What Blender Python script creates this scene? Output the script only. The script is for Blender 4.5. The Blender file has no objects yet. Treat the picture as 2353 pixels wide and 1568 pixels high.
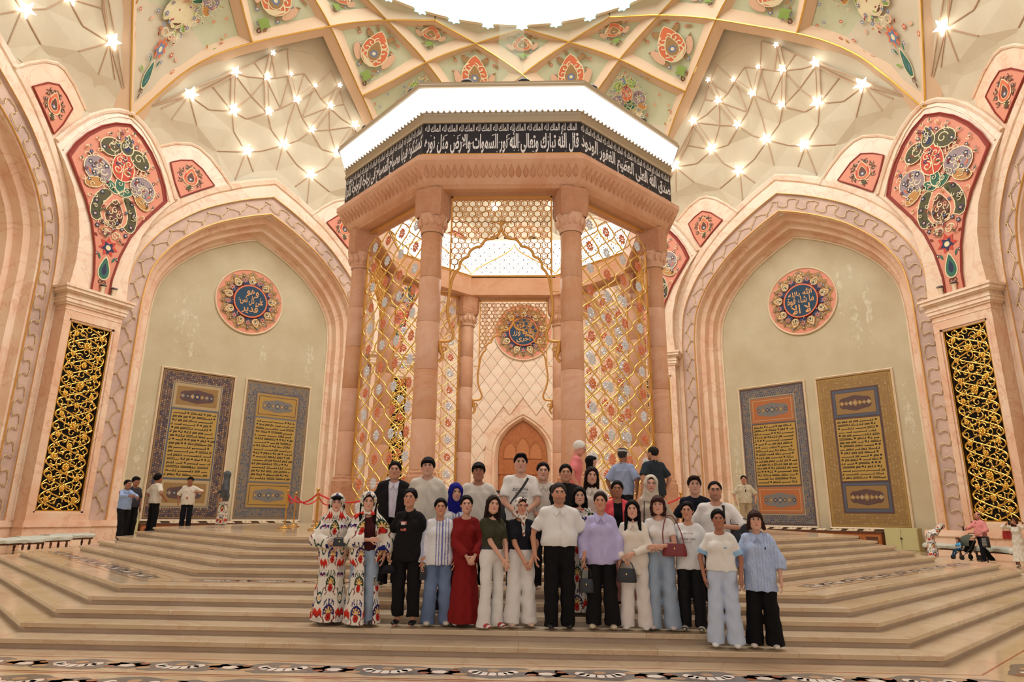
# Octagonal marble hall with a stepped pavilion and a group of visitors on the steps
EXPOSURE = 0.14
LAMP_STAR, LAMP_OCULUS, LAMP_CROWN, LAMP_INNER = 4., 4.6, 2.5, 1.8
DAYLIGHT = .95

import bpy, math, random
import numpy as np
from mathutils import Vector, Matrix, Euler

R = math.radians
sc = bpy.context.scene
COL = sc.collection
D = 21.3807            # depth of the hall's centre, metres in front of the camera
RISE = .1143           # one step

# ------------------------------------------------------------------ camera, light, exposure
def set_camera():
    f, pitch, roll, yaw = 1502.27, R(14.7983), R(.643), R(-2.3042)
    fw = Vector((math.sin(yaw) * math.cos(pitch), math.cos(yaw) * math.cos(pitch), math.sin(pitch)))
    rt = Vector((math.cos(yaw), -math.sin(yaw), 0))
    up = rt.cross(fw)
    r2 = rt * math.cos(roll) + up * math.sin(roll)
    u2 = up * math.cos(roll) - rt * math.sin(roll)
    c = bpy.data.cameras.new('camera')
    c.sensor_width = 36
    c.lens = f / 2353 * 36
    c.clip_start, c.clip_end = .05, 200
    o = bpy.data.objects.new('camera', c)
    COL.objects.link(o)
    m = Matrix((r2, u2, -fw)).transposed().to_4x4()
    m.translation = (1.0054, 0, 1.5874)
    o.matrix_world = m
    sc.camera = o
set_camera()
w = bpy.data.worlds.new('world')
sc.world = w
w.use_nodes = True
w.node_tree.nodes['Background'].inputs[0].default_value = (.93, .96, 1, 1)
w.node_tree.nodes['Background'].inputs[1].default_value = DAYLIGHT
sc.view_settings.view_transform = 'Standard'
sc.view_settings.look = 'None'
sc.view_settings.gamma = 1
sc.view_settings.use_curve_mapping = False
sc.view_settings.exposure = EXPOSURE
try:
    sc.cycles.use_adaptive_sampling = True
    sc.cycles.adaptive_threshold = .12
    sc.cycles.max_bounces = 5
    sc.cycles.diffuse_bounces = 3
    sc.cycles.glossy_bounces = 2
    sc.cycles.transparent_max_bounces = 12
    sc.cycles.sample_clamp_indirect = 6
    sc.cycles.caustics_reflective = False
    sc.cycles.caustics_refractive = False
except Exception:
    pass

def area_light(name, loc, target, size, watts, col, shape='DISK'):
    l = bpy.data.lights.new(name, 'AREA')
    l.shape, l.size, l.energy, l.color = shape, size, watts, col
    o = bpy.data.objects.new(name, l)
    COL.objects.link(o)
    o.location = loc
    o.rotation_euler = (Vector(target) - Vector(loc)).to_track_quat('-Z', 'Y').to_euler()
    return o

# ------------------------------------------------------------------ materials
def lin(c):
    return tuple(((x / 255) / 12.92 if x <= 10 else (((x / 255) + .055) / 1.055) ** 2.4) for x in c)
MATS = {}
def mat(name, c, rough=.55, metal=0., emit=0., c2=None, scale=3., lo=.35, hi=.65, vein=None, vscale=1.2, bump=0., bscale=40., spec=.5, attr=False, trans=0., alpha=1., tone=0., ecol=None, coat=0.):
    """c, c2, vein: sRGB 0-255"""
    m = bpy.data.materials.new(name)
    m.use_nodes = True
    nt = m.node_tree
    N, L = nt.nodes, nt.links
    b = N['Principled BSDF']
    col = lin(c) + (1,)
    b.inputs['Base Color'].default_value = col
    b.inputs['Roughness'].default_value = rough
    b.inputs['Metallic'].default_value = metal
    b.inputs['Specular IOR Level'].default_value = spec
    b.inputs['Coat Weight'].default_value = coat
    if trans: b.inputs['Transmission Weight'].default_value = trans
    b.inputs['Alpha'].default_value = alpha
    if emit:
        b.inputs['Emission Color'].default_value = lin(ecol or c) + (1,)
        b.inputs['Emission Strength'].default_value = emit
    out = None
    co = None
    if c2 or vein or bump:
        co = N.new('ShaderNodeTexCoord').outputs['Object']
    if attr:
        a = N.new('ShaderNodeAttribute')
        a.attribute_name = 'Col'
        out = a.outputs['Color']
    if c2:
        n = N.new('ShaderNodeTexNoise')
        n.inputs['Scale'].default_value = scale
        n.inputs['Detail'].default_value = 5
        n.inputs['Roughness'].default_value = .62
        L.new(co, n.inputs['Vector'])
        r = N.new('ShaderNodeValToRGB')
        r.color_ramp.elements[0].position, r.color_ramp.elements[1].position = lo, hi
        r.color_ramp.elements[0].color, r.color_ramp.elements[1].color = col, lin(c2) + (1,)
        L.new(n.outputs['Fac'], r.inputs['Fac'])
        out = r.outputs['Color']
    if vein:
        n = N.new('ShaderNodeTexNoise')
        n.inputs['Scale'].default_value = vscale
        n.inputs['Detail'].default_value = 6
        n.inputs['Roughness'].default_value = .55
        n.inputs['Distortion'].default_value = 1.3
        L.new(co, n.inputs['Vector'])
        r = N.new('ShaderNodeValToRGB')
        e = r.color_ramp.elements
        e[0].position, e[1].position = .475, .5
        e[0].color, e[1].color = (0, 0, 0, 1), (1, 1, 1, 1)
        k = r.color_ramp.elements.new(.53)
        k.color = (0, 0, 0, 1)
        L.new(n.outputs['Fac'], r.inputs['Fac'])
        mu = N.new('ShaderNodeMath')
        mu.operation = 'MULTIPLY'
        mu.inputs[1].default_value = .45
        L.new(r.outputs['Color'], mu.inputs[0])
        mx = N.new('ShaderNodeMix')
        mx.data_type = 'RGBA'
        L.new(mu.outputs[0], mx.inputs[0])
        if out: L.new(out, mx.inputs[6])
        else: mx.inputs[6].default_value = col
        mx.inputs[7].default_value = lin(vein) + (1,)
        out = mx.outputs[2]
    if tone:       # every piece (object) a slightly different tone of the stone
        oi = N.new('ShaderNodeObjectInfo')
        mr = N.new('ShaderNodeMapRange')
        mr.inputs[3].default_value, mr.inputs[4].default_value = 1 - tone, 1 + tone
        L.new(oi.outputs['Random'], mr.inputs[0])
        hs = N.new('ShaderNodeHueSaturation')
        L.new(mr.outputs[0], hs.inputs['Value'])
        mr2 = N.new('ShaderNodeMapRange')
        mr2.inputs[3].default_value, mr2.inputs[4].default_value = 1 + tone * 1.2, 1 - tone * 1.2
        L.new(oi.outputs['Random'], mr2.inputs[0])
        L.new(mr2.outputs[0], hs.inputs['Saturation'])
        if out: L.new(out, hs.inputs['Color'])
        else: hs.inputs['Color'].default_value = col
        out = hs.outputs['Color']
    if out: L.new(out, b.inputs['Base Color'])
    if bump:
        n = N.new('ShaderNodeTexNoise')
        n.inputs['Scale'].default_value = bscale
        n.inputs['Detail'].default_value = 4
        L.new(co, n.inputs['Vector'])
        bp = N.new('ShaderNodeBump')
        bp.inputs['Strength'].default_value = bump
        bp.inputs['Distance'].default_value = .05
        L.new(n.outputs['Fac'], bp.inputs['Height'])
        L.new(bp.outputs[0], b.inputs['Normal'])
    if name in ('lamp_white', 'lamp_cyan'): m.cycles.emission_sampling = 'NONE'
    MATS[name] = m
    return m
def MT(n):
    return MATS[n]

mat('marble', (246, 216, 186), .3, c2=(236, 188, 154), scale=.55, lo=.38, hi=.68, vein=(214, 150, 116), vscale=.5, spec=.4, tone=.03)
mat('marble_light', (248, 226, 198), .3, c2=(244, 210, 178), scale=.8, vein=(225, 165, 130), vscale=.6, tone=.05)
mat('marble_deep', (234, 186, 150), .32, c2=(220, 160, 122), scale=.8, lo=.35, hi=.7, vein=(240, 195, 165), vscale=.7, tone=.08)
mat('column_marble', (236, 188, 152), .3, c2=(218, 156, 118), scale=.9, lo=.35, hi=.75, vein=(240, 200, 170), vscale=.6, tone=.09)
mat('carved_marble', (222, 168, 130), .5, c2=(208, 148, 110), scale=2, bump=.9, bscale=9)
mat('rough_band', (222, 190, 168), .75, c2=(196, 166, 150), scale=.7, lo=.4, hi=.7, bump=.5, bscale=5)
mat('plaster', (206, 192, 158), .8, c2=(195, 178, 142), scale=.5, lo=.35, hi=.65, bump=.1, bscale=3)
mat('plaster_wet', (218, 208, 176), .8, c2=(200, 188, 156), scale=3.5, lo=.42, hi=.58)
mat('frame_cream', (236, 214, 178), .45)
mat('vault_cream', (222, 209, 180), .5, c2=(213, 197, 166), scale=.3, tone=.03)
mat('vault_line', (206, 172, 140), .6)
mat('rib', (232, 198, 160), .55)
mat('coffer_green', (206, 210, 170), .6, c2=(214, 212, 176), scale=2)
mat('coffer_plain', (220, 206, 170), .6)
mat('gold', (236, 190, 92), .28, metal=1., spec=.5)
mat('gold_bright', (246, 208, 112), .22, metal=1.)
mat('gold_soft', (226, 172, 92), .4, metal=.6)
mat('brass', (206, 160, 86), .25, metal=1.)
mat('bronze_rope', (226, 196, 142), .4, metal=.3)
mat('black', (14, 13, 12), .5)
mat('step_stone', (212, 190, 158), .16, c2=(200, 176, 142), scale=1.2, vein=(190, 150, 118), vscale=.8, tone=.05, spec=.5)
mat('riser_stone', (202, 178, 152), .25, c2=(190, 164, 136), scale=1.5, tone=.03)
mat('floor_stone', (208, 184, 150), .1, c2=(196, 168, 134), scale=.6, vein=(184, 144, 110), vscale=.5)
mat('inlay_red', (160, 92, 66), .2)
mat('inlay_grey', (124, 118, 112), .2, c2=(104, 98, 94), scale=3)
mat('inlay_white', (232, 222, 206), .2)
mat('inlay_tan', (186, 148, 112), .2)
mat('wood', (186, 112, 58), .45, c2=(166, 94, 46), scale=6)
mat('wood_carved', (196, 122, 68), .5, bump=.9, bscale=14)
mat('dark_wood', (92, 52, 32), .45)
mat('lamp_white', (255, 252, 245), .4, emit=LAMP_STAR)
mat('lamp_oculus', (251, 252, 255), .5, emit=LAMP_OCULUS)
mat('lamp_cyan', (150, 226, 240), .4, emit=2.2)
mat('lamp_crown', (250, 251, 255), .5, emit=LAMP_CROWN)
mat('lamp_inner', (255, 250, 236), .5, emit=LAMP_INNER)
mat('grey_metal', (150, 148, 148), .35, metal=.7)
mat('navy', (22, 22, 34), .55)
mat('white_letter', (245, 245, 242), .5)
mat('tube_glass', (205, 215, 190), .05, alpha=.16, spec=.8)
mat('crystal', (228, 236, 240), .05, spec=1., coat=1.)
mat('amber', (222, 92, 40), .12, spec=1., coat=1., c2=(240, 140, 70), scale=14)
mat('bead', (255, 240, 205), .1, spec=1., coat=1.)
mat('rope_red', (214, 26, 38), .7)
mat('sheet', (206, 206, 188), .8, c2=(190, 192, 176), scale=3)
mat('spot_body', (34, 34, 36), .4)
for n, c in dict(p_pink=(228, 148, 118), p_darkred=(146, 50, 32), p_red=(206, 74, 52), p_cream=(238, 222, 176), p_olive=(86, 80, 44), p_green=(56, 110, 86), p_lime=(150, 178, 88), p_navy=(44, 48, 80),
                 p_lilac=(158, 138, 138), p_ochre=(196, 140, 74), p_brown=(106, 62, 40), p_orange=(222, 118, 76), p_blue=(112, 130, 160), p_peach=(232, 186, 150), p_tan=(168, 130, 82), p_teal=(28, 62, 84),
                 c_blue=(82, 92, 106), c_gold=(176, 138, 66), c_field=(184, 148, 72), c_rust=(178, 104, 54), c_brown=(92, 66, 60), c_black=(22, 16, 12), c_tan=(150, 116, 66), c_light=(182, 156, 112), c_slate=(122, 116, 108)).items():
    mat(n, c, .65)

# ------------------------------------------------------------------ mesh collecting
class G:
    def __init__(s):
        s.v, s.f, s.m = [], [], []
    def add(s, v, f, m=0):
        k = len(s.v)
        s.v += [tuple(map(float, p)) for p in v]
        for q in f:
            s.f.append([i + k for i in q])
            s.m.append(m)
    def ngon(s, pts, m=0):
        s.add(pts, [list(range(len(pts)))], m)
    def loft(s, curves, m=0, closed=False, flip=False):
        n = len(curves[0])
        v = [p for c in curves for p in c]
        f = []
        for a in range(len(curves) - 1):
            for i in range(n if closed else n - 1):
                j = (i + 1) % n
                q = [a * n + i, a * n + j, (a + 1) * n + j, (a + 1) * n + i]
                f.append(q[::-1] if flip else q)
        s.add(v, f, m)
    def box(s, x0, x1, y0, y1, z0, z1, m=0):
        v = [(x, y, z) for z in (z0, z1) for y in (y0, y1) for x in (x0, x1)]
        s.add(v, [(0, 2, 3, 1), (4, 5, 7, 6), (0, 1, 5, 4), (2, 6, 7, 3), (0, 4, 6, 2), (1, 3, 7, 5)], m)
    def plate(s, out, y0, y1, m=0, mside=None):
        """outline [(u, z)], inner face at y0 (towards the hall), outer at y1"""
        n = len(out)
        v = [(u, y0, z) for u, z in out] + [(u, y1, z) for u, z in out]
        s.add(v, [list(range(n))], m)
        s.add(v, [list(range(2 * n - 1, n - 1, -1))], m)
        s.add(v, [(i, n + i, n + (i + 1) % n, (i + 1) % n) for i in range(n)], m if mside is None else mside)
    def tube(s, pts, r, n=6, m=0, closed=False, cap=True):
        P = [Vector(p) for p in pts]
        rs = r if isinstance(r, (list, tuple)) else [r] * len(P)
        rings = []
        up = None
        for i, p in enumerate(P):
            if closed: t = P[(i + 1) % len(P)] - P[i - 1]
            else: t = P[min(i + 1, len(P) - 1)] - P[max(i - 1, 0)]
            if t.length < 1e-9: t = Vector((0, 0, 1))
            t.normalize()
            if up is None:
                up = Vector((0, 0, 1)) if abs(t.z) < .9 else Vector((1, 0, 0))
            a = t.cross(up)
            if a.length < 1e-6: a = t.orthogonal()
            a.normalize()
            b = a.cross(t)
            up = b
            rings.append([p + (a * math.cos(k * 2 * math.pi / n) + b * math.sin(k * 2 * math.pi / n)) * rs[i] for k in range(n)])
        if closed: rings.append(rings[0])
        s.loft(rings, m, closed=True, flip=True)
        if cap and not closed:
            s.ngon(rings[0], m)
            s.ngon(rings[-1][::-1], m)
    def lathe(s, prof, c=(0, 0), n=16, m=0, rot=0.):
        rings = [[(c[0] + r * math.cos(rot + k * 2 * math.pi / n), c[1] + r * math.sin(rot + k * 2 * math.pi / n), z) for k in range(n)] for r, z in prof]
        s.loft(rings, m, closed=True)
    def ball(s, c, r, nu=8, nv=5, m=0, sq=(1, 1, 1)):
        v = [(c[0], c[1], c[2] - r * sq[2])]
        for a in range(1, nv):
            t = -math.pi / 2 + math.pi * a / nv
            for k in range(nu):
                p = 2 * math.pi * k / nu
                v.append((c[0] + r * sq[0] * math.cos(t) * math.cos(p), c[1] + r * sq[1] * math.cos(t) * math.sin(p), c[2] + r * sq[2] * math.sin(t)))
        v.append((c[0], c[1], c[2] + r * sq[2]))
        f = []
        for k in range(nu):
            j = (k + 1) % nu
            f.append((0, 1 + j, 1 + k))
            for a in range(nv - 2):
                o = 1 + a * nu
                f.append((o + k, o + j, o + nu + j, o + nu + k))
            o = 1 + (nv - 2) * nu
            f.append((o + k, o + j, len(v) - 1))
        s.add(v, f, m)
    def mesh(s, name, mats, smooth=None):
        me = bpy.data.meshes.new(name)
        me.from_pydata(s.v, [], s.f)
        for q in mats: me.materials.append(MATS[q] if isinstance(q, str) else q)
        if len(mats) > 1: me.polygons.foreach_set('material_index', s.m)
        if smooth is not None:
            me.polygons.foreach_set('use_smooth', [True] * len(me.polygons))
            if smooth < 180: me.set_sharp_from_angle(angle=R(smooth))
        me.update()
        return me

def link(name, data, parent=None, loc=(0, 0, 0), rz=0.):
    o = bpy.data.objects.new(name, data)
    COL.objects.link(o)
    o.location = loc
    o.rotation_euler = (0, 0, rz)
    if parent: o.parent = parent
    return o
def tag(o, label=None, cat=None, group=None, kind=None):
    if label: o['label'] = label
    if cat: o['category'] = cat
    if group: o['group'] = group
    if kind: o['kind'] = kind
    return o
def obj(name, g, mats, parent=None, smooth=None, loc=(0, 0, 0), rz=0.):
    if isinstance(mats, str): mats = [mats]
    return link(name, g.mesh(name, mats, smooth), parent, loc, rz)
def empty(name, loc=(0, 0, 0), rz=0.):
    o = link(name, None, None, loc, rz)
    o.empty_display_size = .2
    return o
def copy_tree(o, parent=None):
    c = o.copy()
    COL.objects.link(c)
    c.parent = parent
    for ch in list(o.children): copy_tree(ch, c)
    return c
def pol(r, a, z):
    a = R(a)
    return Vector((r * math.cos(a), r * math.sin(a), z))
CEN = (0, D, 0)
T22 = math.tan(R(22.5))

def catmull(pts, n):
    P = [np.array(p, float) for p in pts]
    out = []
    for i in range(len(P) - 1):
        a, b, c, d = P[max(i - 1, 0)], P[i], P[i + 1], P[min(i + 2, len(P) - 1)]
        for k in range(n):
            t = k / n
            out.append(.5 * ((2 * b) + (-a + c) * t + (2 * a - 5 * b + 4 * c - d) * t * t + (-a + 3 * b - 3 * c + d) * t ** 3))
    out.append(P[-1])
    return out

# ------------------------------------------------------------------ Arabic lettering (presentation forms, written right to left)
AR = {}
def _ar():
    dual = {'ب': 0xFE8F, 'ت': 0xFE95, 'ث': 0xFE99, 'ج': 0xFE9D, 'ح': 0xFEA1, 'خ': 0xFEA5, 'س': 0xFEB1, 'ش': 0xFEB5, 'ص': 0xFEB9, 'ض': 0xFEBD, 'ط': 0xFEC1, 'ظ': 0xFEC5, 'ع': 0xFEC9, 'غ': 0xFECD,
            'ف': 0xFED1, 'ق': 0xFED5, 'ك': 0xFED9, 'ل': 0xFEDD, 'م': 0xFEE1, 'ن': 0xFEE5, 'ه': 0xFEE9, 'ي': 0xFEF1}
    for k, b in dual.items(): AR[k] = (b, b + 1, b + 2, b + 3)
    for k, b in {'ا': 0xFE8D, 'أ': 0xFE83, 'د': 0xFEA9, 'ذ': 0xFEAB, 'ر': 0xFEAD, 'ز': 0xFEAF, 'و': 0xFEED, 'ى': 0xFEEF, 'ة': 0xFE93}.items(): AR[k] = (b, b + 1, None, None)
    AR['ء'] = (0xFE80, None, None, None)
_ar()
def arabic(s):
    out = []
    for wd in s.split(' '):
        if wd == 'الله':
            out.append('\ufdf2')
            continue
        wd = wd.replace('لا', '\u0001').replace('لأ', '\u0001')
        r = ''
        for i, ch in enumerate(wd):
            def joins(c): return c in AR and AR[c][2] is not None
            prev = i > 0 and joins(wd[i - 1])
            if ch == '\u0001':
                r += chr(0xFEFC if prev else 0xFEFB)
                continue
            if ch not in AR: continue
            nxt = joins(ch) and i + 1 < len(wd) and (wd[i + 1] in AR and AR[wd[i + 1]][1] is not None or wd[i + 1] == '\u0001')
            iso, fin, ini, med = AR[ch]
            q = med if prev and nxt else fin if prev and fin else ini if nxt else iso
            r += chr(q)
        out.append(r[::-1])
    return ' '.join(out[::-1])
TEXTS = {}
def text_mesh(s, bold=0., res=2):
    """flat lettering -> vertices (x, y) scaled to unit height box and faces"""
    key = (s, bold)
    if key not in TEXTS:
        c = bpy.data.curves.new('lettering', 'FONT')
        c.body = s
        c.resolution_u = res
        c.offset = bold
        o = bpy.data.objects.new('lettering', c)
        COL.objects.link(o)
        me = bpy.data.meshes.new_from_object(o.evaluated_get(bpy.context.evaluated_depsgraph_get()))
        v = np.array([q.co[:2] for q in me.vertices]) if len(me.vertices) else np.zeros((1, 2))
        f = [list(p.vertices) for p in me.polygons]
        bpy.data.objects.remove(o)
        bpy.data.curves.remove(c)
        bpy.data.meshes.remove(me)
        lo, hi = v.min(0), v.max(0)
        TEXTS[key] = ((v - lo) / np.maximum(hi - lo, 1e-6), f, (hi - lo))
    return TEXTS[key]
def put_text(g, s, x0, x1, z0, z1, y, m=0, bold=0., y_back=None, xmap=None):
    v, f, sz = text_mesh(s, bold)
    pts = [(x0 + a * (x1 - x0), y, z0 + b * (z1 - z0)) for a, b in v]
    if xmap: pts = [xmap(p) for p in pts]
    g.add(pts, f, m)

# ------------------------------------------------------------------ hall: eight bays round (0, D); local x along the wall, y outwards
FG = catmull([(1, 0), (.994, .12), (.958, .316), (.85, .492), (.727, .616), (.53, .764), (.25, .905), (0, 1)], 4)
def archc(w, zs, za, H, z0=0., k=1.):
    up = [(w * f, zs + (za - zs) * g) for f, g in FG]
    left = [(-w, z0), (-w, z0 + (zs - z0) * .35), (-w, z0 + (zs - z0) * .7)] + [(-u, z) for u, z in up]
    return [(u, H, z) for u, z in left + [(-u, z) for u, z in left[-2::-1]]]
BAYS = {'back': 90, 'back_left': 135, 'back_right': 45, 'left': 180, 'right': 0, 'front_left': 225, 'front_right': 315, 'front': 270}
VERT = {'left_rear': 157.5, 'right_rear': 22.5, 'back_left': 112.5, 'back_right': 67.5, 'left_front': 202.5, 'right_front': 337.5, 'front_left': 247.5, 'front_right': 292.5}
HP = 24.13
PROFILE = [(8.3, 12.0, 22.15, 22.2), (7.95, 12, 21.95, 22.0), (7.62, 12, 21.68, 22.05), (7.56, 12, 21.62, 22.16), (7.5, 12, 21.55, 22.08), (7.2, 12, 20.78, 22.12), (7.16, 12, 20.72, 22.26), (6.42, 12, 19.72, 22.3), (6.36, 12, 19.64, 22.22),
           (6.28, 12, 19.55, 22.3), (6.26, 12, 19.5, 22.75), (6.1, 12, 19.32, 22.85), (6.02, 12, 19.22, 22.9), (6.0, 12, 19.18, 23.35), (5.74, 12, 18.86, 23.42), (5.7, 12, 18.8, 23.92), (5.56, 12, 18.62, 23.98), (5.5, 12, 18.5, HP)]
def bay_meshes():
    P = [archc(w, zs, za, H) for w, zs, za, H in PROFILE]
    out = {}
    g = G(); g.loft(P[0:6], 0)
    out['outer_moulding'] = g.mesh('outer_moulding', ['marble_light'], 35)
    g = G(); g.loft(P[5:8], 0)
    out['stone_band'] = g.mesh('stone_band', ['rough_band'], 35)
    g = G(); g.loft(P[7:], 0)
    out['inner_moulding'] = g.mesh('inner_moulding', ['marble'], 35)
    # gilt edges of the band
    g = G()
    g.tube([(a, b - .02, c) for a, b, c in P[8]], .035, 5)
    g.tube([(a, b - .02, c) for a, b, c in P[5]], .022, 5)
    out['gilt_edge'] = g.mesh('gilt_edge', ['gold_soft'], 60)
    # rope vine that winds along the band
    mid = archc(6.79, 12, 20.22, 22.22, z0=1.3)
    pts = [Vector(p) for p in mid]
    L = [0]
    for a, b in zip(pts, pts[1:]): L.append(L[-1] + (b - a).length)
    tot = L[-1]
    per = 36
    vine = []
    m = per * 34
    for i in range(m + 1):
        sl = tot * i / m
        def at(sv):
            k = max(j for j in range(len(L)) if L[j] <= sv + 1e-9)
            k = min(k, len(pts) - 2)
            return pts[k].lerp(pts[k + 1], (sv - L[k]) / max(L[k + 1] - L[k], 1e-9))
        p = at(sl)
        d = (at(min(sl + .4, tot)) - at(max(sl - .4, 0))).normalized()
        nr = Vector((d.z, 0, -d.x))
        q = (sl / tot - .5) * per * 2 * math.pi
        lat = .27 * math.sin(q) + .022 * math.sin(9 * q)
        lon = (.17 * math.sin(2 * q + .35) + .018 * math.cos(9 * q)) * (1 if sl < tot / 2 else -1)
        vine.append(p + nr * lat + d * lon)
    g = G(); g.tube(vine, .023, 5)
    out['rope_vine'] = g.mesh('rope_vine', ['bronze_rope'], 80)
    # infill of the arch
    arc = [(u, z) for u, _, z in archc(5.52, 12, 18.52, HP)]
    g = G(); g.plate(arc, HP, HP + .25)
    out['plaster_panel'] = g.mesh('plaster_panel', ['plaster'])
    g = G(); g.loft([archc(5.52, 12, 18.52, HP + .12), archc(1.9, 5.2, 8.1, HP + .12)])
    out['tile_backing'] = g.mesh('tile_backing', ['marble'])
    g = G(); g.tube([(a, b - .03, c) for a, b, c in archc(5.47, 12, 18.46, HP)], .06, 6)
    out['panel_bead'] = g.mesh('panel_bead', ['frame_cream'], 60)
    # plinth of the jambs
    g = G()
    for s in (-1, 1):
        for (a, b, y0, z0, z1) in ((5.45, 7.5, 21.98, 0, .78), (5.45, 7.5, 21.92, .78, .86), (5.45, 7.5, 21.98, .86, .98), (5.45, 7.5, 22.04, .98, 1.06)):
            x0, x1 = sorted((s * a, s * b))
            g.box(x0, x1, y0, 24.2, z0, z1)
    out['jamb_plinth'] = g.mesh('jamb_plinth', ['marble'])
    # the two small hooded panels over the haunches
    for s in (-1, 1):
        o = [(3.3, 20.2), (3.75, 20.75), (4.4, 21.35), (5.0, 21.62), (5.7, 21.4), (6.5, 20.9), (6.3, 20.3), (5.6, 18.5), (5.2, 18.6), (4.3, 19.45)]
        hood = [(2.55, 20.35), (3.2, 21.1), (4.0, 21.85), (4.7, 22.25), (5.2, 22.3), (6.0, 22.0), (7.0, 21.3), (6.6, 19.8), (5.7, 18.2), (4.8, 18.7), (3.6, 19.75)]
        p = [(3.62, 20.18), (4.4, 20.95), (5.0, 21.28), (5.6, 21.05), (6.1, 20.72), (5.72, 19.6), (5.32, 18.82), (4.5, 19.5)]
        g = G()
        g.plate([(s * a, z) for a, z in hood], 22.06, 23.2)
        g.tube([(s * a, 22.05, z) for a, z in hood[:7]], .09, 6)
        out['panel_hood%d' % s] = g.mesh('panel_hood', ['marble_light'], 40)
        g = G(); g.plate([(s * a, z) for a, z in p], 21.98, 22.1)
        g.tube([(s * a, 21.98, z) for a, z in p], .05, 5, 1, closed=True)
        out['corner_panel%d' % s] = g.mesh('corner_panel', ['p_pink', 'p_darkred'])
        g = G(); corner_ornament(g, s * 4.95, 20.05, 21.965, s)
        out['corner_paint%d' % s] = g.mesh('painted_ornament', PAINT)
    return out

# ------------------------------------------------------------------ painted ornament: flat shapes on a plane given by a mapping
PAINT = ['p_pink', 'p_darkred', 'p_red', 'p_cream', 'p_olive', 'p_green', 'p_lime', 'p_navy', 'p_lilac', 'p_ochre', 'p_brown', 'p_orange', 'p_blue', 'p_peach', 'p_tan', 'p_teal', 'gold_soft']
PI_ = {n[2:]: i for i, n in enumerate(PAINT[:-1])}
PI_['gold'] = 16
class Orn:
    """collects flat shapes in (s, t) and maps them through f(s, t, lift) -> 3D"""
    def __init__(s, g, f):
        s.g, s.f, s.k, s.hold = g, f, 0, False
        s.st = .0006
    def poly(s, pts, c):
        s.k += 0 if s.hold else 1
        s.g.ngon([s.f(a, b, .004 + s.st * s.k) for a, b in pts], PI_[c])
    def ell(s, x, y, rx, ry, c, rot=0, n=14):
        ca, sa = math.cos(rot), math.sin(rot)
        s.poly([(x + rx * math.cos(q) * ca - ry * math.sin(q) * sa, y + rx * math.cos(q) * sa + ry * math.sin(q) * ca) for q in [2 * math.pi * i / n for i in range(n)]], c)
    def flower(s, x, y, r, c, c2, n=6, rot=0.):
        s.poly([(x + r * (1 if i % 2 else .58) * math.cos(rot + math.pi * i / n), y + r * (1 if i % 2 else .58) * math.sin(rot + math.pi * i / n)) for i in range(2 * n)], c)
        h = s.hold
        s.k += 1 if h else 0
        s.ell(x, y, r * .38, r * .38, c2, n=8)
        s.k -= 1 if h else 0
    def leaf(s, x, y, l, w, a, c):
        pts = []
        for i in range(7):
            t = i / 6
            pts.append((t * l, w * math.sin(math.pi * t) * (1 - .3 * t)))
        pts += [(p, -q) for p, q in pts[-2:0:-1]]
        ca, sa = math.cos(a), math.sin(a)
        s.poly([(x + p * ca - q * sa, y + p * sa + q * ca) for p, q in pts], c)
    def drop(s, x, y, l, w, a, c, pointed=1.):
        pts = []
        for i in range(16):
            q = 2 * math.pi * i / 16
            r = 1 + .45 * pointed * max(0, math.cos(q)) ** 6
            pts.append((l * .5 * math.cos(q) * r, w * .5 * math.sin(q) * (1 - .18 * math.cos(q))))
        ca, sa = math.cos(a), math.sin(a)
        s.poly([(x + p * ca - q * sa, y + p * sa + q * ca) for p, q in pts], c)
    def line(s, pts, wd, c):
        s.k += 0 if s.hold else 1
        P = [np.array(p, float) for p in pts]
        A, B = [], []
        for i, p in enumerate(P):
            t = P[min(i + 1, len(P) - 1)] - P[max(i - 1, 0)]
            t = t / (np.linalg.norm(t) + 1e-9)
            n = np.array((-t[1], t[0])) * wd / 2
            A.append(s.f(*(p + n), .004 + s.st * s.k))
            B.append(s.f(*(p - n), .004 + s.st * s.k))
        s.g.loft([A, B], PI_[c])
    def curl(s, x, y, r, a, turns, wd, c, hand=1):
        pts = []
        for i in range(15):
            t = i / 14
            q = a + hand * turns * 2 * math.pi * t
            rr = r * (1 - .8 * t)
            pts.append((x + rr * math.cos(q), y + rr * math.sin(q)))
        s.line(pts, wd, c)

def corner_ornament(g, cx, cz, y, side):
    o = Orn(g, lambda a, b, l: (cx + side * a, y - l, cz + b))
    rnd = random.Random(5)
    for q in range(9):
        a = -.5 + 4.2 * q / 8
        x, z = .55 * math.cos(a) + .02, .62 * math.sin(a) + .12
        o.curl(x, z, .16, a, .9, .035, 'olive', 1 if q % 2 else -1)
        o.flower(x, z, .085, 'navy' if q % 2 else 'brown', 'cream', 5, a)
        o.leaf(x, z, .2, .045, a + 1.2, 'brown')
    o.drop(0, .1, .95, .82, math.pi / 2, 'cream')
    o.drop(0, .1, .87, .74, math.pi / 2, 'orange')
    o.drop(0, .08, .58, .44, math.pi / 2, 'cream')
    o.drop(0, .08, .52, .4, math.pi / 2, 'brown')
    o.flower(0, .0, .13, 'blue', 'cream', 5)
    for s in (-1, 1):
        o.leaf(s * .3, -.05, .4, .07, math.pi / 2, 'red')
        o.curl(s * .13, -.5, .12, 0, 1, .04, 'cream', s)
        o.leaf(s * .1, -.5, .2, .06, -1.2 * s - .2, 'olive')
    o.ell(0, -.52, .09, .14, 'olive')
    o.leaf(0, -.62, .16, .05, -math.pi / 2, 'brown')

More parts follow.
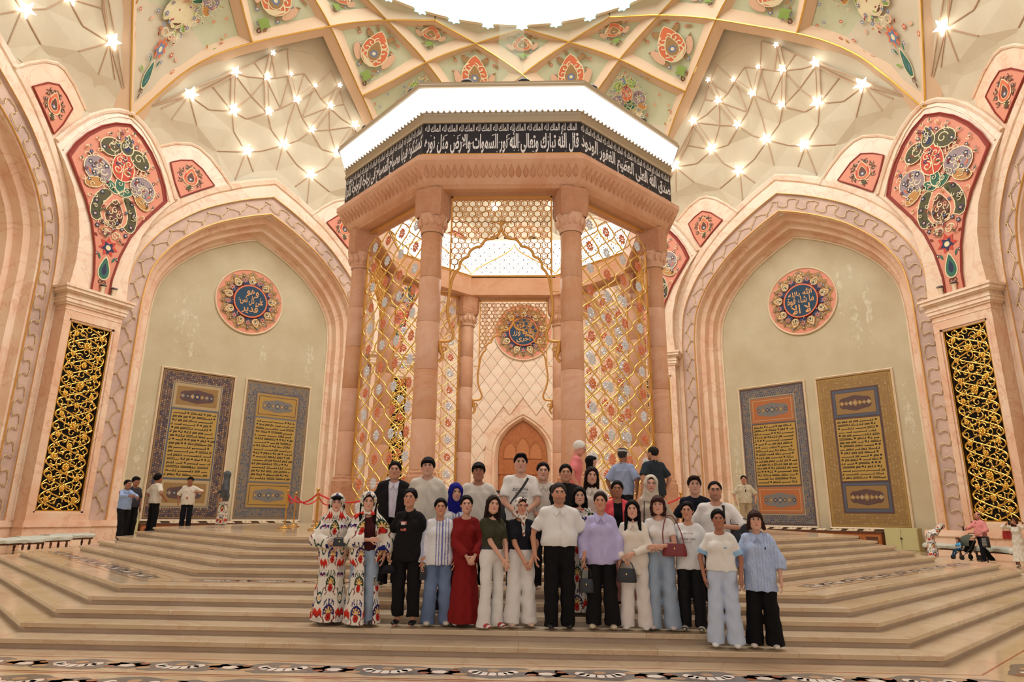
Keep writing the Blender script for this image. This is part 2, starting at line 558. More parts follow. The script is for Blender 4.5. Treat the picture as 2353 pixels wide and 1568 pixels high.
def spandrel_ornament(o, cols, rnd):
    """tall arabesque: s runs upwards 0..9, t sideways"""
    a1, a2, a3, a4, a5, fl, ln = cols
    # foot
    o.curl(-.1, .35, .14, 0, .9, .05, 'brown'); o.curl(.1, .35, .14, math.pi, .9, .05, 'brown', -1)
    o.leaf(0, .0, .3, .07, math.pi / 2, 'brown')
    o.drop(0, 1.0, 1.05, .62, math.pi / 2, ln)
    o.drop(0, 1.0, .93, .52, math.pi / 2, a2)
    o.drop(0, 1.0, .5, .25, math.pi / 2, fl)
    for s in (-1, 1):
        o.leaf(.3 * s, 1.5, .35, .07, math.pi / 2 - s * .4, a2)
        o.flower(.55 * s, 1.75, .11, fl, 'cream', 5)
    # flower
    o.flower(0, 2.25, .52, a3, ln, 7, .3)
    o.flower(0, 2.2, .36, fl, 'cream', 5, .3)
    for s in (-1, 1):
        o.curl(.25 * s, 2.9, .28, 0 if s > 0 else math.pi, 1.1, .06, ln, s)
        o.leaf(.35 * s, 2.7, .5, .12, math.pi / 2 - s * .7, 'pink' if a1 == 'olive' else 'peach')
        o.leaf(.62 * s, 2.6, .24, .07, math.pi / 2 - s * .9, 'darkred')
    # lower shield
    for s in (-1, 1):
        o.ell(.72 * s, 4.3, .5, .98, ln, rot=s * .25)
        o.ell(.72 * s, 4.3, .45, .93, a1, rot=s * .25)
    o.drop(0, 4.15, 1.75, 1.45, math.pi / 2, ln)
    o.drop(0, 4.15, 1.64, 1.35, math.pi / 2, 'pink' if a1 == 'olive' else 'peach')
    o.drop(0, 4.05, 1.35, 1.0, math.pi / 2, ln, .6)
    o.drop(0, 4.05, 1.25, .92, math.pi / 2, 'brown', .6)
    for q in range(5):
        a = q * 1.2566 + .3
        o.curl(.24 * math.cos(a), 4.0 + .28 * math.sin(a), .17, a, 1.1, .045, ln, 1 if q % 2 else -1)
    o.flower(.24, 4.25, .13, 'pink', 'brown', 6); o.flower(-.24, 4.25, .13, 'pink', 'brown', 6)
    for s in (-1, 1):
        for (x, z, r) in ((.95, 3.7, .17), (1.0, 4.4, .16), (.75, 3.15, .15), (.8, 4.95, .15), (.5, 3.4, .13)):
            o.flower(x * s, z, r, fl, 'red' if r > .15 else 'blue', 5, rnd.random())
            o.flower(x * s, z, r * .4, 'cream', fl, 5)
    # waist of green palmettes
    for s in (-1, 1):
        o.drop(.38 * s, 5.45, .95, .5, math.pi / 2 - s * 1.0, ln)
        o.drop(.38 * s, 5.45, .85, .42, math.pi / 2 - s * 1.0, a2)
        o.line([(0, 5.2), (.2 * s, 5.4), (.45 * s, 5.6)], .04, ln)
    o.drop(0, 5.75, .95, .55, math.pi / 2, ln)
    o.drop(0, 5.75, .85, .46, math.pi / 2, a2)
    # lilac lobes left and right
    for s in (-1, 1):
        o.ell(1.22 * s, 6.0, .74, .72, ln, n=18)
        o.ell(1.22 * s, 6.0, .69, .67, a4, n=18)
        o.ell(1.3 * s, 5.25, .5, .3, ln, rot=-s * .5)
        o.ell(1.3 * s, 5.25, .46, .26, 'ochre', rot=-s * .5)
        for q in range(3):
            a = q * 2.1
            o.curl(1.15 * s + .2 * math.cos(a), 6.0 + .2 * math.sin(a), .22, a, .9, .05, ln, s)
        for (x, z, r) in ((1.65, 6.2, .15), (.85, 6.35, .17), (1.35, 5.65, .13), (1.55, 5.3, .12), (1.75, 6.6, .11), (1.0, 5.5, .1)):
            o.flower(x * s, z, r, fl, 'cream', 5, rnd.random())
        o.leaf(1.5 * s, 5.6, .35, .06, .9 if s > 0 else 2.2, 'orange')
    # red heart
    o.drop(0, 6.75, 1.7, 1.25, math.pi / 2, ln)
    o.drop(0, 6.75, 1.6, 1.15, math.pi / 2, a3)
    for s in (-1, 1):
        o.curl(.28 * s, 6.5, .26, math.pi / 2, 1.2, .055, ln, s)
        o.curl(.25 * s, 7.0, .22, 0, 1.2, .05, ln, -s)
        o.flower(.33 * s, 6.75, .14, fl, 'red', 6)
    o.flower(0, 7.15, .17, fl, 'red', 6)
    o.line([(0, 5.9), (0, 6.4), (0, 6.9)], .05, ln)
    # olive crown
    for s in (-1, 1):
        o.ell(.8 * s, 7.5, .62, .5, ln, rot=-s * .5)
        o.ell(.8 * s, 7.5, .57, .45, a1, rot=-s * .5)
        o.curl(.72 * s, 7.55, .3, 0, 1.1, .05, ln, s)
        o.flower(1.15 * s, 7.3, .15, fl, 'cream', 5)
        o.flower(.5 * s, 8.15, .13, fl, 'cream', 5)
    o.drop(0, 7.9, 1.0, .75, math.pi / 2, ln)
    o.drop(0, 7.9, .9, .66, math.pi / 2, a1)
    o.drop(0, 7.85, .55, .36, math.pi / 2, fl)
    # filigree that closes the gaps between the lobes
    o.k += 1; o.hold = True
    for k in range(120):
        z = rnd.uniform(2.7, 8.5)
        wd = float(np.interp(z, [2.7, 3.4, 4.2, 5.2, 6.0, 7.0, 7.8, 8.5], [.4, .8, 1.15, 1.6, 1.95, 1.75, 1.2, .5]))
        x = rnd.uniform(-wd, wd)
        q = rnd.random()
        if q < .5: o.curl(x, z, rnd.uniform(.1, .2), rnd.random() * 6, rnd.uniform(.7, 1.2), .035, ln, 1 if x > 0 else -1)
        elif q < .72: o.flower(x, z, rnd.uniform(.07, .13), fl, rnd.choice(['red', 'cream', 'blue']), 5, rnd.random())
        else: o.leaf(x, z, rnd.uniform(.18, .35), .06, rnd.random() * 6, rnd.choice([a1, 'ochre', 'darkred', 'brown' if a1 == 'olive' else 'peach']))
    # loose sprigs round the rim
    for s in (-1, 1):
        for (x, z) in ((1.0, 8.1), (1.5, 7.5), (1.9, 6.9), (2.05, 6.1), (1.85, 5.2), (1.45, 4.5), (.55, 8.5), (1.3, 7.0), (.2, 8.75)):
            o.curl(x * s, z, .13, rnd.random() * 6, .8, .035, ln, s)
            o.leaf(x * s, z, .2, .045, rnd.random() * 6, 'ochre' if rnd.random() < .6 else a2)
            if rnd.random() < .5: o.flower(x * s + .1, z + .12, .07, fl, 'cream', 5)

mat('window_glass', (230, 240, 245), .02, alpha=.08)
BM = bay_meshes()
walls = {}
for name, ang in BAYS.items():
    wl = empty('wall_' + name, CEN, R(ang - 90))
    tag(wl, {'back': 'pale pink marble arch bay with diamond cladding behind the pavilion'}.get(name, 'pink marble pointed-arch bay of the hall, %s side' % name.replace('_', ' ')), None, None, 'structure')
    walls[name] = wl
    for k, me in BM.items():
        if k == 'tile_backing' and name != 'back': continue
        if k == 'plaster_panel' and (name == 'back' or name.startswith('front')): continue
        if k in ('corner_paint1', 'corner_paint-1'): continue
        o = link(k.rstrip('-1'), me, wl)
        if k == 'gilt_edge': o['kind'] = 'stuff'
        if k.startswith('corner_panel'):
            link('painted_ornament', BM['corner_paint' + k[12:]], o)
# pale streaks of filler on the plaster of the two carpet walls
for name, spots in (('back_left', ((-3.75, 12.3, .5, 2.2), (-3.0, 12.0, .35, 2.9), (.55, 13.3, .25, 1.3), (1.2, 10.9, .2, .8), (4.3, 11.2, .3, 1.5), (-4.9, 5.0, .25, 2.5))), ('back_right', ((2.2, 14.4, .22, 1.6), (2.9, 12.2, .3, 1.6), (3.6, 13, .22, 2.2), (4.9, 6.4, .3, 2.5), (-5.0, 5, .2, 2), (2.9, 15.3, .15, .7)))):
    rnd = random.Random(3)
    for (u, z, w_, h_) in spots:
        g = G()
        for b in range(46):
            q, k = rnd.random() * 6.283, rnd.random() ** .6
            cu, cz, br = u + w_ * k * math.cos(q), z + h_ * k * math.sin(q), rnd.uniform(.03, .16) * (1.3 - k)
            g.ngon([(cu + br * rnd.uniform(.5, 1.1) * math.cos(t), HP - .003 - b * .00005, cz + br * rnd.uniform(.6, 2.4) * math.sin(t)) for t in [2 * math.pi * i / 11 for i in range(11)]])
        o = obj('filler_patch', g, 'plaster_wet', walls[name])
        o['kind'] = 'stuff'
# diamond stone cladding and arch of the back wall
def back_wall():
    wl = walls['back']
    tiles = G()
    n = 0
    def inside(u, z):
        a = abs(u)
        if a > 5.4: return False
        if z < 12: pass
        else:
            f = a / 5.45
            for (f0, g0), (f1, g1) in zip(FG, FG[1:]):
                if f1 <= f <= f0:
                    t = (f - f0) / (f1 - f0 + 1e-9)
                    if z > 12 + 6.4 * (g0 + (g1 - g0) * t): return False
                    break
        if abs(u) < 2.65 and z < 8.9 - 1.15 * abs(u) ** 1.3 * .35: return False
        return True
    du, dz = .46, .62
    g = G()
    h = .972
    g.plate([(0, -dz * h), (du * h, 0), (0, dz * h), (-du * h, 0)], HP + .02, HP + .12)
    me = g.mesh('diamond_tile', ['marble_light'])
    for j in range(1, 31):
        for i in range(-12, 13):
            if (i + j) % 2: continue
            u, z = i * du, j * dz + .2
            if inside(u, z) and inside(u * .98, z + dz * .9):
                o = link('diamond_tile', me, wl, (u, random.Random(i * 77 + j).uniform(-.008, .008), z))
    # door arch surround
    def darch(w_, zs, za, H, z0=.0): return archc(w_, zs, za, H, z0)
    g = G(); g.loft([darch(2.62, 5.2, 8.72, HP + .1), darch(2.6, 5.2, 8.7, HP - .12), darch(2.16, 5.2, 8.32, HP - .12), darch(2.1, 5.2, 8.25, HP - .02), darch(1.95, 5.2, 8.12, HP - .04), darch(1.72, 5.2, 7.95, HP + .2), darch(1.66, 5.2, 7.9, HP + .55)], 0)
    obj('door_surround', g, 'marble', wl, 35)
back_wall()
def back_door():
    d = empty('door_1', CEN, 0)
    tag(d, 'carved wooden arched door in the back wall', None, None, 'structure')
    Y = HP + .3
    arc = [(u, z) for u, _, z in archc(1.68, 5.2, 7.9, 0)]
    g = G(); g.plate(arc, Y + .1, Y + .3)
    obj('door_back', g, 'wood', d)
    g = G(); g.plate([(u, z) for u, z in arc if z >= 5.2], Y + .02, Y + .12)
    o = obj('tympanum', g, 'wood', d)
    for c, w_, h_ in ((-.88, .44, 1.0), (0, .48, 1.35), (.88, .44, 1.0)):
        g = G(); g.plate([(c + u, z) for u, _, z in archc(w_, 5.55, 5.4 + h_, 0, z0=5.28)], Y - .03, Y + .04)
        obj('carved_leaf', g, 'wood_carved', o)
        g = G(); g.tube([(c + u, Y - .03, z) for u, _, z in archc(w_, 5.55, 5.4 + h_, 0, z0=5.28)], .03, 5)
        obj('leaf_moulding', g, 'wood', o, 60)
    g = G(); g.box(-1.66, 1.66, Y - .02, Y + .12, 4.3, 5.2); g.box(-1.66, 1.66, Y - .06, Y + .1, 4.2, 4.34)
    obj('lintel_board', g, 'wood', d)
    for s in (-1, 1):
        g = G(); g.box(min(0, s * 1.6), max(0, s * 1.6), Y, Y + .1, 0.0, 4.2)
        lf = obj('door_leaf', g, 'wood', d)
        for z0, z1 in ((.3, 1.2), (1.4, 4.0)):
            for k in range(3):
                e = .12 + .16 * k
                g = G()
                x0, x1 = sorted((s * (e), s * (1.6 - e)))
                g.box(x0, x1, Y - .02 - .012 * k, Y, z0 + e * .8, z1 - e * .8)
                obj('door_panel', g, 'wood', lf)
back_door()

# ------------------------------------------------------------------ piers between the bays
def pier_meshes():
    Hq = 22.45
    out = {}
    g = G()
    for (hw, y0, z0, z1) in ((1.48, 22.37, 0, .78), (1.52, 22.31, .78, .86), (1.48, 22.37, .86, .98), (1.44, 22.41, .98, 1.08)):
        g.box(-hw, hw, y0, 23.6, z0, z1)
    out['pier_plinth'] = g.mesh('pier_plinth', ['marble'])
    g = G()
    # frame round the grille opening: four members with a stepped edge
    g.box(-1.4, -1.12, Hq, 23.5, 1.06, 11.0); g.box(1.12, 1.4, Hq, 23.5, 1.06, 11.0)
    g.box(-1.12, 1.12, Hq, 23.5, 1.06, 1.4); g.box(-1.12, 1.12, Hq, 23.5, 10.34, 11.0)
    for s in (-1, 1): g.box(*sorted((s * 1.02, s * 1.12)), Hq + .06, 23.4, 1.4, 10.34)
    g.box(-1.12, 1.12, Hq + .06, 23.4, 1.4, 1.47); g.box(-1.12, 1.12, Hq + .06, 23.4, 10.25, 10.34)
    out['pier_frame'] = g.mesh('pier_frame', ['marble'])
    g = G()
    for (hw, y0, z0, z1) in ((1.42, 22.43, 10.75, 10.8), (1.46, 22.39, 11.0, 11.1), (1.52, 22.33, 11.1, 11.28), (1.56, 22.29, 11.28, 11.36), (1.5, 22.35, 11.36, 11.56), (1.62, 22.23, 11.56, 11.62), (1.7, 22.15, 11.62, 11.78), (1.76, 22.09, 11.78, 11.9)):
        g.box(-hw, hw, y0, 23.6, z0, z1)
    out['pier_cornice'] = g.mesh('pier_cornice', ['marble_light'])
    side = [(1.45, 11.9), (1.36, 13.2), (1.42, 14.4), (1.7, 15.7), (2.15, 16.8), (2.75, 17.8), (3.4, 18.65), (3.1, 19.2), (2.7, 19.9), (2.1, 20.75), (1.4, 21.45), (.75, 21.9), (0, 22.15)]
    out_ = side + [(-a, z) for a, z in side[-2::-1]]
    g = G(); g.plate(out_, Hq - .02, 23.4)
    hood = side[6:] + [(-a, z) for a, z in side[-2:5:-1]]
    g.tube([(a * .97, Hq - .04, z - .06) for a, z in hood], .13, 6)
    g.tube([(a * .86, Hq - .04, z - .35) for a, z in hood], .05, 5)
    out['spandrel'] = g.mesh('spandrel', ['marble_light'], 40)
    ps = [(.45, 11.92), (.46, 12.8), (.66, 14.1), (1.02, 15.3), (1.55, 16.4), (2.2, 17.4), (2.72, 18.2), (2.45, 18.95), (2.0, 19.75), (1.4, 20.5), (.75, 21.05), (0, 21.4)]
    pl = ps + [(-a, z) for a, z in ps[-2::-1]]
    g = G(); g.plate(pl, Hq - .06, Hq)
    out['spandrel_panel'] = g.mesh('spandrel_panel', ['p_pink'])
    g = G()
    inner = [(a * .93, 11.92 + (z - 11.92) * .975 + .1) for a, z in pl]
    A = [(a, Hq - .1, z) for a, z in pl]; B = [(a, Hq - .09, z) for a, z in inner]
    g.loft([A, B], 0)
    g.tube([(a, Hq - .1, z) for a, z in pl], .05, 5, closed=True)
    out['spandrel_border'] = g.mesh('spandrel_border', ['p_darkred'])
    g = G()
    o = Orn(g, lambda t, s, l: (t * 1.0, Hq - .075 - l, 12.15 + s * 1.0))
    spandrel_ornament(o, ('olive', 'green', 'red', 'lilac', 'ochre', 'navy', 'cream'), random.Random(2))
    out['painted_ornament'] = g.mesh('painted_ornament', PAINT)
    return out
PM = pier_meshes()
piers = {}
for name, ang in VERT.items():
    p = empty('wall_pier_' + name, CEN, R(ang - 90))
    tag(p, 'pink marble pier with cornice and painted spandrel, %s' % name.replace('_', ' '), None, None, 'structure')
    piers[name] = p
    sp = None
    for k, me in PM.items():
        if k in ('spandrel_border', 'painted_ornament'):
            link(k, me, sp)
        else:
            o = link(k, me, p)
            if k == 'spandrel_panel': sp = o

# gilt scrollwork grilles in the piers
def grille_proto():
    Y = 22.62
    t = empty('grille_screen', CEN)
    g = G(); g.box(-1.04, 1.04, Y + .18, Y + .22, 1.42, 10.3)
    obj('backing', g, 'black', t)
    g = G()
    for s in (-1, 1): g.box(*sorted((s * .97, s * 1.03)), Y - .08, Y + .08, 1.46, 10.27)
    g.box(-1, 1, Y - .08, Y + .08, 1.46, 1.52); g.box(-1, 1, Y - .08, Y + .08, 10.21, 10.27)
    obj('frame', g, 'gold', t)
    g = G()
    z0, z1 = 1.55, 10.18
    def clampx(x): return max(-.95, min(.95, x))
    per = 2.15
    for ph in (0, math.pi, math.pi / 2, 3 * math.pi / 2):
        for amp, w_ in ((.9, .042),):
            pts = []
            for i in range(120):
                z = z0 + (z1 - z0) * i / 119
                pts.append((clampx(amp * math.sin(2 * math.pi * (z - z0) / per / 1.0 + ph)), Y + .012 * math.cos(2 * math.pi * (z - z0) / per + ph), z))
            g.tube(pts, w_, 5)
    rnd = random.Random(11)
    rows = 31
    for j in range(rows):
        z = z0 + .15 + (z1 - z0 - .3) * j / (rows - 1)
        for x in ((-.75, -.3, .3, .75) if j % 2 else (-.55, 0, .55)):
            hand = 1 if x <= 0 else -1
            a0 = rnd.random() * 6.28
            pts = []
            for i in range(11):
                q = a0 + hand * i / 10 * 2 * math.pi * .95
                r = .2 * (1 - .7 * i / 10)
                pts.append((clampx(x + r * math.cos(q)), Y - .02, z + r * math.sin(q)))
            g.tube(pts, [.034 - .0012 * i for i in range(11)], 5)
            g.ball((pts[-1][0], Y - .03, pts[-1][2]), .045, 6, 4)
            g.ball((clampx(x + .16 * math.cos(a0 + 2)), Y - .03, z + .16 * math.sin(a0 + 2)), .05, 6, 4, 0, (1, .6, 1.6))
    obj('scrollwork', g, 'gold_bright', t, 80)
    # flower heads
    fg = G()
    for i in range(8):
        q = 2 * math.pi * i / 8
        fg.ball((.095 * math.cos(q), 0, .095 * math.sin(q)), .062, 6, 4, 0, (1, .5, 1))
    fg.ball((0, -.02, 0), .06, 6, 4)
    me = fg.mesh('flower_head', ['gold'], 180)
    for j in range(9):
        z = z0 + .45 + j * .965
        for x, k in ((-.62, .85), (.62, .85), (0, 1.25 if j % 2 else .95)):
            zz = z + (.48 if x == 0 else 0)
            if zz > z1 - .1: continue
            o = link('flower_head', me, t, (x, Y - .05, zz))
            o.scale = (k, k, k)
    return t
gp = grille_proto()
GL = {'left_rear': 'gilt scrollwork grille on black beside the left carpet wall', 'right_rear': 'gilt scrollwork grille on black beside the right carpet wall',
      'back_left': 'gilt scrollwork grille seen through the jewelled screen left of the door', 'back_right': 'gilt scrollwork grille between the pavilion and the right carpet arch'}
for i, (k, lb) in enumerate(GL.items()):
    q = gp if i == 0 else copy_tree(gp)
    q.rotation_euler.z = R(VERT[k] - 90)
    tag(q, lb, 'grille', 'gilt grilles in the piers')

# little spot lamps standing on the cornices
def cornice_lamp(ang, t, label):
    e = empty('cornice_spotlight', CEN, R(ang - 90))
    g = G(); g.lathe([(.0, 11.9), (.1, 11.9), (.1, 12.2), (.13, 12.28), (0, 12.28)], (t, 22.3), 10)
    obj('lamp_body', g, 'frame_cream', e, 50)
    g = G(); g.lathe([(0, 12.33), (.17, 12.33), (.17, 12.38), (0, 12.38)], (t, 22.3), 10)
    obj('lamp_cap', g, 'grey_metal', e)
    tag(e, label, 'lamp', 'spot lamps on the pier cornices')
for ang, a, b in ((157.5, 'left grille pier', 'left'), (22.5, 'right grille pier', 'right')):
    cornice_lamp(ang, 0.05, 'small white spot lamp standing on the %s cornice, at the panel foot' % a)
    cornice_lamp(ang, .62 if ang > 90 else -.62, 'small white spot lamp on the %s cornice, nearer the carpet arch' % a)

# unseen glazed arches added behind the camera so sky light fills the front
def added_arch_window(i, ang):
    wn = empty('window_%d' % i, CEN, R(ang - 90))
    tag(wn, 'tall arched window of clear panes in the entrance side of the hall', None, None, 'structure')
    g = G()
    for u in range(-5, 6):
        f = abs(u) / 5.5
        top = 12 + 6.4 * float(np.interp(-f, [-a for a, b in FG], [b for a, b in FG]))
        g.box(u - .04, u + .04, HP - .06, HP + .06, 0, top)
    for z in range(1, 18):
        hw = 5.5 if z < 12 else 5.5 * float(np.interp((z - 12) / 6.4, [b for a, b in FG], [a for a, b in FG]))
        g.box(-hw, hw, HP - .05, HP + .05, z - .035, z + .035)
    obj('window_frame', g, 'dark_wood', wn)
    g = G(); g.ngon([(u, HP + .02, z) for u, _, z in archc(5.5, 12, 18.5, HP)])
    obj('pane', g, 'window_glass', wn)
for i, a in enumerate((270, 225, 315)): added_arch_window(i + 1, a)

# ------------------------------------------------------------------ ceiling: shell of revolution, ribs, coffers, star lamps, lit oculus
SHELL = [(22.6, 19.4), (22.58, 21.75), (21.62, 24.8), (19.8, 28.1), (17.4, 30.5), (15.7, 31.9), (14.2, 32.45)]
ceil_o = empty('ceiling', CEN)
tag(ceil_o, 'cream domed ceiling with gilt-edged interlaced ribs and painted coffers', None, None, 'structure')
def shell_r(z):
    return float(np.interp(z, [p[1] for p in SHELL], [p[0] for p in SHELL]))
sm = catmull([np.array(p) for p in SHELL], 3)
def shell_r2(z, a):        # the foot of the shell runs behind hoods and spandrels
    a = abs((a + 22.5) % 45 - 22.5)
    return shell_r(z) + float(np.interp(a, [0, 8, 12, 17, 22.5], [-.15, .05, .5, .6, .25])) * min(max((23.4 - z) / 1.5, 0), 1)
g = G(); g.loft([[pol(shell_r2(p[1], a), a, p[1]) for a in np.arange(0, 360, 2.5)] for p in sm], 0, closed=True)
obj('vault_shell', g, 'vault_cream', ceil_o, 40)
# nodes: (radius, angle from the pier axis, height)
NV, NP, N2, N3, N4, NN, NX = (22.47, 0, 21.75), (18.9, 11.44, 28.09), (16.33, 22.5, 30.0), (16.59, 0, 30.3), (15.32, 11.03, 31.44), (14.47, 0, 31.89), (14.3, 22.5, 32.0)
def cyl(n, a=0., mir=1): return np.array((n[0], a + mir * n[1], n[2]), float)
def to3(c): return pol(c[0], c[1], c[2])
def onorm(c):
    ph = R(np.interp(c[2], [21, 25, 28, 30, 32.5], [8, 25, 38, 50, 62]))
    v = pol(math.cos(ph), c[1], 0)
    v.z = math.sin(ph)
    return v
SEG = 6
def bpath(a, mir):   # from the pier at angle a towards the next pier
    return catmull([cyl(NV, a), cyl((20.85, 5.0, 25.75), a, mir), cyl(NP, a, mir), cyl(N2, a, mir), cyl((N4[0], 45 - N4[1], N4[2]), a, mir), cyl((NN[0], 45, NN[2]), a, mir)], SEG)
def ppath(a, mir):
    return catmull([cyl(NP, a, mir), cyl(N3, a), cyl(N4, a, -mir), cyl(NX, a, -mir)], SEG)
def rib_mesh(path, hw, dep):
    P = [to3(c) for c in path]
    A, B, C = [], [], []
    for i, c in enumerate(path):
        t = (P[min(i + 1, len(P) - 1)] - P[max(i - 1, 0)]).normalized()
        n = onorm(c)
        s = t.cross(n).normalized()
        A.append(P[i] + n * dep + s * hw)
        B.append(P[i])
        C.append(P[i] + n * dep - s * hw)
    g = G(); g.loft([A, B, C], 0)
    g2 = G(); g2.tube([p - onorm(c) * .02 for p, c in zip(P, path)], .045, 5)
    return g, g2
HW, DEP = .62, .42
for mir in (1, -1):
    for fn, nm in ((bpath, 'long_rib'), (ppath, 'cross_rib')):
        ga, gb = rib_mesh(fn(0, mir), HW if fn is bpath else .52, DEP if fn is bpath else .38)
        ma, mb = ga.mesh(nm, ['rib'], 40), gb.mesh('gilt_line', ['gold'], 60)
        for k in range(8):
            o = link(nm, ma, ceil_o, rz=R(22.5 + 45 * k))
            link('gilt_line', mb, o)
def sub(path, i, j): return path[i * SEG:j * SEG + 1]
def coons(c0, c1, c2, c3, n=10):
    """c0 A-B, c1 B-C, c2 D-C, c3 A-D as cyl curves -> function(u, v) -> cyl"""
    def at(c, t):
        x = t * (len(c) - 1)
        i = min(int(x), len(c) - 2)
        return c[i] + (c[i + 1] - c[i]) * (x - i)
    A, B, C, Dd = c0[0], c0[-1], c1[-1], c2[0]
    def f(u, v):
        return (1 - v) * at(c0, u) + v * at(c2, u) + (1 - u) * at(c3, v) + u * at(c1, v) - ((1 - u) * (1 - v) * A + u * (1 - v) * B + u * v * C + (1 - u) * v * Dd)
    return f
def coffer(name, f, ma, orn):
    LIFT = .36
    g = G()
    n = 30
    rows = []
    for j in range(n + 1):
        rows.append([to3(f(i / n, j / n)) + onorm(f(i / n, j / n)) * LIFT for i in range(n + 1)])
    g.loft(rows, 0)
    me = g.mesh(name, [ma], 60)
    mo = None
    if orn:
        go = G()
        def mp(s, t, l):       # s along the axis 0..1, t sideways
            u, v = s + t, s - t
            c = f(u, v)
            return to3(c) + onorm(c) * (LIFT - (.16 if name == 'kite_coffer' else .06) - l * 2)
        orn(Orn(go, mp))
        mo = go.mesh('painted_ornament', PAINT)
    return me, mo
rnd = random.Random(4)
def orn_big(o):
    """o maps s along the axis from the foot up"""
    sub_ = Orn(o.g, lambda t, s, l: o.f(.10 + s * .0875, t * .072 * 1.05, l))
    sub_.st = .0018
    spandrel_ornament(sub_, ('lime', 'green', 'orange', 'lilac', 'ochre', 'blue', 'cream'), random.Random(8))
    for k in range(46):
        s = rnd.uniform(.2, .85)
        lim = min(s, 1 - s) * .8
        t = rnd.uniform(-lim, lim)
        sub2 = Orn(o.g, lambda a, b, l, s=s, t=t: o.f(s + a, t + b, l))
        if rnd.random() < .5: sub2.flower(0, 0, .013, rnd.choice(['red', 'orange', 'blue']), 'cream', 5)
        else: sub2.leaf(0, 0, .035, .008, rnd.random() * 6, rnd.choice(['peach', 'lime', 'ochre', 'peach']))
def orn_med(o, sc_=1.):
    q = Orn(o.g, lambda a, b, l: o.f(.5 + a * sc_, b * sc_, l))
    q.st = .0012
    for s in (-1, 1):
        for (x, y, r) in ((-.02, .17, .025), (.2, .12, .03), (-.2, .1, .026), (.12, .2, .022), (.3, .05, .018), (-.3, .04, .022)):
            q.flower(x, y * s, r, 'red' if x > 0 else 'blue', 'cream', 6)
            q.leaf(x, y * s, .07, .018, rnd.random() * 6, 'tan')
        q.ell(.17, .1 * s, .05, .035, 'tan', s * .6)
        q.ell(-.08, .16 * s, .09, .04, 'peach', s * .4)
        q.curl(-.05, .15 * s, .06, 0, 1, .012, 'peach', s)
    q.drop(0, 0, .36, .27, 0, 'cream')
    q.drop(0, 0, .34, .25, 0, 'orange')
    for k in range(8):
        a = k * .785
        q.curl(.1 * math.cos(a), .085 * math.sin(a), .045, a, 1, .012, 'cream', 1 if k % 2 else -1)
    q.drop(-.02, 0, .2, .14, 0, 'cream')
    q.drop(-.02, 0, .185, .125, 0, 'tan')
    q.flower(-.04, 0, .05, 'blue', 'cream', 7)
    q.ell(-.27, 0, .05, .04, 'lime')
    q.leaf(-.3, 0, .05, .02, math.pi, 'lime'); q.leaf(-.27, .02, .05, .02, 1.8, 'lime'); q.leaf(-.27, -.02, .05, .02, -1.8, 'lime')
    q.curl(-.36, 0, .03, 0, 1, .014, 'brown')
bm_, bp_ = bpath(0, -1), bpath(0, 1)
nb = bpath(-45, 1)     # comes from the neighbour on the minus side
pm_, pp_ = ppath(0, -1), ppath(0, 1)   # pp_: P(+) -> P3 -> N4(-) -> X(-);  pm_: P(-) -> P3 -> N4(+) -> X(+)
rev = lambda c: c[::-1]
fa = coons(sub(bm_, 0, 2), sub(pm_, 0, 1), sub(pp_, 0, 1), sub(bp_, 0, 2))
fb = coons(rev(sub(pm_, 0, 1)), rev(sub(nb, 3, 4))[::-1] if False else None or sub(bm_, 2, 3), rev(sub(nb, 3, 4)) if False else rev(sub(nb, 3, 4)), None) if False else None
# (b) corners: P(-), P3, N4(-), P2(-22.5): axis from the lower outer corner P(-) .. N4(-)
fb = coons(sub(pm_, 0, 1), sub(pp_, 1, 2), sub(nb, 3, 4), sub(bm_, 2, 3))
fc = coons(sub(pp_, 1, 2), sub(nb, 4, 5), rev(rev(sub(bpath(45, -1), 4, 5))), sub(pm_, 1, 2))
fd = coons(sub(nb, 3, 4), sub(pp_, 2, 3), rev(rev(sub(ppath(-45, -1), 2, 3))), sub(bm_, 3, 4))
CO = [('kite_coffer', fa, 'coffer_green', orn_big), ('medallion_coffer', fb, 'coffer_green', orn_med), ('upper_coffer', fc, 'coffer_green', lambda o: orn_med(o, .8)), ('star_coffer', fd, 'coffer_green', lambda o: orn_med(o, .8))]
for nm, f, ma, orn in CO:
    me, mo = coffer(nm, f, ma, orn)
    for k in range(8):
        o = link(nm, me, ceil_o, rz=R(22.5 + 45 * k))
        link('painted_ornament', mo, o)
    if nm == 'medallion_coffer':
        def fm(u, v, f=f):
            c = f(u, v)
            return np.array((c[0], -c[1], c[2]))
        me, mo = coffer(nm, fm, ma, orn)
        for k in range(8):
            o = link(nm, me, ceil_o, rz=R(22.5 + 45 * k))
            link('painted_ornament', mo, o)
# plain ring under the oculus
g = G(); g.lathe([(15.9, 31.75), (15.2, 32.0), (14.12, 32.3)], (0, 0), 64)
obj('oculus_collar', g, 'coffer_plain', ceil_o, 40)

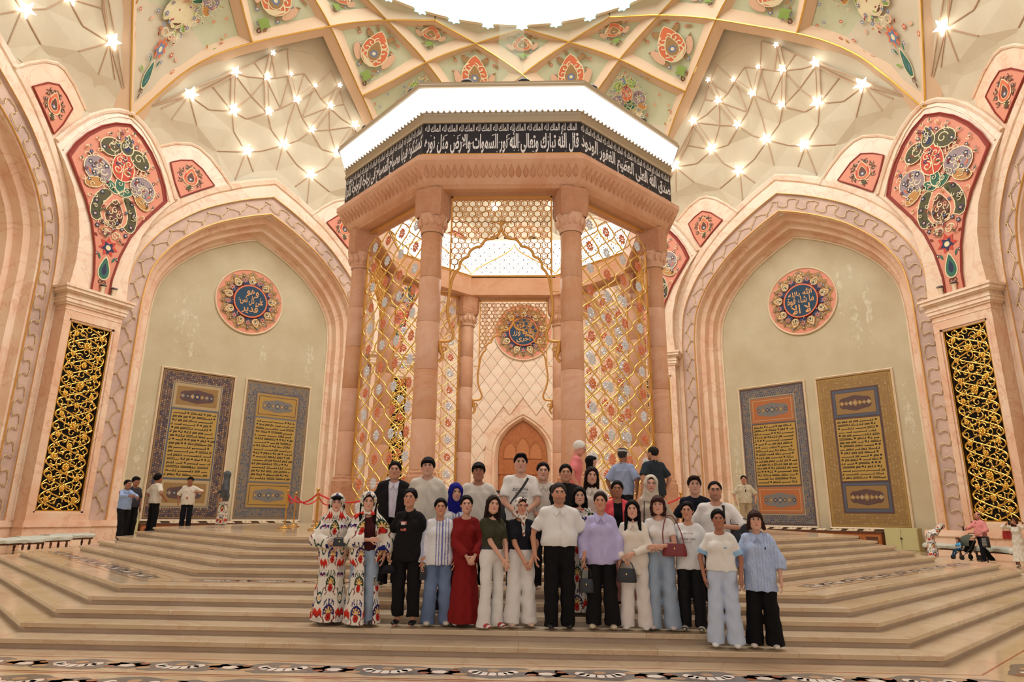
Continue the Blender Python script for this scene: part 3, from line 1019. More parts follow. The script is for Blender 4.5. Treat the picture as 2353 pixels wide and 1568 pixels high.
# star lamps and the faceted net between them (per bay: angle from its middle, height, size)
ST = []
for a, z, r in ((6.7, 28.4, .13), (2.4, 27.93, .12), (6.05, 27.22, .22), (11.3, 26.65, .25), (3.95, 25.6, .22), (9.3, 24.86, .31), (16.2, 24.47, .33), (5.5, 23.0, .31)):
    ST += [(-a, z, r), (a, z, r)]
ST += [(0, 26.83, .22), (0, 24.22, .3)]
def vault_net():
    """facets and lines of one bay, built round angle 0 (bay middle)"""
    pts, lift = [], []
    for a, z, r in ST: pts.append((a, z)); lift.append(.17)
    nst = len(pts)
    for a, z in ((0, 29.3), (4.4, 29.0), (8.6, 27.75), (4.4, 27.55), (9, 26.9), (2, 26.2), (7.2, 26.1), (13.5, 25.6), (2.3, 24.9), (6.7, 24.9), (12.6, 24.4), (19.0, 23.2), (3, 23.5), (8, 23.9), (13.5, 23.3), (17, 23.0), (0, 22.7), (9.5, 22.5), (20, 21.8), (14, 21.9), (3.5, 22.1), (0, 28.4), (0, 25.6)):
        for s in ((-1, 1) if a else (1,)): pts.append((a * s, z)); lift.append(.02)
    for a in np.arange(-22, 22.1, 2.0):
        pts.append((float(a), 21.2)); lift.append(0.)
        if abs(a) > 9: pts.append((float(a), 22.4)); lift.append(0.)
    from mathutils.geometry import delaunay_2d_cdt
    res = delaunay_2d_cdt([Vector((a * .37, z)) for a, z in pts], [], [], 0, 1e-5)
    vs, fs, orig = res[0], res[2], res[3]
    g = G()
    V3 = []
    for i, v in enumerate(vs):
        a, z = v.x / .37, v.y
        l = lift[orig[i][0]]
        r = shell_r2(z, a) - l
        V3.append(pol(r, a, z))
    g.add(V3, [list(f) for f in fs], 0)
    gl = G()
    idx = {}
    done = set()
    for f in fs:
        for i in range(3):
            e = tuple(sorted((f[i], f[(i + 1) % 3])))
            if e in done: continue
            done.add(e)
            p, q = V3[e[0]], V3[e[1]]
            k = orig[e[0]][0] < nst, orig[e[1]][0] < nst
            if not any(k): continue
            n = Vector((p.x, p.y, 0)).normalized()
            side = (q - p).cross(n).normalized()
            for sgn in ((-1, 1) if all(k) else (0,)):
                a, b = p + side * .13 * sgn - n * .03, q + side * .13 * sgn - n * .03
                gl.tube([a, b], .032, 4, cap=False)
    return g.mesh('facet_net', ['vault_cream']), gl.mesh('net_line', ['vault_line'])
ma, mb = vault_net()
for k in range(8):
    o = link('facet_net', ma, ceil_o, rz=R(45 * k))
    link('net_line', mb, o)
def star_mesh(r):
    g = G()
    pts = [((r * 1.35 if i % 2 == 0 else r * .56) * math.sin(math.pi * i / 5), (r * 1.35 if i % 2 == 0 else r * .56) * math.cos(math.pi * i / 5)) for i in range(10)]
    g.plate(pts, -.04, .04, 0, 1)
    return g.mesh('star_lamp', ['lamp_white', 'lamp_white'])
def ordinal(i): return ['first', 'second', 'third', 'fourth', 'fifth', 'sixth', 'seventh', 'eighth', 'ninth', 'tenth'][i]
sm_cache = {}
def place_star(bay, a, z, r, label, group):
    ang = bay - a
    rr = shell_r(z) - .42
    p = pol(rr, ang, z) + Vector(CEN)
    if r not in sm_cache: sm_cache[r] = star_mesh(r)
    o = link('star_lamp', sm_cache[r], None, p)
    o.rotation_euler = (R(34), random.Random(a * 7 + z).uniform(-.3, .3), R(ang - 90))
    tag(o, label, 'lamp', group)
for bay, side in ((135, 'left'), (45, 'right')):
    order = sorted(ST, key=lambda q: -q[1])
    rows = [order[i:i + 6] for i in range(0, 18, 6)]
    for rn, row in zip(('top', 'middle', 'lowest'), rows):
        row = sorted(row, key=lambda q: q[0])
        for i, (a, z, r) in enumerate(row):
            place_star(bay, a, z, r, 'glowing white star lamp, %s from left in the %s tier of the %s vault' % (ordinal(i), rn, side), 'star lamps in the %s vault' % side)
for bay, side, nm in ((180, 1, 'far left corner'), (0, -1, 'far right corner')):
    vis = [q for q in ST if q[0] * side > 4 and q[1] < 27]
    for i, (a, z, r) in enumerate(sorted(vis, key=lambda q: -q[1])):
        place_star(bay, a, z, r, 'glowing star lamp in the %s vault, %s from the top' % (nm, ordinal(i)), 'star lamps at the picture edges')
for a, z, r in ST:
    if abs(a) < 6 and z < 24.5:
        place_star(90, a, z, r, 'glowing star lamp of the rear vault behind the pavilion, %s' % ('in its middle' if a == 0 else 'left' if a < 0 else 'right'), 'star lamps in the rear vault')

# oculus: lit disc with pale blue crystal stars along its rim
oc = empty('oculus_light', (0, D, 32.0))
tag(oc, 'huge round glowing skylight at the crown of the dome', 'skylight')
g = G()
g.ngon([(14.15 * math.cos(2 * math.pi * i / 96), 14.15 * math.sin(2 * math.pi * i / 96), .12) for i in range(96)][::-1])
obj('lit_disc', g, 'lamp_oculus', oc)
g = G()
rings = []
for r, z in ((14.25, .4), (14.25, 0), (14.05, 0), (14.05, .14)):
    rings.append([(r * math.cos(2 * math.pi * i / 96), r * math.sin(2 * math.pi * i / 96), z) for i in range(96)])
g.loft(rings, 0, closed=True)
obj('rim', g, 'frame_cream', oc, 60)
g = G()
pts = [((.42 if i % 2 == 0 else .24) * math.sin(math.pi * i / 6), (.42 if i % 2 == 0 else .24) * math.cos(math.pi * i / 6)) for i in range(12)]
g.plate(pts, -.04, .04)
cs = g.mesh('crystal_star', ['lamp_cyan'])
for k in range(40):
    a = 360 * k / 40
    o = link('crystal_star', cs, oc, pol(13.9, a, -.25))
    o.rotation_euler = (R(-20), 0, R(a - 90))
for k in range(24):
    a = 360 * k / 24 + 4
    o = link('crystal_star', cs, oc, pol(12.6, a, -.2))
    o.rotation_euler = (R(-20), .2, R(a - 90))

# ------------------------------------------------------------------ floor and stepped platform
fl = empty('floor', CEN)
tag(fl, 'polished beige marble hall floor with inlaid border', None, None, 'structure')
g = G()
g.ngon([(25 * math.cos(2 * math.pi * i / 64), 25 * math.sin(2 * math.pi * i / 64), 0) for i in range(64)])
obj('floor_slab', g, 'floor_stone', fl)
A10, TR, LAND = 9.1448, .374, 1.1697
def apo(k):
    a = A10 + (10 - k) * TR
    if k <= 5: a += LAND - TR
    return a
def octa(a, z): return [(a * T22, -a, z), (a, -a * T22, z), (a, a * T22, z), (a * T22, a, z), (-a * T22, a, z), (-a, a * T22, z), (-a, -a * T22, z), (-a * T22, -a, z)]
plat = empty('stepped_platform', CEN)
tag(plat, 'octagonal stepped platform of beige marble carrying the pavilion', 'platform')
NOS, TH = .045, .055
for k in range(1, 11):
    a = apo(k)
    z0, z1 = (k - 1) * RISE, k * RISE
    g = G()
    g.loft([octa(a - NOS, z0 - .005), octa(a - NOS, z1 - TH)], 0, closed=True)
    st = obj('step', g, 'riser_stone', plat)
    inner = (apo(k + 1) - NOS - .03) if k < 10 else 0.
    # nosed slabs: on the sides that the picture shows cut into pieces, the far sides whole
    for s in range(8):
        ang = s * 45 - 90            # direction of the side's outward normal
        front = ang in (-90, -135 + 0, -45, -180, 0) or s in (0, 1, 7)
        if k == 10 and s > 0: pass
        L0 = 2 * a * T22
        n = max(1, round(L0 / 1.55)) if s in (0, 1, 7) else 1
        for i in range(n):
            x0, x1 = -a * T22 + L0 * i / n, -a * T22 + L0 * (i + 1) / n
            inn = inner if k < 10 else a - 1.1
            xi0 = x0 if i > 0 else -inn * T22
            xi1 = x1 if i < n - 1 else inn * T22
            if i == 0 and n == 1: xi0, xi1 = -inn * T22, inn * T22
            gap = .0015
            # local frame: x along the side, y towards the centre (0 at edge)
            o2 = [(x0 + gap, -a), (x1 - gap, -a), (min(xi1, x1 if i < n - 1 else xi1) - gap, -inn), (max(xi0, x0 if i > 0 else xi0) + gap, -inn)]
            gg = G()
            b = .008
            v = [(x, y, z1 - TH) for x, y in o2] + [(x, y, z1 - b) for x, y in o2] + [(o2[0][0], o2[0][1] + b, z1), (o2[1][0], o2[1][1] + b, z1), (o2[2][0], o2[2][1], z1), (o2[3][0], o2[3][1], z1)]
            gg.add(v, [(3, 2, 1, 0), (0, 1, 5, 4), (1, 2, 6, 5), (2, 3, 7, 6), (3, 0, 4, 7), (4, 5, 9, 8), (5, 6, 10, 9), (6, 7, 11, 10), (7, 4, 8, 11), (8, 9, 10, 11)])
            q = obj('tread_slab', gg, 'step_stone', st)
            q.rotation_euler = (0, 0, R(s * 45))
# top of the platform inside its slabs: polished field
g = G()
ai = apo(10) - 1.1
g.ngon(octa(ai, 10 * RISE - .002))
obj('platform_field', g, 'floor_stone', plat)

# inlaid borders: a strip of scrolls along each side (floor and landing)
def inlay_side(a0, wd, z, s_len, mats_scale, parent, ang, name='inlay_border'):
    """a0 distance of the strip's inner edge from the centre, strip grows outwards"""
    g = G()
    hl = s_len / 2
    tn = T22
    def q(x, y, l=0.): return (x, -(a0 + y), z + .0012 + l)
    # ground strip with red edging lines
    def band(y0, y1, m, l): g.add([q(-(a0 + y0) * tn, y0, l), q((a0 + y0) * tn, y0, l), q((a0 + y1) * tn, y1, l), q(-(a0 + y1) * tn, y1, l)], [(3, 2, 1, 0)], m)
    band(0, wd, 2, 0)
    band(.0, wd * .035, 0, .0004); band(wd * .965, wd, 0, .0004)
    period = wd * 1.62
    n = int((2 * a0 * tn) / period)
    x00 = -n * period / 2 + period / 2
    def blob(cx, cy, rx, ry, m, l, n_=16, wob=0., ph=0.):
        g.ngon([q(cx + rx * (1 + wob * math.cos(5 * t + ph)) * math.cos(t), cy + ry * (1 + wob * math.cos(5 * t + ph)) * math.sin(t), l) for t in [2 * math.pi * i / n_ for i in range(n_)]][::-1], m)
    for i in range(n):
        cx = x00 + i * period
        c = wd * .5
        blob(cx + period * .0, c, period * .46, wd * .34, 1, .0008, 20, .12, i)
        blob(cx + period * .5, c, period * .2, wd * .24, 1, .0008, 16, .1, i)
        # white palmette: petals
        for t in range(7):
            aa = -1.1 + 2.2 * t / 6
            blob(cx + period * .19 * math.sin(aa * 1.25), c - wd * .05 + wd * .16 * math.cos(aa * 1.4), period * .06, wd * .12, 0, .0012, 10)
            blob(cx + period * .19 * math.sin(aa * 1.25), c - wd * .05 + wd * .16 * math.cos(aa * 1.4), period * .052, wd * .1, 3, .0016, 10)
        blob(cx, c - wd * .12, period * .06, wd * .09, 4, .002, 10)
        for s in (-1, 1):
            blob(cx + s * period * .3, c - s * wd * .14, period * .075, wd * .07, 4, .0012, 10)
            blob(cx + s * period * .36, c + s * wd * .1, period * .05, wd * .06, 0, .0012, 10)
        blob(cx + period * .5, c + wd * .03, period * .085, wd * .11, 0, .0012, 12, .15)
        blob(cx + period * .5, c + wd * .03, period * .075, wd * .09, 3, .0016, 12, .15)
    o = obj(name, g, ['inlay_red', 'inlay_grey', 'floor_stone', 'inlay_white', 'inlay_tan'], parent)
    o.rotation_euler = (0, 0, R(ang))
    tag(o, None, None, None, None)
    return o
for s in (0, 1, 7):
    inlay_side(apo(1) + .36, .68, 0, 0, 0, fl, s * 45)
    inlay_side(apo(1) + 1.08, .7, 0, 0, 0, fl, s * 45)
    inlay_side(apo(6) + .3, .52, 5 * RISE, 0, 0, plat, s * 45)

# ------------------------------------------------------------------ pavilion: eight columns, cornice, lettered band, lit crown
mat('champagne', (188, 174, 146), .4, metal=.4)
ZP = 10 * RISE
pav = empty('pavilion', (0, D, ZP))
tag(pav, 'octagonal pink marble pavilion with lettered black band and glowing crown', 'pavilion')
def rel(g):      # meshes below are written with absolute heights
    g.v = [(x, y, z - ZP) for x, y, z in g.v]
    return g
AC = 4.64
RC = AC / math.cos(R(22.5))
def column_parts():
    out = []
    g = G()    # plinth and carved base
    def ring8(r, z): return [(r * math.cos(R(22.5 + 45 * i)), r * math.sin(R(22.5 + 45 * i)), z) for i in range(8)]
    g.loft([ring8(r, z) for r, z in ((.0, ZP), (.46, ZP), (.46, ZP + .2), (.42, ZP + .24), (.42, ZP + .3))], closed=True)
    out.append(('plinth', g, 'column_marble', 30))
    g = G()
    g.loft([ring8(r, z) for r, z in ((.42, ZP + .3), (.42, 2.45), (.38, 2.5), (.38, 2.56), (.33, 2.62), (.0, 2.62))], closed=True)
    out.append(('carved_base', g, 'carved_marble', 30))
    zs = [2.62, 3.9, 5.2, 6.5, 7.75, 9.05]
    for a, b in zip(zs, zs[1:]):
        g = G(); ra, rb = (.325 - .006 * (z - 2.6) for z in (a, b))
        g.lathe([(0, a + .003), (ra - .004, a + .003), (ra, a + .01), (rb, b - .01), (rb - .004, b - .003), (0, b - .003)], (0, 0), 24)
        out.append(('drum', g, 'column_marble', 40))
    g = G()
    g.lathe([(.3, 9.05), (.325, 9.08), (.325, 9.13), (.3, 9.16), (.31, 9.2), (.36, 9.32), (.37, 9.34), (.385, 9.42), (.4, 9.5), (.42, 9.56)], (0, 0), 24)
    # muqarnas-like leaves round the neck
    for i in range(12):
        q = 2 * math.pi * i / 12
        g.ball((.36 * math.cos(q), .36 * math.sin(q), 9.36), .075, 6, 5, 0, (1, 1, 1.9))
    out.append(('capital_neck', g, 'column_marble', 40))
    g = G()
    def sq(h, z): return [(h * math.copysign(min(1, abs(math.cos(t)) * 1.3), math.cos(t)), h * math.copysign(min(1, abs(math.sin(t)) * 1.3), math.sin(t)), z) for t in [2 * math.pi * (i + .5) / 16 for i in range(16)]]
    g.loft([sq(.36, 9.5), sq(.4, 9.58), sq(.415, 9.7), sq(.42, 10.3)], closed=True)
    out.append(('capital_block', g, 'carved_marble', 30))
    return [(n, rel(g).mesh(n, [m], s)) for n, g, m, s in out]
CP = column_parts()
for k in range(8):
    a = 22.5 + 45 * k
    p = pol(RC, a, 0)
    c = link('column', None, pav, p, R(a - 90))
    for n, me in CP: link(n, me, c)
def ring(prof, mats, name, parent=pav, seg=None, sm=None):
    g = G()
    g.loft([octa(a, z) for a, z in prof], 0, closed=True)
    return obj(name, rel(g), mats, parent, sm)
ring([(4.2, 11.1), (4.2, 10.32), (4.28, 10.28), (5.0, 10.28), (5.09, 10.37), (5.12, 10.44)], 'marble_deep', 'beam')
ring([(5.12, 10.44), (5.14, 10.47), (5.44, 10.86), (5.48, 10.92), (5.48, 11.06), (5.42, 11.1), (5.2, 11.12)], 'marble_deep', 'cornice')
ring([(5.3, 11.12), (5.31, 11.2), (5.27, 11.2)], 'gold_soft', 'lower_gilt_moulding')
ring([(5.27, 11.19), (5.27, 12.16)], 'navy', 'lettered_band')
ring([(5.27, 12.155), (5.32, 12.16), (5.32, 12.24), (5.29, 12.26), (5.31, 12.33), (5.33, 12.36), (5.3, 12.4), (5.325, 12.49)], 'champagne', 'upper_moulding')
ring([(5.325, 12.49), (5.36, 12.56), (5.53, 13.08), (5.55, 13.12)], 'lamp_crown', 'lit_crown')
ring([(5.55, 13.1), (5.6, 13.11), (5.6, 13.2), (5.56, 13.24), (5.56, 13.3), (5.3, 13.3), (5.28, 13.2)], 'champagne', 'crown_rim')
ring([(4.2, 11.06), (4.2, 11.12), (4.26, 11.15)], 'gold_soft', 'inner_gilt_edge')
# carved tulip frieze on the sloping cornice face, one carved lobe after another
g = G()
for i in range(22):
    x = -2.05 + 4.1 * i / 21
    for (dz, w_) in ((0, .085),):
        t = .5
        y = -(5.14 + .3 * t)
        z = 10.47 + .39 * t
        sl = Vector((0, -.3, .39)).normalized()
        nrm = Vector((0, -.39, -.3)).normalized()
        for q, h in ((0, 1),):
            pts = [(-.08, -.02), (-.06, -.13), (0, -.19), (.06, -.13), (.08, -.02), (.05, .06), (.025, .1), (0, .2), (-.025, .1), (-.05, .06)]
            P0 = [Vector((x + a, y, z)) + sl * b + nrm * .002 for a, b in pts]
            P1 = [Vector((x + a * .8, y, z)) + sl * b * .8 + nrm * .03 for a, b in pts]
            g.loft([P0, P1], closed=True)
            g.ngon(P1)
fm = rel(g).mesh('carved_frieze', ['carved_marble'])
for s in range(8):
    link('carved_frieze', fm, pav, (0, 0, 0), R(45 * s))['kind'] = 'stuff'
# lettering on the band: tall script under a row of Kufic
VERSE = {0: 'قال الله تبارك وتعالى الله نور السموات والأرض مثل نوره', 7: 'كمشكوة فيها مصباح المصباح فى زجاجة الزجاجة كأنها', 1: 'صدق الله العلى العظيم الغفور الودود', 2: 'كوكب درى يوقد من شجرة مباركة زيتونة', 6: 'لا شرقية ولا غربية يكاد زيتها يضىء',
         3: 'ولو لم تمسسه نار نور على نور', 4: 'يهدى الله لنوره من يشاء ويضرب الله الأمثال', 5: 'للناس والله بكل شىء عليم'}
for s in range(8):
    g = G()
    hl = 5.27 * T22 - .04
    words = VERSE[s].split(' ')
    put_text(g, arabic(VERSE[s]), -hl, hl, 11.22, 12.0, -5.276, 0, bold=.026)
    nk = 9
    for i in range(nk):
        x = -hl + 2 * hl * i / nk
        put_text(g, arabic('الملك لله'), x, x + 2 * hl / nk * .9, 11.9, 12.13, -5.277, 0, bold=.014)
    rnd = random.Random(s)
    for i in range(30):    # vowel marks and diamonds
        x, z = rnd.uniform(-hl, hl), rnd.choice((11.26, 11.3, 11.55, 11.7, 11.78))
        r = .018
        g.ngon([(x - r, -5.2765, z), (x, -5.2765, z - r), (x + r, -5.2765, z), (x, -5.2765, z + r)])
    for i in range(9):     # slanting strokes
        x, z = rnd.uniform(-hl + .1, hl - .2), rnd.choice((11.5, 11.62, 11.75))
        g.ngon([(x, -5.2765, z), (x + .1, -5.2765, z + .045), (x + .1, -5.2765, z + .065), (x, -5.2765, z + .02)])
    o = obj('lettering', rel(g), 'white_letter', pav)
    o['kind'] = 'stuff'
    o.rotation_euler.z = R(45 * s)
    # small round bosses along the foot of the lit crown
    g = G()
    for i in range(27):
        x = -5.3 * T22 + .08 + (10.6 * T22 - .16) * i / 26
        g.ball((x, -5.345, 12.495), .042, 6, 4)
    o = obj('crown_bosses', rel(g), 'champagne', pav, 180)
    o['kind'] = 'stuff'
    o.rotation_euler.z = R(45 * s)
# inner lit panels of the crown, lattice in front of them
for s in range(8):
    sl = link('inner_lit_panel', None, pav, (0, 0, 0), R(45 * s))
    def pt(x, t, l=0.):       # t 0 bottom .. 1 top, x in -1..1 of half side; local -y is the side
        a = 4.26 + (5.26 - 4.26) * t ** 1.1 - l
        z = 11.14 + (13.2 - 11.14) * t
        return (x * a * T22, -a, z)
    g = G(); g.loft([[pt(x, t) for x in (-1, 1)] for t in (0, .25, .5, .75, 1)])
    obj('glowing_sheet', rel(g), 'lamp_inner', sl)
    g = G()
    n = 11
    for i in range(-n * 2, n * 2 + 1):       # diagonal lattice
        for d in (1, -1):
            P = []
            for k in range(13):
                t = .12 + .88 * k / 12 * .9
                x = (i + d * k * .8) / n * .5 * 1.2
                if -1 <= x <= 1 and abs(x) < 1.05 - .0 * t:
                    P.append(pt(x, t, .03))
            if len(P) > 1: g.tube(P, .009, 3, cap=False)
    rnd = random.Random(s)
    for i in range(-9, 10):
        for j in range(1, 9):
            if (i + j) % 2: continue
            x, t = i / 9.5, j / 9.2
            c = Vector(pt(x, t, .03))
            r = .035
            g.ngon([c + Vector((-r, 0, 0)), c + Vector((0, 0, -r)), c + Vector((r, 0, 0)), c + Vector((0, 0, r))], 1)
    obj('lattice', rel(g), ['spot_body', 'p_brown'], sl)['kind'] = 'stuff'
    g = G()
    for d in (-1, 1):
        P = [pt(d * (1 - .98 * math.sin(q * math.pi / 2)), .05 + .8 * q ** .75, .05) for q in [i / 14 for i in range(15)]]
        g.tube(P, .028, 5)
    g.tube([pt(-1, 0.02, .03), pt(1, .02, .03)], .035, 5)
    obj('gilt_arch', rel(g), 'gold_soft', sl, 60)
# dark spot lamps on the rim
for (s, x) in ((0, -1.0), (0, .62), (7, -.9), (7, 1.7), (1, -1.75), (1, .6), (4, -.8), (4, .9), (4, .3)):
    g = G()
    g.ball((x, -5.4, 13.38), .16, 10, 6, 0, (1.2, .8, .7))
    g.box(x - .03, x + .03, -5.43, -5.37, 13.28, 13.36)
    o = obj('rim_spotlight', rel(g), 'spot_body', pav, 60)
    o.rotation_euler.z = R(45 * s)
# glass shaft rising from the pavilion to the oculus
g = G()
g.lathe([(.52, 13.0), (.52, 31.9)], (0, 0), 8, rot=R(22.5))
sh = obj('glass_shaft', g, 'tube_glass', None, None, CEN)
tag(sh, 'faint clear glass shaft rising from the pavilion to the skylight', 'glass shaft')

# ------------------------------------------------------------------ jewelled ogee screens in the diagonal openings
def rosette_mesh(ma):
    g = G()
    n = 9
    for i in range(n):
        q = 2 * math.pi * i / n
        c, s = math.cos(q), math.sin(q)
        p = [(.03, 0), (.085, .032), (.14, .04), (.168, 0), (.14, -.04), (.085, -.032)]
        ring0 = [(a * c - b * s, 0, a * s + b * c) for a, b in p]
        for yy in (-.032, .032):
            top = (.1 * c, yy, .1 * s)
            g.add(ring0 + [top], [(k, (k + 1) % 6, 6) for k in range(6)])
    for yy in (-.04, .04):
        g.add([(.035 * math.cos(k * 1.047), 0, .035 * math.sin(k * 1.047)) for k in range(6)] + [(0, yy, 0)], [(k, (k + 1) % 6, 6) for k in range(6)])
    return g.mesh('rosette', [ma])
RM = {'c': rosette_mesh('crystal'), 'a': rosette_mesh('amber')}
def jewel_screen(ang, label):
    """one screen standing between two columns of the side whose normal points to ang"""
    t = empty('jewelled_screen', (0, D, ZP), R(ang - 90))
    tag(t, label, 'screen', 'jewelled screens of the pavilion')
    Y = AC
    hw = AC * T22 - .36
    z0, z1 = ZP + .12, 10.24
    g = G()
    for s in (-1, 1): g.box(*sorted((s * (hw - .05), s * hw)), Y - .03, Y + .03, z0, z1)
    g.box(-hw, hw, Y - .03, Y + .03, z1 - .06, z1); g.box(-hw, hw, Y - .03, Y + .03, z0, z0 + .06)
    obj('frame', rel(g), 'gold_soft', t)
    nc = 4
    cw = (2 * hw - .12) / nc
    ph_ = .66
    g = G(); gb = G()
    rows = int((z1 - z0 - .2) / ph_)
    zb = z0 + .1
    m = rows * 14
    for c in range(nc):
        xc = -hw + .06 + (c + .5) * cw
        for sgn in (-1, 1):
            P = []
            for i in range(m + 1):
                z = zb + rows * ph_ * i / m
                th = math.pi * (z - zb) / ph_
                P.append((xc + sgn * cw * .5 * (.06 + .94 * abs(math.sin(th)) ** 1.25), Y, z))
            g.tube(P, .02, 5, cap=False)
            for i in range(0, m, 3): gb.ball((P[i][0], Y - .02, P[i][2]), .023, 5, 3)
    obj('ogee_lattice', rel(g), 'gold_bright', t, 80)['kind'] = 'stuff'
    b = obj('crystal_beads', rel(gb), 'bead', t, 180)
    b['kind'] = 'stuff'
    for c in range(nc):
        for r in range(rows):
            z = zb + (r + .5) * ph_
            if z > z1 - .2: continue
            x = -hw + .06 + (c + .5) * cw
            k = 'a' if (c in (1, 2)) == (r % 2 == 0) else 'c'
            o = link('rosette', RM[k], t, (x, Y, z - ZP))
            o.rotation_euler.y = (c * 7 + r) * .4
    # fixing studs into the neighbouring columns
    g = G()
    for s in (-1, 1):
        for i in range(9):
            z = z0 + .5 + i * .95
            g.tube([(s * hw, Y, z), (s * (hw + .12), Y, z)], .018, 5); g.ball((s * (hw + .02), Y - .06, z), .03, 6, 4)
    obj('fixing_studs', rel(g), 'gold_soft', t, 80)['kind'] = 'stuff'
for a, lb in ((225, 'jewelled gold screen of the pavilion, front left opening'), (315, 'jewelled gold screen of the pavilion, front right opening'), (135, 'jewelled gold screen seen inside the pavilion, rear left opening'), (45, 'jewelled gold screen seen inside the pavilion, rear right opening')):
    jewel_screen(a, lb)

# ------------------------------------------------------------------ pierced arch screens in the front, rear and side openings
def fret_screen(ang, label):
    t = empty('pierced_arch_screen', (0, D, ZP), R(ang - 90))
    tag(t, label, 'screen', 'pierced arch screens of the pavilion')
    Y = AC
    W, zt, zb = 1.37, 10.22, 7.1
    half = [(0, 9.3), (.06, 9.1), (.2, 8.96), (.4, 8.92), (.52, 8.8), (.56, 8.72), (.72, 8.68), (.86, 8.56), (.9, 8.42), (1.02, 8.36), (1.12, 8.22), (1.13, 8.08), (1.22, 7.98), (1.31, 7.78), (1.36, 7.5), (1.4, 7.2)]
    lower = [(1.42, 6.95), (1.4, 6.7), (1.34, 6.48), (1.26, 6.28), (1.24, 6.12), (1.32, 6.02), (1.5, 6.0), (1.6, 6.0)]
    def below(x):     # arch height at |x|
        x = abs(x)
        for (a, za), (b, zb_) in zip(half, half[1:]):
            if a <= x <= b + 1e-9: return za + (zb_ - za) * (x - a) / max(b - a, 1e-6)
        return 7.2
    g = G()
    for s in (-1, 1): g.box(*sorted((s * (W - .0), s * (W + .04))), Y - .03, Y + .03, 7.2, zt)
    g.box(-W - .04, W + .04, Y - .03, Y + .03, zt - .05, zt)
    obj('frame', rel(g), 'gold_soft', t)
    g = G()
    for s in (-1, 1): g.tube([(s * a, Y, z) for a, z in catmull([np.array(p) for p in half + lower], 3)], .04, 6)
    obj('scalloped_arch', rel(g), 'gold_soft', t, 70)
    # star-and-hexagon lattice: hexagon ring net clipped to the spandrel
    g = G()
    a = .105
    hx, hz = a * math.sqrt(3), a * 1.5
    seen = set()
    for j in range(-1, 24):
        for i in range(-10, 11):
            cx, cz = i * hx + (hx / 2 if j % 2 else 0), zt - .06 - j * hz
            c6 = [(cx + a * math.sin(math.pi / 3 * k), cz + a * math.cos(math.pi / 3 * k)) for k in range(6)]
            def ok(p): return abs(p[0]) < W + .02 and p[1] < zt - .01 and p[1] > below(p[0]) + .02
            for k in range(6):
                p, q = c6[k], c6[(k + 1) % 6]
                key = tuple(sorted(((round(p[0], 2), round(p[1], 2)), (round(q[0], 2), round(q[1], 2)))))
                if key in seen: continue
                seen.add(key)
                if ok(p) and ok(q): g.tube([(p[0], Y, p[1]), (q[0], Y, q[1])], .016, 4, cap=False)
            # inner small star ring
            if ok((cx, cz)) and (i + j) % 2 == 0:
                r6 = [(cx + a * .55 * math.sin(math.pi / 3 * k + .52), cz + a * .55 * math.cos(math.pi / 3 * k + .52)) for k in range(6)]
                if all(ok(p) for p in r6):
                    g.tube([(p[0], Y, p[1]) for p in r6], .011, 4, closed=True)
    obj('star_lattice', rel(g), 'gold_soft', t, 70)['kind'] = 'stuff'
    for s in (-1, 1):      # scroll brackets at the feet, pins into the columns
        g = G()
        g.tube([(s * 1.6, Y, 6.02), (s * 1.56, Y, 5.75), (s * 1.5, Y, 5.6), (s * 1.55, Y, 5.5), (s * 1.6, Y, 5.45)], [.05, .07, .05, .04, .05], 6)
        g.tube([(s * 1.56, Y, 5.76)] + [(s * (1.47 + .06 * math.cos(q)), Y, 5.8 + .06 * math.sin(q)) for q in [i * .6 for i in range(11)]], .025, 5)
        obj('scroll_bracket', rel(g), 'gold_soft', t, 70)
        for a_, z in ((1.37, 9.9), (1.4, 7.4)):
            g = G(); g.tube([(s * a_, Y, z), (s * 1.6, Y, z)], .015, 5)
            obj('fixing_pin', rel(g), 'gold_soft', t, 70)
    g = G()      # palmette at the crown
    for s in (-1, 1): g.tube([(0, Y, 9.34), (s * .1, Y, 9.42), (s * .22, Y, 9.46), (s * .28, Y, 9.4)], .025, 5)
    g.ball((0, Y, 9.42), .05, 6, 5, 0, (1, .6, 2.2))
    obj('crown_palmette', rel(g), 'gold_soft', t, 70)
for a, lb in ((270, 'pierced gold arch screen over the front opening of the pavilion'), (90, 'pierced gold arch screen over the rear opening, before the medallion'), (180, 'pierced gold arch screen in the left side of the pavilion'), (0, 'pierced gold arch screen in the right side of the pavilion')):
    fret_screen(a, lb)
# display case inside the pavilion (only its dark top shows between the people)
e = empty('display_case', (0, D - 1.0, ZP))
tag(e, 'dark glass-topped display case standing inside the pavilion', 'display case')
g = G(); g.box(-1.5, 1.5, -.6, .6, 0, .75)
obj('case_body', g, 'grey_metal', e)
g = G(); g.box(-1.55, 1.55, -.65, .65, .75, .82); g.box(-1.45, 1.45, -.55, .55, .82, 1.05)
obj('case_top', g, 'tube_glass', e)
g = G(); g.box(-1.55, 1.55, -.65, .65, 1.05, 1.1)
obj('case_lid', g, 'spot_body', e)

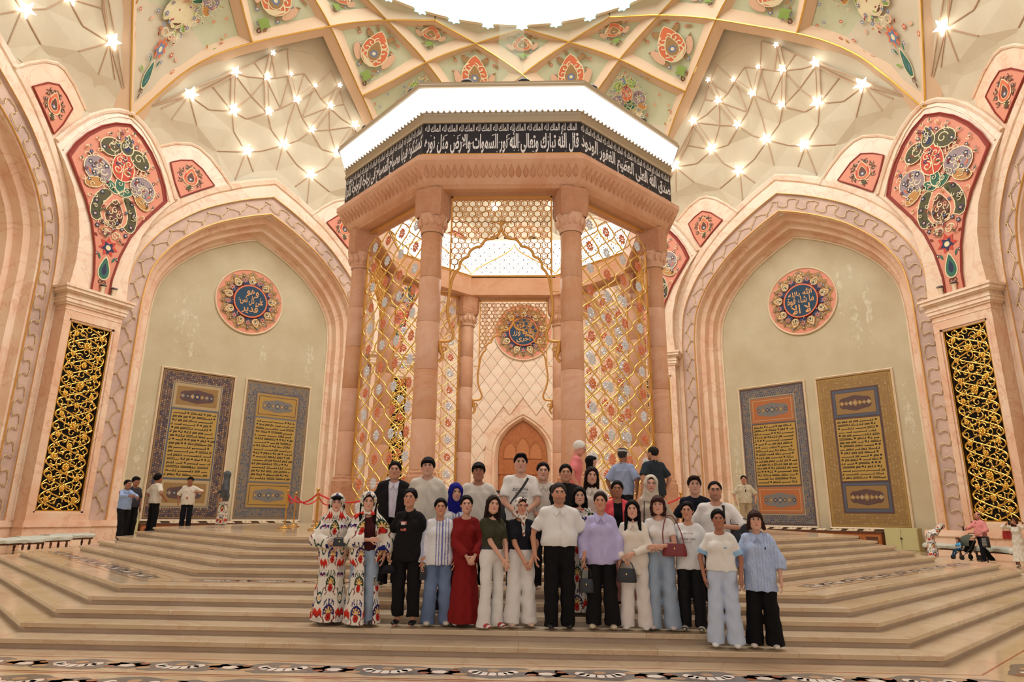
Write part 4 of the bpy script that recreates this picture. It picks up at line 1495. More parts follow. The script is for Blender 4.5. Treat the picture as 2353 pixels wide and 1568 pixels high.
# ------------------------------------------------------------------ framed carpets with Kufic pages
CP_ = ['c_blue', 'c_gold', 'c_field', 'c_rust', 'c_brown', 'c_black', 'c_tan', 'c_light', 'c_slate', 'frame_cream', 'p_navy', 'p_red', 'p_teal']
CI = {n: i for i, n in enumerate(CP_)}
def kufic(g, x0, x1, z0, z1, y, rows, rnd, m):
    """rows of square Kufic strokes: long flat strokes, short uprights, hooked tails, dots"""
    rh = (z1 - z0) / rows
    st = rh * .2
    def bar(a, b, c, d): g.add([(a, y, c), (b, y, c), (b, y, d), (a, y, d)], [(0, 1, 2, 3)], m)
    for r in range(rows):
        zb = z0 + r * rh + rh * .3
        x = x0
        while x < x1 - .12:
            k = rnd.random()
            if k < .34:
                L = min(rnd.uniform(.22, .75), x1 - x)
                bar(x, x + L, zb, zb + st)
                if rnd.random() < .7: bar(x + L - st, x + L, zb, zb + rh * rnd.uniform(.35, .62))
                if rnd.random() < .45:
                    bar(x, x + L * rnd.uniform(.4, 1), zb + rh * .34, zb + rh * .34 + st * .8)
                if rnd.random() < .4: bar(x, x + st, zb - rh * .2, zb + st)
                x += L + .07
            elif k < .66:
                h = rh * rnd.uniform(.45, .66)
                bar(x, x + st, zb, zb + h)
                bar(x - st * 1.6, x + st, zb - st * .2, zb + st * .7)
                x += st + .09
            elif k < .82:
                w_ = rnd.uniform(.16, .28)
                bar(x, x + w_, zb, zb + st); bar(x, x + w_, zb + rh * .28, zb + rh * .28 + st * .8); bar(x + w_ - st, x + w_, zb, zb + rh * .36)
                bar(x, x + st * .8, zb - rh * .22, zb + st)
                x += w_ + .07
            else:
                bar(x, x + .1, zb + rh * .1, zb + rh * .1 + .09)
                x += .18
def carpet(bay, u0, u1, label, style):
    z0, z1 = 1.08, 9.34
    t = empty('framed_carpet', Vector(CEN), R(bay - 90))
    tag(t, label, 'carpet', 'framed calligraphy carpets')
    Y = HP
    rnd = random.Random(style['seed'])
    g = G()      # cream frame moulding, mitred
    f = .11
    rings = [[(u0 - f, Y + .02, z0 - f), (u1 + f, Y + .02, z0 - f), (u1 + f, Y + .02, z1 + f), (u0 - f, Y + .02, z1 + f)]]
    for e, yy in ((f, -.1), (f * .6, -.14), (f * .3, -.1), (0, -.08), (0, .0)):
        rings.append([(u0 - e, Y + yy, z0 - e), (u1 + e, Y + yy, z0 - e), (u1 + e, Y + yy, z1 + e), (u0 - e, Y + yy, z1 + e)])
    g.loft(rings, 0, closed=True)
    obj('frame', g, 'frame_cream', t)
    g = G()
    y = Y - .03
    g.box(u0, u1, y, Y, z0, z1, CI[style['outer']])
    cb = obj('woven_ground', g, CP_, t)
    g = G()
    lev = [0]
    def rect(a0, a1, b0, b1, c, l=None):
        lev[0] += 1
        yy = y - .001 * lev[0]
        g.add([(a0, yy, b0), (a1, yy, b0), (a1, yy, b1), (a0, yy, b1)], [(0, 1, 2, 3)], CI[c])
        return yy
    W = u1 - u0
    b = style['border']
    rect(u0 + .05, u1 - .05, z0 + .05, z1 - .05, style['edge'])
    rect(u0 + .12, u1 - .12, z0 + .12, z1 - .12, style['outer'])
    # repeat motifs in the outer border
    yy = y - .001 * (lev[0] + 1)
    lev[0] += 2
    def motif(x, z, r, c, c2):
        g.add([(x - r, yy, z), (x, yy, z - r), (x + r, yy, z), (x, yy, z + r)], [(0, 1, 2, 3)], CI[c])
        r *= .5
        g.add([(x - r, yy - .001, z), (x, yy - .001, z - r), (x + r, yy - .001, z), (x, yy - .001, z + r)], [(0, 1, 2, 3)], CI[c2])
    nv = 64
    for i in range(nv):
        z = z0 + .25 + (z1 - z0 - .5) * i / (nv - 1)
        for k in range(4):
            xo = .12 + (b - .12) * (k + .5) / 4
            c, c2 = rnd.choice(style['mot']), rnd.choice(style['mot'])
            motif(u0 + xo, z + (.06 if k % 2 else 0), .052, c, c2); motif(u1 - xo, z + (.06 if k % 2 else 0), .052, c, c2)
    nh = int((W - 2 * b) / .13)
    for i in range(nh):
        x = u0 + b + (W - 2 * b) * (i + .5) / nh
        for k in range(4):
            zo = .12 + (b - .12) * (k + .5) / 4
            c, c2 = rnd.choice(style['mot']), rnd.choice(style['mot'])
            motif(x + (.06 if k % 2 else 0), z0 + zo, .052, c, c2); motif(x + (.06 if k % 2 else 0), z1 - zo, .052, c, c2)
    i0, i1, j0, j1 = u0 + b, u1 - b, z0 + b, z1 - b
    rect(i0, i1, j0, j1, style['line'])
    rect(i0 + .04, i1 - .04, j0 + .04, j1 - .04, style['inner'])
    hp = style['head']
    for (a, bb) in ((j0 + .1, j0 + hp), (j1 - hp, j1 - .1)):
        rect(i0 + .1, i1 - .1, a, bb, style['panel'])
        rect(i0 + .2, i1 - .2, a + .12, bb - .12, style['line'])
        rect(i0 + .24, i1 - .24, a + .16, bb - .16, style['panel2'])
        yy = y - .001 * (lev[0] + 1)
        lev[0] += 3
        cx, cz = (i0 + i1) / 2, (a + bb) / 2
        hw_ = (i1 - i0) / 2 - .42
        n = 24       # cartouche
        g.ngon([(cx + hw_ * math.copysign(abs(math.cos(q)) ** .6, math.cos(q)) * (1 - .07 * math.cos(6 * q)), yy, cz + (bb - a) * .26 * math.sin(q) * (1 + .12 * math.cos(8 * q))) for q in [2 * math.pi * i / n for i in range(n)]], CI[style['cart']])
        yy -= .001
        for i in range(-3, 4):
            motif_r = (.11 if i else .17)
            x = cx + i * hw_ / 3.6
            c = style['mot'][i % len(style['mot'])]
            g.ngon([(x + motif_r * math.cos(q) * (1 + .2 * math.cos(4 * q)), yy, cz + motif_r * math.sin(q) * (1 + .2 * math.cos(4 * q))) for q in [2 * math.pi * k / 14 for k in range(14)]], CI[c])
            g.ngon([(x + motif_r * .5 * math.cos(q), yy - .001, cz + motif_r * .5 * math.sin(q)) for q in [2 * math.pi * k / 10 for k in range(10)]], CI['c_light'])
    p0, p1 = j0 + hp + .12, j1 - hp - .12
    rect(i0 + .06, i1 - .06, p0 - .07, p1 + .07, style['line2'])
    yy = rect(i0 + .12, i1 - .12, p0, p1, 'c_field')
    obj('woven_pattern', g, CP_, cb)['kind'] = 'stuff'
    g = G()
    h = p1 - p0
    # two blocks of script with a plain line between
    kufic(g, i0 + .2, i1 - .2, p0 + .06, p1 - .06, yy - .004, 17, rnd, 0)
    obj('kufic_script', g, 'c_black', cb)['kind'] = 'stuff'
M1 = ['c_slate', 'c_tan', 'p_navy', 'c_light', 'c_brown']
carpet(135, -4.33, -.35, 'framed Kufic carpet with wide blue floral border, tallest on the left wall', dict(seed=1, outer='c_brown', edge='c_tan', border=.62, mot=['p_navy', 'c_tan', 'c_slate', 'p_teal', 'c_light'], line='c_light', inner='c_slate', panel='c_light', panel2='c_tan', cart='c_brown', head=1.5, line2='c_blue'))
carpet(135, .43, 4.5, 'framed Kufic carpet with slate border and ochre panels, nearer the pavilion on the left wall', dict(seed=2, outer='c_slate', edge='c_tan', border=.62, mot=['c_blue', 'c_tan', 'p_navy', 'c_tan'], line='c_brown', inner='c_slate', panel='c_gold', panel2='c_gold', cart='c_slate', head=1.5, line2='c_slate'))
carpet(45, -4.5, -.43, 'framed Kufic carpet with rust-orange end panels, nearer the pavilion on the right wall', dict(seed=3, outer='c_slate', edge='c_brown', border=.6, mot=['c_blue', 'c_brown', 'c_tan', 'p_navy'], line='c_light', inner='c_slate', panel='c_rust', panel2='c_rust', cart='c_slate', head=1.6, line2='c_brown'))
carpet(45, .35, 4.33, 'framed Kufic carpet with broad tan border, tallest on the right wall', dict(seed=4, outer='c_tan', edge='c_gold', border=.72, mot=['c_tan', 'c_gold', 'c_tan', 'c_light'], line='c_brown', inner='c_brown', panel='c_blue', panel2='c_tan', cart='c_brown', head=1.6, line2='c_brown'))

# ------------------------------------------------------------------ round painted medallions
mat('p_letter', (230, 166, 96), .5)
def medallion(bay, lines, label):
    t = empty('wall_medallion', CEN, R(bay - 90))
    tag(t, label, 'medallion', 'round painted medallions')
    cz, Rm = 14.28, 2.12
    Y = HP - .02
    g = G()
    rings = []
    for r, yy in ((Rm, .05), (Rm, -.06), (Rm - .04, -.09), (Rm - .09, -.06), (Rm - .1, -.02)):
        rings.append([(r * math.cos(2 * math.pi * i / 64), Y + yy, cz + r * math.sin(2 * math.pi * i / 64)) for i in range(64)])
    g.loft(rings, 0, closed=True)
    obj('rim', g, 'frame_cream', t, 50)
    g = G()
    g.ngon([(2.05 * math.cos(2 * math.pi * i / 64), Y - .03, cz + 2.05 * math.sin(2 * math.pi * i / 64)) for i in range(64)])
    fd = obj('field', g, 'p_pink', t)
    g = G()
    o = Orn(g, lambda a, b, l: (a, Y - .034 - l, cz + b))
    n = 9
    pts = []
    for i in range(n * 16):
        q = 2 * math.pi * i / (n * 16)
        k = abs(((i / 16 + .5) % 1) - .5) * 2        # 0 at lobe tip
        k2 = abs(((i / 16) % 1) - .5) * 2
        r = 1.66 + .34 * (1 - k) ** 1.5 + .26 * max(0, 1 - k2 * 3.0) ** 1.1
        pts.append((r * math.sin(q), r * math.cos(q)))
    o.poly(pts, 'tan')
    o.poly([(a * .965, b * .965) for a, b in pts], 'ochre')
    o.poly([(a * .93, b * .93) for a, b in pts], 'tan')
    o.ell(0, 0, 1.33, 1.33, 'darkred', n=40)
    for i in range(n):
        q = 2 * math.pi * i / n
        c, s = math.sin(q), math.cos(q)
        for (r, l_, w_, cc) in ((1.4, .52, .5, 'ochre'), (1.36, .44, .4, 'cream'), (1.36, .36, .3, 'tan'), (1.33, .24, .2, 'cream'), (1.3, .16, .12, 'olive')):
            o.drop(r * c, r * s, l_, w_, math.atan2(s, c), cc)
        o.flower(1.78 * c, 1.78 * s, .075, 'blue', 'navy', 5)
        for d in (-.16, .16):
            cc, ss = math.sin(q + d), math.cos(q + d)
            o.curl(1.62 * cc, 1.62 * ss, .1, q, 1, .02, 'cream', 1 if d > 0 else -1)
            o.flower(1.52 * cc, 1.52 * ss, .05, 'brown', 'red', 5)
        q += math.pi / n
        c, s = math.sin(q), math.cos(q)
        o.ell(1.2 * c, 1.2 * s, .26, .2, 'navy', math.atan2(s, c))
        for (r, l_, cc) in ((1.38, .36, 'lilac'), (1.38, .2, 'orange')): o.flower(r * c, r * s, l_ * .55, cc, 'darkred', 6)
        o.flower(1.68 * c, 1.68 * s, .1, 'brown', 'cream', 5)
    mr = random.Random(bay)
    o.k += 1; o.hold = True
    for k in range(150):
        q, r = mr.random() * 6.283, mr.uniform(1.1, 1.85)
        o.flower(r * math.cos(q), r * math.sin(q), mr.uniform(.03, .06), mr.choice(['brown', 'tan', 'ochre', 'olive', 'cream', 'blue']), mr.choice(['cream', 'darkred', 'ochre']), 5, q)
    o.hold = False; o.k += 2
    o.ell(0, 0, 1.06, 1.06, 'orange', n=48)
    o.ell(0, 0, .97, .97, 'teal', n=48)
    obj('painted_rosette', g, PAINT, fd)
    g = G()
    for (s, x0, x1, z0, z1) in lines:
        put_text(g, arabic(s), x0, x1, cz + z0, cz + z1, Y - .034 - .008 - o.st * o.k, 0, bold=.014)
    obj('gilt_lettering', g, 'p_letter', fd)
medallion(135, (('وهو', -.3, .45, .28, .78), ('على كل شىء', -.78, .78, -.28, .35), ('قدير', -.5, .5, -.82, -.22)), 'round medallion with blue lettered centre above the left wall carpets')
medallion(45, (('الله بالله', -.72, .72, .25, .72), ('ما شاء قوة', -.8, .8, -.3, .3), ('لا الا', -.6, .55, -.8, -.22)), 'round medallion with blue lettered centre above the right wall carpets')
medallion(90, (('لا تزر', -.6, .6, .2, .75), ('وازرة وزر', -.78, .78, -.35, .25), ('اخرى', -.5, .5, -.8, -.3)), 'round medallion half hidden behind the rear gold arch screen')

# ------------------------------------------------------------------ book cases under the carpets
def book_case(bay, u0, u1, nm, nb):
    t = empty('book_case', CEN, R(bay - 90))
    tag(t, 'long low wooden display case with open books under the %s wall carpets' % nm, 'display case', 'book cases under the carpets')
    g = G(); g.box(u0, u1, 22.9, 23.75, 0.08, .82); g.box(u0 + .05, u1 - .05, 22.95, 23.75, 0, .08)
    obj('case_body', g, 'wood', t)
    n = int((u1 - u0) / .8)
    for i in range(n):
        x0, x1 = u0 + (u1 - u0) * i / n + .05, u0 + (u1 - u0) * (i + 1) / n - .05
        g = G(); g.box(x0, x1, 22.87, 22.9, .16, .74)
        dr = obj('case_door', g, 'wood', t)
        g = G(); g.box(x0 + .1, x1 - .1, 22.855, 22.87, .26, .64)
        obj('door_panel', g, 'dark_wood', dr)
    g = G(); g.box(u0 - .04, u1 + .04, 22.84, 23.8, .82, .88)
    obj('case_top', g, 'dark_wood', t)
    rnd = random.Random(nb)
    for i in range(nb):
        x = u0 + .25 + (u1 - u0 - .5) * (i + .5) / nb
        c = Vector((x, 23.2, .9))
        b = empty('open_book', Vector(CEN) + Euler((0, 0, R(bay - 90))).to_matrix() @ c, R(bay - 90) + rnd.uniform(-.1, .1))
        tag(b, 'open book lying on the case under the %s wall, %s from its left end' % (nm, ordinal(i)), 'book', 'open books on the %s case' % nm)
        g = G(); g.box(-.27, .27, -.16, .16, -.02, 0)
        obj('cover', g, rnd.choice(['c_brown', 'c_slate', 'p_olive', 'dark_wood']), b)
        for s in (-1, 1):
            g = G()
            prof = [(0, .015), (.07, .05), (.16, .05), (.25, .03), (.25, 0), (0, 0)]
            A = [(s * x_, -.15, z_) for x_, z_ in prof]
            B = [(s * x_, .15, z_ + .06) for x_, z_ in prof]
            g.loft([A, B], closed=True); g.ngon(A); g.ngon(B)
            obj('page_block', g, 'frame_cream', b)
book_case(135, -4.6, 4.6, 'left', 9)
book_case(45, -4.6, 3.2, 'right', 9)

def green_cabinet(bay, u0, u1, lb):
    t = empty('low_cabinet', CEN, R(bay - 90))
    tag(t, lb, 'cabinet', 'pale green cabinets')
    g = G(); g.box(u0, u1, 23.0, 23.7, 0, 1.1)
    obj('cabinet_body', g, 'pale_green', t)
    for k in range(2):
        a, b = u0 + (u1 - u0) * k / 2 + .02, u0 + (u1 - u0) * (k + 1) / 2 - .02
        g = G(); g.box(a, b, 22.97, 23.0, .05, 1.05)
        d = obj('cabinet_door', g, 'pale_green', t)
        g = G(); g.ball(((a if k else b), 22.95, .6), .04, 8, 5)
        obj('knob', g, 'spot_body', d)
mat('pale_green', (196, 188, 132), .6)
green_cabinet(45, 3.35, 4.85, 'pale green cabinet beside the right wall book case')
green_cabinet(135, -5.3, -4.7, 'pale green cabinet behind the youths by the left carpet')
# ------------------------------------------------------------------ benches along the walls
def bench(loc, rz, L, label, group):
    t = empty('sheeted_bench', loc, rz)
    tag(t, label, 'bench', group)
    g = G()
    n = 14
    rows = []
    rnd = random.Random(int(loc[0] * 10))
    prof = [(-.32, .36), (-.34, .47), (-.26, .53), (-.1, .55), (.1, .55), (.26, .53), (.34, .47), (.32, .36)]
    for i in range(n + 1):
        x = -L / 2 + L * i / n
        rows.append([(x, y, z + rnd.uniform(-.02, .02)) for y, z in prof])
    g.loft(rows); g.ngon(rows[0]); g.ngon(rows[-1][::-1]); g.loft([[r[0] for r in rows], [r[-1] for r in rows]])
    obj('dust_sheet', g, 'sheet', t, 60)
    g = G(); g.box(-L / 2 + .05, L / 2 - .05, -.27, .27, .3, .38)
    obj('apron', g, 'dark_wood', t)
    for sx in (-1, 1):
        for sy in (-1, 1):
            g = G()
            x, y = sx * (L / 2 - .15), sy * .22
            g.tube([(x, y, .36), (x, y, .24), (x, y, .15), (x, y, .06), (x, y, 0)], [.05, .035, .05, .03, .045], 8)
            obj('leg', g, 'dark_wood', t, 50)
for i, (x, y) in enumerate(((-18.0, 2.6), (-18.55, 4.9), (-19.15, 7.2))):
    bench((x, D + y, 0), R(75), 2.1, 'dust-sheeted wooden bench by the left wall, %s from the picture edge' % ordinal(i), 'benches along the left wall')
for i, (x, y) in enumerate(((18.75, 3.4), (18.95, 5.9), (18.5, 8.5))):
    bench((x, D + y, 0), R(100), 2.1, 'sheeted wooden bench by the right wall, %s from the picture edge' % ordinal(i), 'benches along the right wall')

# ------------------------------------------------------------------ brass stanchions and red ropes round the pavilion
def stanchion_proto():
    t = empty('rope_stanchion', (0, 0, 0))
    g = G(); g.lathe([(0, 0), (.17, 0), (.17, .02), (.15, .035), (.05, .05), (.03, .08), (0, .08)], n=18)
    obj('base', g, 'brass', t, 50)
    g = G(); g.lathe([(.02, .05), (.02, .86), (.03, .87), (.03, .92), (.02, .93)], n=12)
    obj('post', g, 'brass', t, 50)
    g = G(); g.ball((0, 0, .965), .042, 10, 7)
    obj('knob', g, 'brass', t, 180)
    return t
sp_ = stanchion_proto()
SP = [(-5.67, 17.73), (-6.2, 19.82), (-5.99, 21.3), (-4.43, 16.45), (-2.7, 15.7), (-6.1, 23.4), (2.9, 15.7), (4.5, 16.5), (5.6, 17.8), (6.1, 19.8), (6.1, 22.0), (0.2, 15.5)]
NMS = ['second from the left corner', 'leftmost at the rear', 'third along the left side', 'by the woman in ikat', 'behind the man in black jacket', 'farthest back on the left', 'behind the woman in white headscarf', 'right of the pavilion front', 'beside the right column', 'on the right flank', 'farthest back on the right', 'before the middle opening']
for i, (x, y) in enumerate(SP):
    q = sp_ if i == 0 else copy_tree(sp_)
    q.location = (x, y, ZP)
    tag(q, 'brass rope post on the platform, ' + NMS[i], 'stanchion', 'brass rope posts')
def rope(a, b, label, sag=.22):
    g = G()
    A, B = Vector((*a, ZP + .88)), Vector((*b, ZP + .88))
    pts = []
    for i in range(15):
        t = i / 14
        p = A.lerp(B, t)
        p.z -= sag * 4 * t * (1 - t)
        pts.append(p - A)
    g.tube(pts, .02, 6)
    o = obj('barrier_rope', g, 'rope_red', None, 60, A)
    tag(o, label, 'rope', 'red barrier ropes')
order = [5, 2, 1, 0, 3, 4, 11, 6, 7, 8, 9, 10]
for i, (a, b) in enumerate(zip(order, order[1:])):
    rope(SP[a], SP[b], 'red velvet rope hanging between brass posts, %s round from the far left' % (ordinal(i) if i < 10 else 'last'))

# ------------------------------------------------------------------ people: bodies and clothes grown as smooth distance fields
mat('skin', (200, 150, 120), .5, attr=True, spec=.35)
mat('cloth', (200, 200, 200), .85, attr=True, spec=.15)
mat('hair', (30, 24, 22), .62, attr=True, spec=.1)
mat('leather', (30, 28, 28), .35, attr=True)
def surface_nets(F, org, h):
    s = F < 0
    nx, ny, nz = F.shape
    acc = np.zeros((nx - 1, ny - 1, nz - 1, 3), np.float32)
    cnt = np.zeros((nx - 1, ny - 1, nz - 1), np.float32)
    edges = []
    for ax in range(3):
        a = [slice(None)] * 3; b = [slice(None)] * 3
        a[ax] = slice(0, -1); b[ax] = slice(1, None)
        f0, f1 = F[tuple(a)], F[tuple(b)]
        cr = s[tuple(a)] != s[tuple(b)]
        I = np.argwhere(cr)
        if len(I) == 0: continue
        v0, v1 = f0[cr], f1[cr]
        t = v0 / (v0 - v1)
        pos = I.astype(np.float32)
        pos[:, ax] += t
        o1, o2 = [k for k in range(3) if k != ax]
        for d1 in (0, -1):
            for d2 in (0, -1):
                C = I.copy()
                C[:, o1] += d1; C[:, o2] += d2
                ok = (C[:, o1] >= 0) & (C[:, o2] >= 0) & (C[:, o1] < cnt.shape[o1]) & (C[:, o2] < cnt.shape[o2])
                Ck = C[ok]
                np.add.at(acc, (Ck[:, 0], Ck[:, 1], Ck[:, 2]), pos[ok])
                np.add.at(cnt, (Ck[:, 0], Ck[:, 1], Ck[:, 2]), 1)
        edges.append((ax, I, v0 < 0))
    act = cnt > 0
    idx = -np.ones(cnt.shape, np.int64)
    idx[act] = np.arange(act.sum())
    V = acc[act] / cnt[act][:, None] * h + np.array(org, np.float32)
    Q = []
    for ax, I, neg in edges:
        o1, o2 = (ax + 1) % 3, (ax + 2) % 3
        ok = (I[:, o1] > 0) & (I[:, o2] > 0) & (I[:, o1] < F.shape[o1] - 1) & (I[:, o2] < F.shape[o2] - 1)
        I, neg = I[ok], neg[ok]
        def at(d1, d2):
            C = I.copy()
            C[:, o1] += d1; C[:, o2] += d2
            return idx[C[:, 0], C[:, 1], C[:, 2]]
        q = np.stack([at(-1, -1), at(0, -1), at(0, 0), at(-1, 0)], 1)
        q[~neg] = q[~neg][:, ::-1]
        Q.append(q)
    Q = np.concatenate(Q) if Q else np.zeros((0, 4), int)
    return V, Q
def grow(fn, lo, hi, h):
    ax = [np.arange(l - h * 2, u + h * 2, h, dtype=np.float32) for l, u in zip(lo, hi)]
    X, Y, Z = np.meshgrid(*ax, indexing='ij')
    return surface_nets(fn(X, Y, Z), (ax[0][0], ax[1][0], ax[2][0]), h)
# distance primitives on arrays
def ell(X, Y, Z, c, r):
    x, y, z = (X - c[0]) / r[0], (Y - c[1]) / r[1], (Z - c[2]) / r[2]
    k = np.sqrt(x * x + y * y + z * z)
    return (k - 1) * min(r) * np.where(k > 1, 1., 1.)
def cone(X, Y, Z, a, b, r0, r1):
    a, b = np.array(a, np.float32), np.array(b, np.float32)
    d = b - a
    L2 = float(d @ d) + 1e-9
    t = np.clip(((X - a[0]) * d[0] + (Y - a[1]) * d[1] + (Z - a[2]) * d[2]) / L2, 0, 1)
    return np.sqrt((X - a[0] - t * d[0]) ** 2 + (Y - a[1] - t * d[1]) ** 2 + (Z - a[2] - t * d[2]) ** 2) - (r0 + (r1 - r0) * t)
def su(a, b, k):
    h = np.clip(.5 + .5 * (b - a) / k, 0, 1)
    return b + (a - b) * h - k * h * (1 - h)
def sub_(a, b, k=.01):       # a minus b
    return -su(-a, b, k)
def plane_(X, Y, Z, p, n):
    n = np.array(n, float); n = n / np.linalg.norm(n)
    return (X - p[0]) * n[0] + (Y - p[1]) * n[1] + (Z - p[2]) * n[2]
def lc(c): return np.array(lin(c), np.float32)

# ---- heads (origin in the middle of the head, face towards -y)
def head_sdf(X, Y, Z, male):
    d = ell(X, Y, Z, (0, .018, .03), (.076, .096, .086))
    jw = .067 if male else .063
    d = su(d, ell(X, Y, Z, (0, -.022, -.032), (jw, .072, .088)), .03)
    d = su(d, ell(X, Y, Z, (0, -.06, -.092), (.03 if male else .024, .026, .024)), .03)
    for s in (-1, 1):
        d = su(d, ell(X, Y, Z, (s * .036, -.056, -.02), (.026, .026, .026)), .02)
        d = su(d, ell(X, Y, Z, (s * .048, -.03, -.07), (.022, .03, .026) if male else (.014, .024, .02)), .025)
    d = su(d, cone(X, Y, Z, (-.03, -.08, .032), (.03, -.08, .032), .011, .011), .016)
    for s in (-1, 1): d = sub_(d, ell(X, Y, Z, (s * .031, -.1, .012), (.017, .016, .011)), .012)
    d = su(d, cone(X, Y, Z, (0, -.088, .016), (0, -.108, -.02), .007, .011), .01)
    for s in (-1, 1): d = su(d, ell(X, Y, Z, (s * .012, -.098, -.023), (.008, .009, .007)), .006)
    d = su(d, cone(X, Y, Z, (-.022, -.084, -.052), (.022, -.084, -.052), .009, .009), .012)
    d = sub_(d, cone(X, Y, Z, (-.022, -.096, -.0535), (.022, -.096, -.0535), .002, .002), .003)
    for s in (-1, 1):
        e = ell(X, Y, Z, (s * .076, .008, -.004), (.011, .019, .031))
        d = su(d, e, .006)
    return d
def head_proto(male):
    return grow(lambda X, Y, Z: head_sdf(X, Y, Z, male), (-.09, -.125, -.125), (.09, .125, .125), .0062)
HEADS = {True: head_proto(True), False: head_proto(False)}
def features(male, brow, lip, eye, smile=0.):
    """eyes, brows and lips as small raised pieces in head space -> [(name, shape, colours)]"""
    out = []
    def piece(name, makers):
        g = G(); cols = []
        for fn, c in makers:
            fn(g)
            while len(cols) < len(g.v): cols.append(c)
        out.append((name, g, cols))
    for s in (-1, 1):
        piece('eye', [(lambda g: g.ball((s * .031, -.0842, .0125), .0152, 10, 6, 0, (1., .62, .56)), (206, 194, 184)),
                      (lambda g: g.ball((s * .031, -.0922, .0122), .0068, 8, 5, 0, (1., .35, 1.05)), eye),
                      (lambda g: g.tube([(s * (.031 + x), -.0942 + 1.8 * x * x, .0198 - 14 * x * x) for x in (-.015, -.008, 0, .008, .016)], [.001, .002, .0023, .002, .001], 5), (28, 20, 18))])
        piece('eyebrow', [(lambda g: g.tube([(s * (.031 + x), -.0935 + 12.8 * max(0, x) ** 2, .033 - 9 * (x - .003) ** 2) for x in (-.019, -.01, 0, .01, .02)], [.0022, .0036 if male else .0028, .0036 if male else .0028, .003 if male else .0024, .0012], 6), brow)])
    lw = .0245
    piece('lips', [(lambda g: g.tube([(x, -.0962 + 10 * x * x, -.0502 + smile * x * x * 22 - (.001 if x == 0 else 0)) for x in (-lw, -.014, -.005, 0, .005, .014, lw)], [.0012, .0027, .003, .0026, .003, .0027, .0012], 6), lip),
                   (lambda g: g.tube([(x, -.0952 + 10 * x * x, -.0566 + smile * x * x * 26) for x in (-lw * .92, -.012, 0, .012, lw * .92)], [.0012, .0032, .0036, .0032, .0012], 6), lip)])
    return out
# ---- hands: wrist at the origin, fingers down -z, palm towards +x, thumb towards -y
def hand_proto(curl, spread=.0):
    segs = []
    fl = [(-.030, .072, .0086), (-.010, .079, .0088), (.011, .074, .0084), (.030, .058, .0075)]
    def fn(X, Y, Z):
        d = ell(X, Y, Z, (0, 0, -.048), (.017, .041, .052))
        d = su(d, cone(X, Y, Z, (0, 0, .03), (0, 0, -.02), .024, .024), .02)
        for i, (y, L, r) in enumerate(fl):
            p = np.array((0, y, -.088))
            a = curl * .55
            for k, f in enumerate((.44, .32, .26)):
                q = p + np.array((math.sin(a), spread * (i - 1.5), -math.cos(a))) * L * f
                d = su(d, cone(X, Y, Z, p, q, r * (1 - .1 * k), r * (.92 - .1 * k)), .005)
                p = q
                a += curl
        p = np.array((.004, -.034, -.03))
        for (v, r0, r1) in (((.010, -.026, -.022), .012, .0105), ((.012, -.012, -.024), .0105, .009), ((.012, -.002, -.02), .009, .0075)):
            q = p + np.array(v)
            d = su(d, cone(X, Y, Z, p, q, r0, r1), .006)
            p = q
        return d
    return grow(fn, (-.04, -.09, -.19), (.1, .06, .06), .0055)
HANDS = {'relaxed': hand_proto(.28), 'grip': hand_proto(1.0), 'flat': hand_proto(.1)}

def ik(sh, wr, l1, l2, pole):
    sh, wr, pole = (np.array(v, float) for v in (sh, wr, pole))
    d = wr - sh
    L = np.linalg.norm(d)
    if L > (l1 + l2) * .995:
        wr = sh + d / L * (l1 + l2) * .995
        d = wr - sh; L = np.linalg.norm(d)
    a = (l1 * l1 - l2 * l2 + L * L) / (2 * L)
    h = math.sqrt(max(l1 * l1 - a * a, 1e-6))
    n = pole - d / L * (pole @ (d / L))
    n = n / (np.linalg.norm(n) + 1e-9)
    return sh + d / L * a + n * h, wr

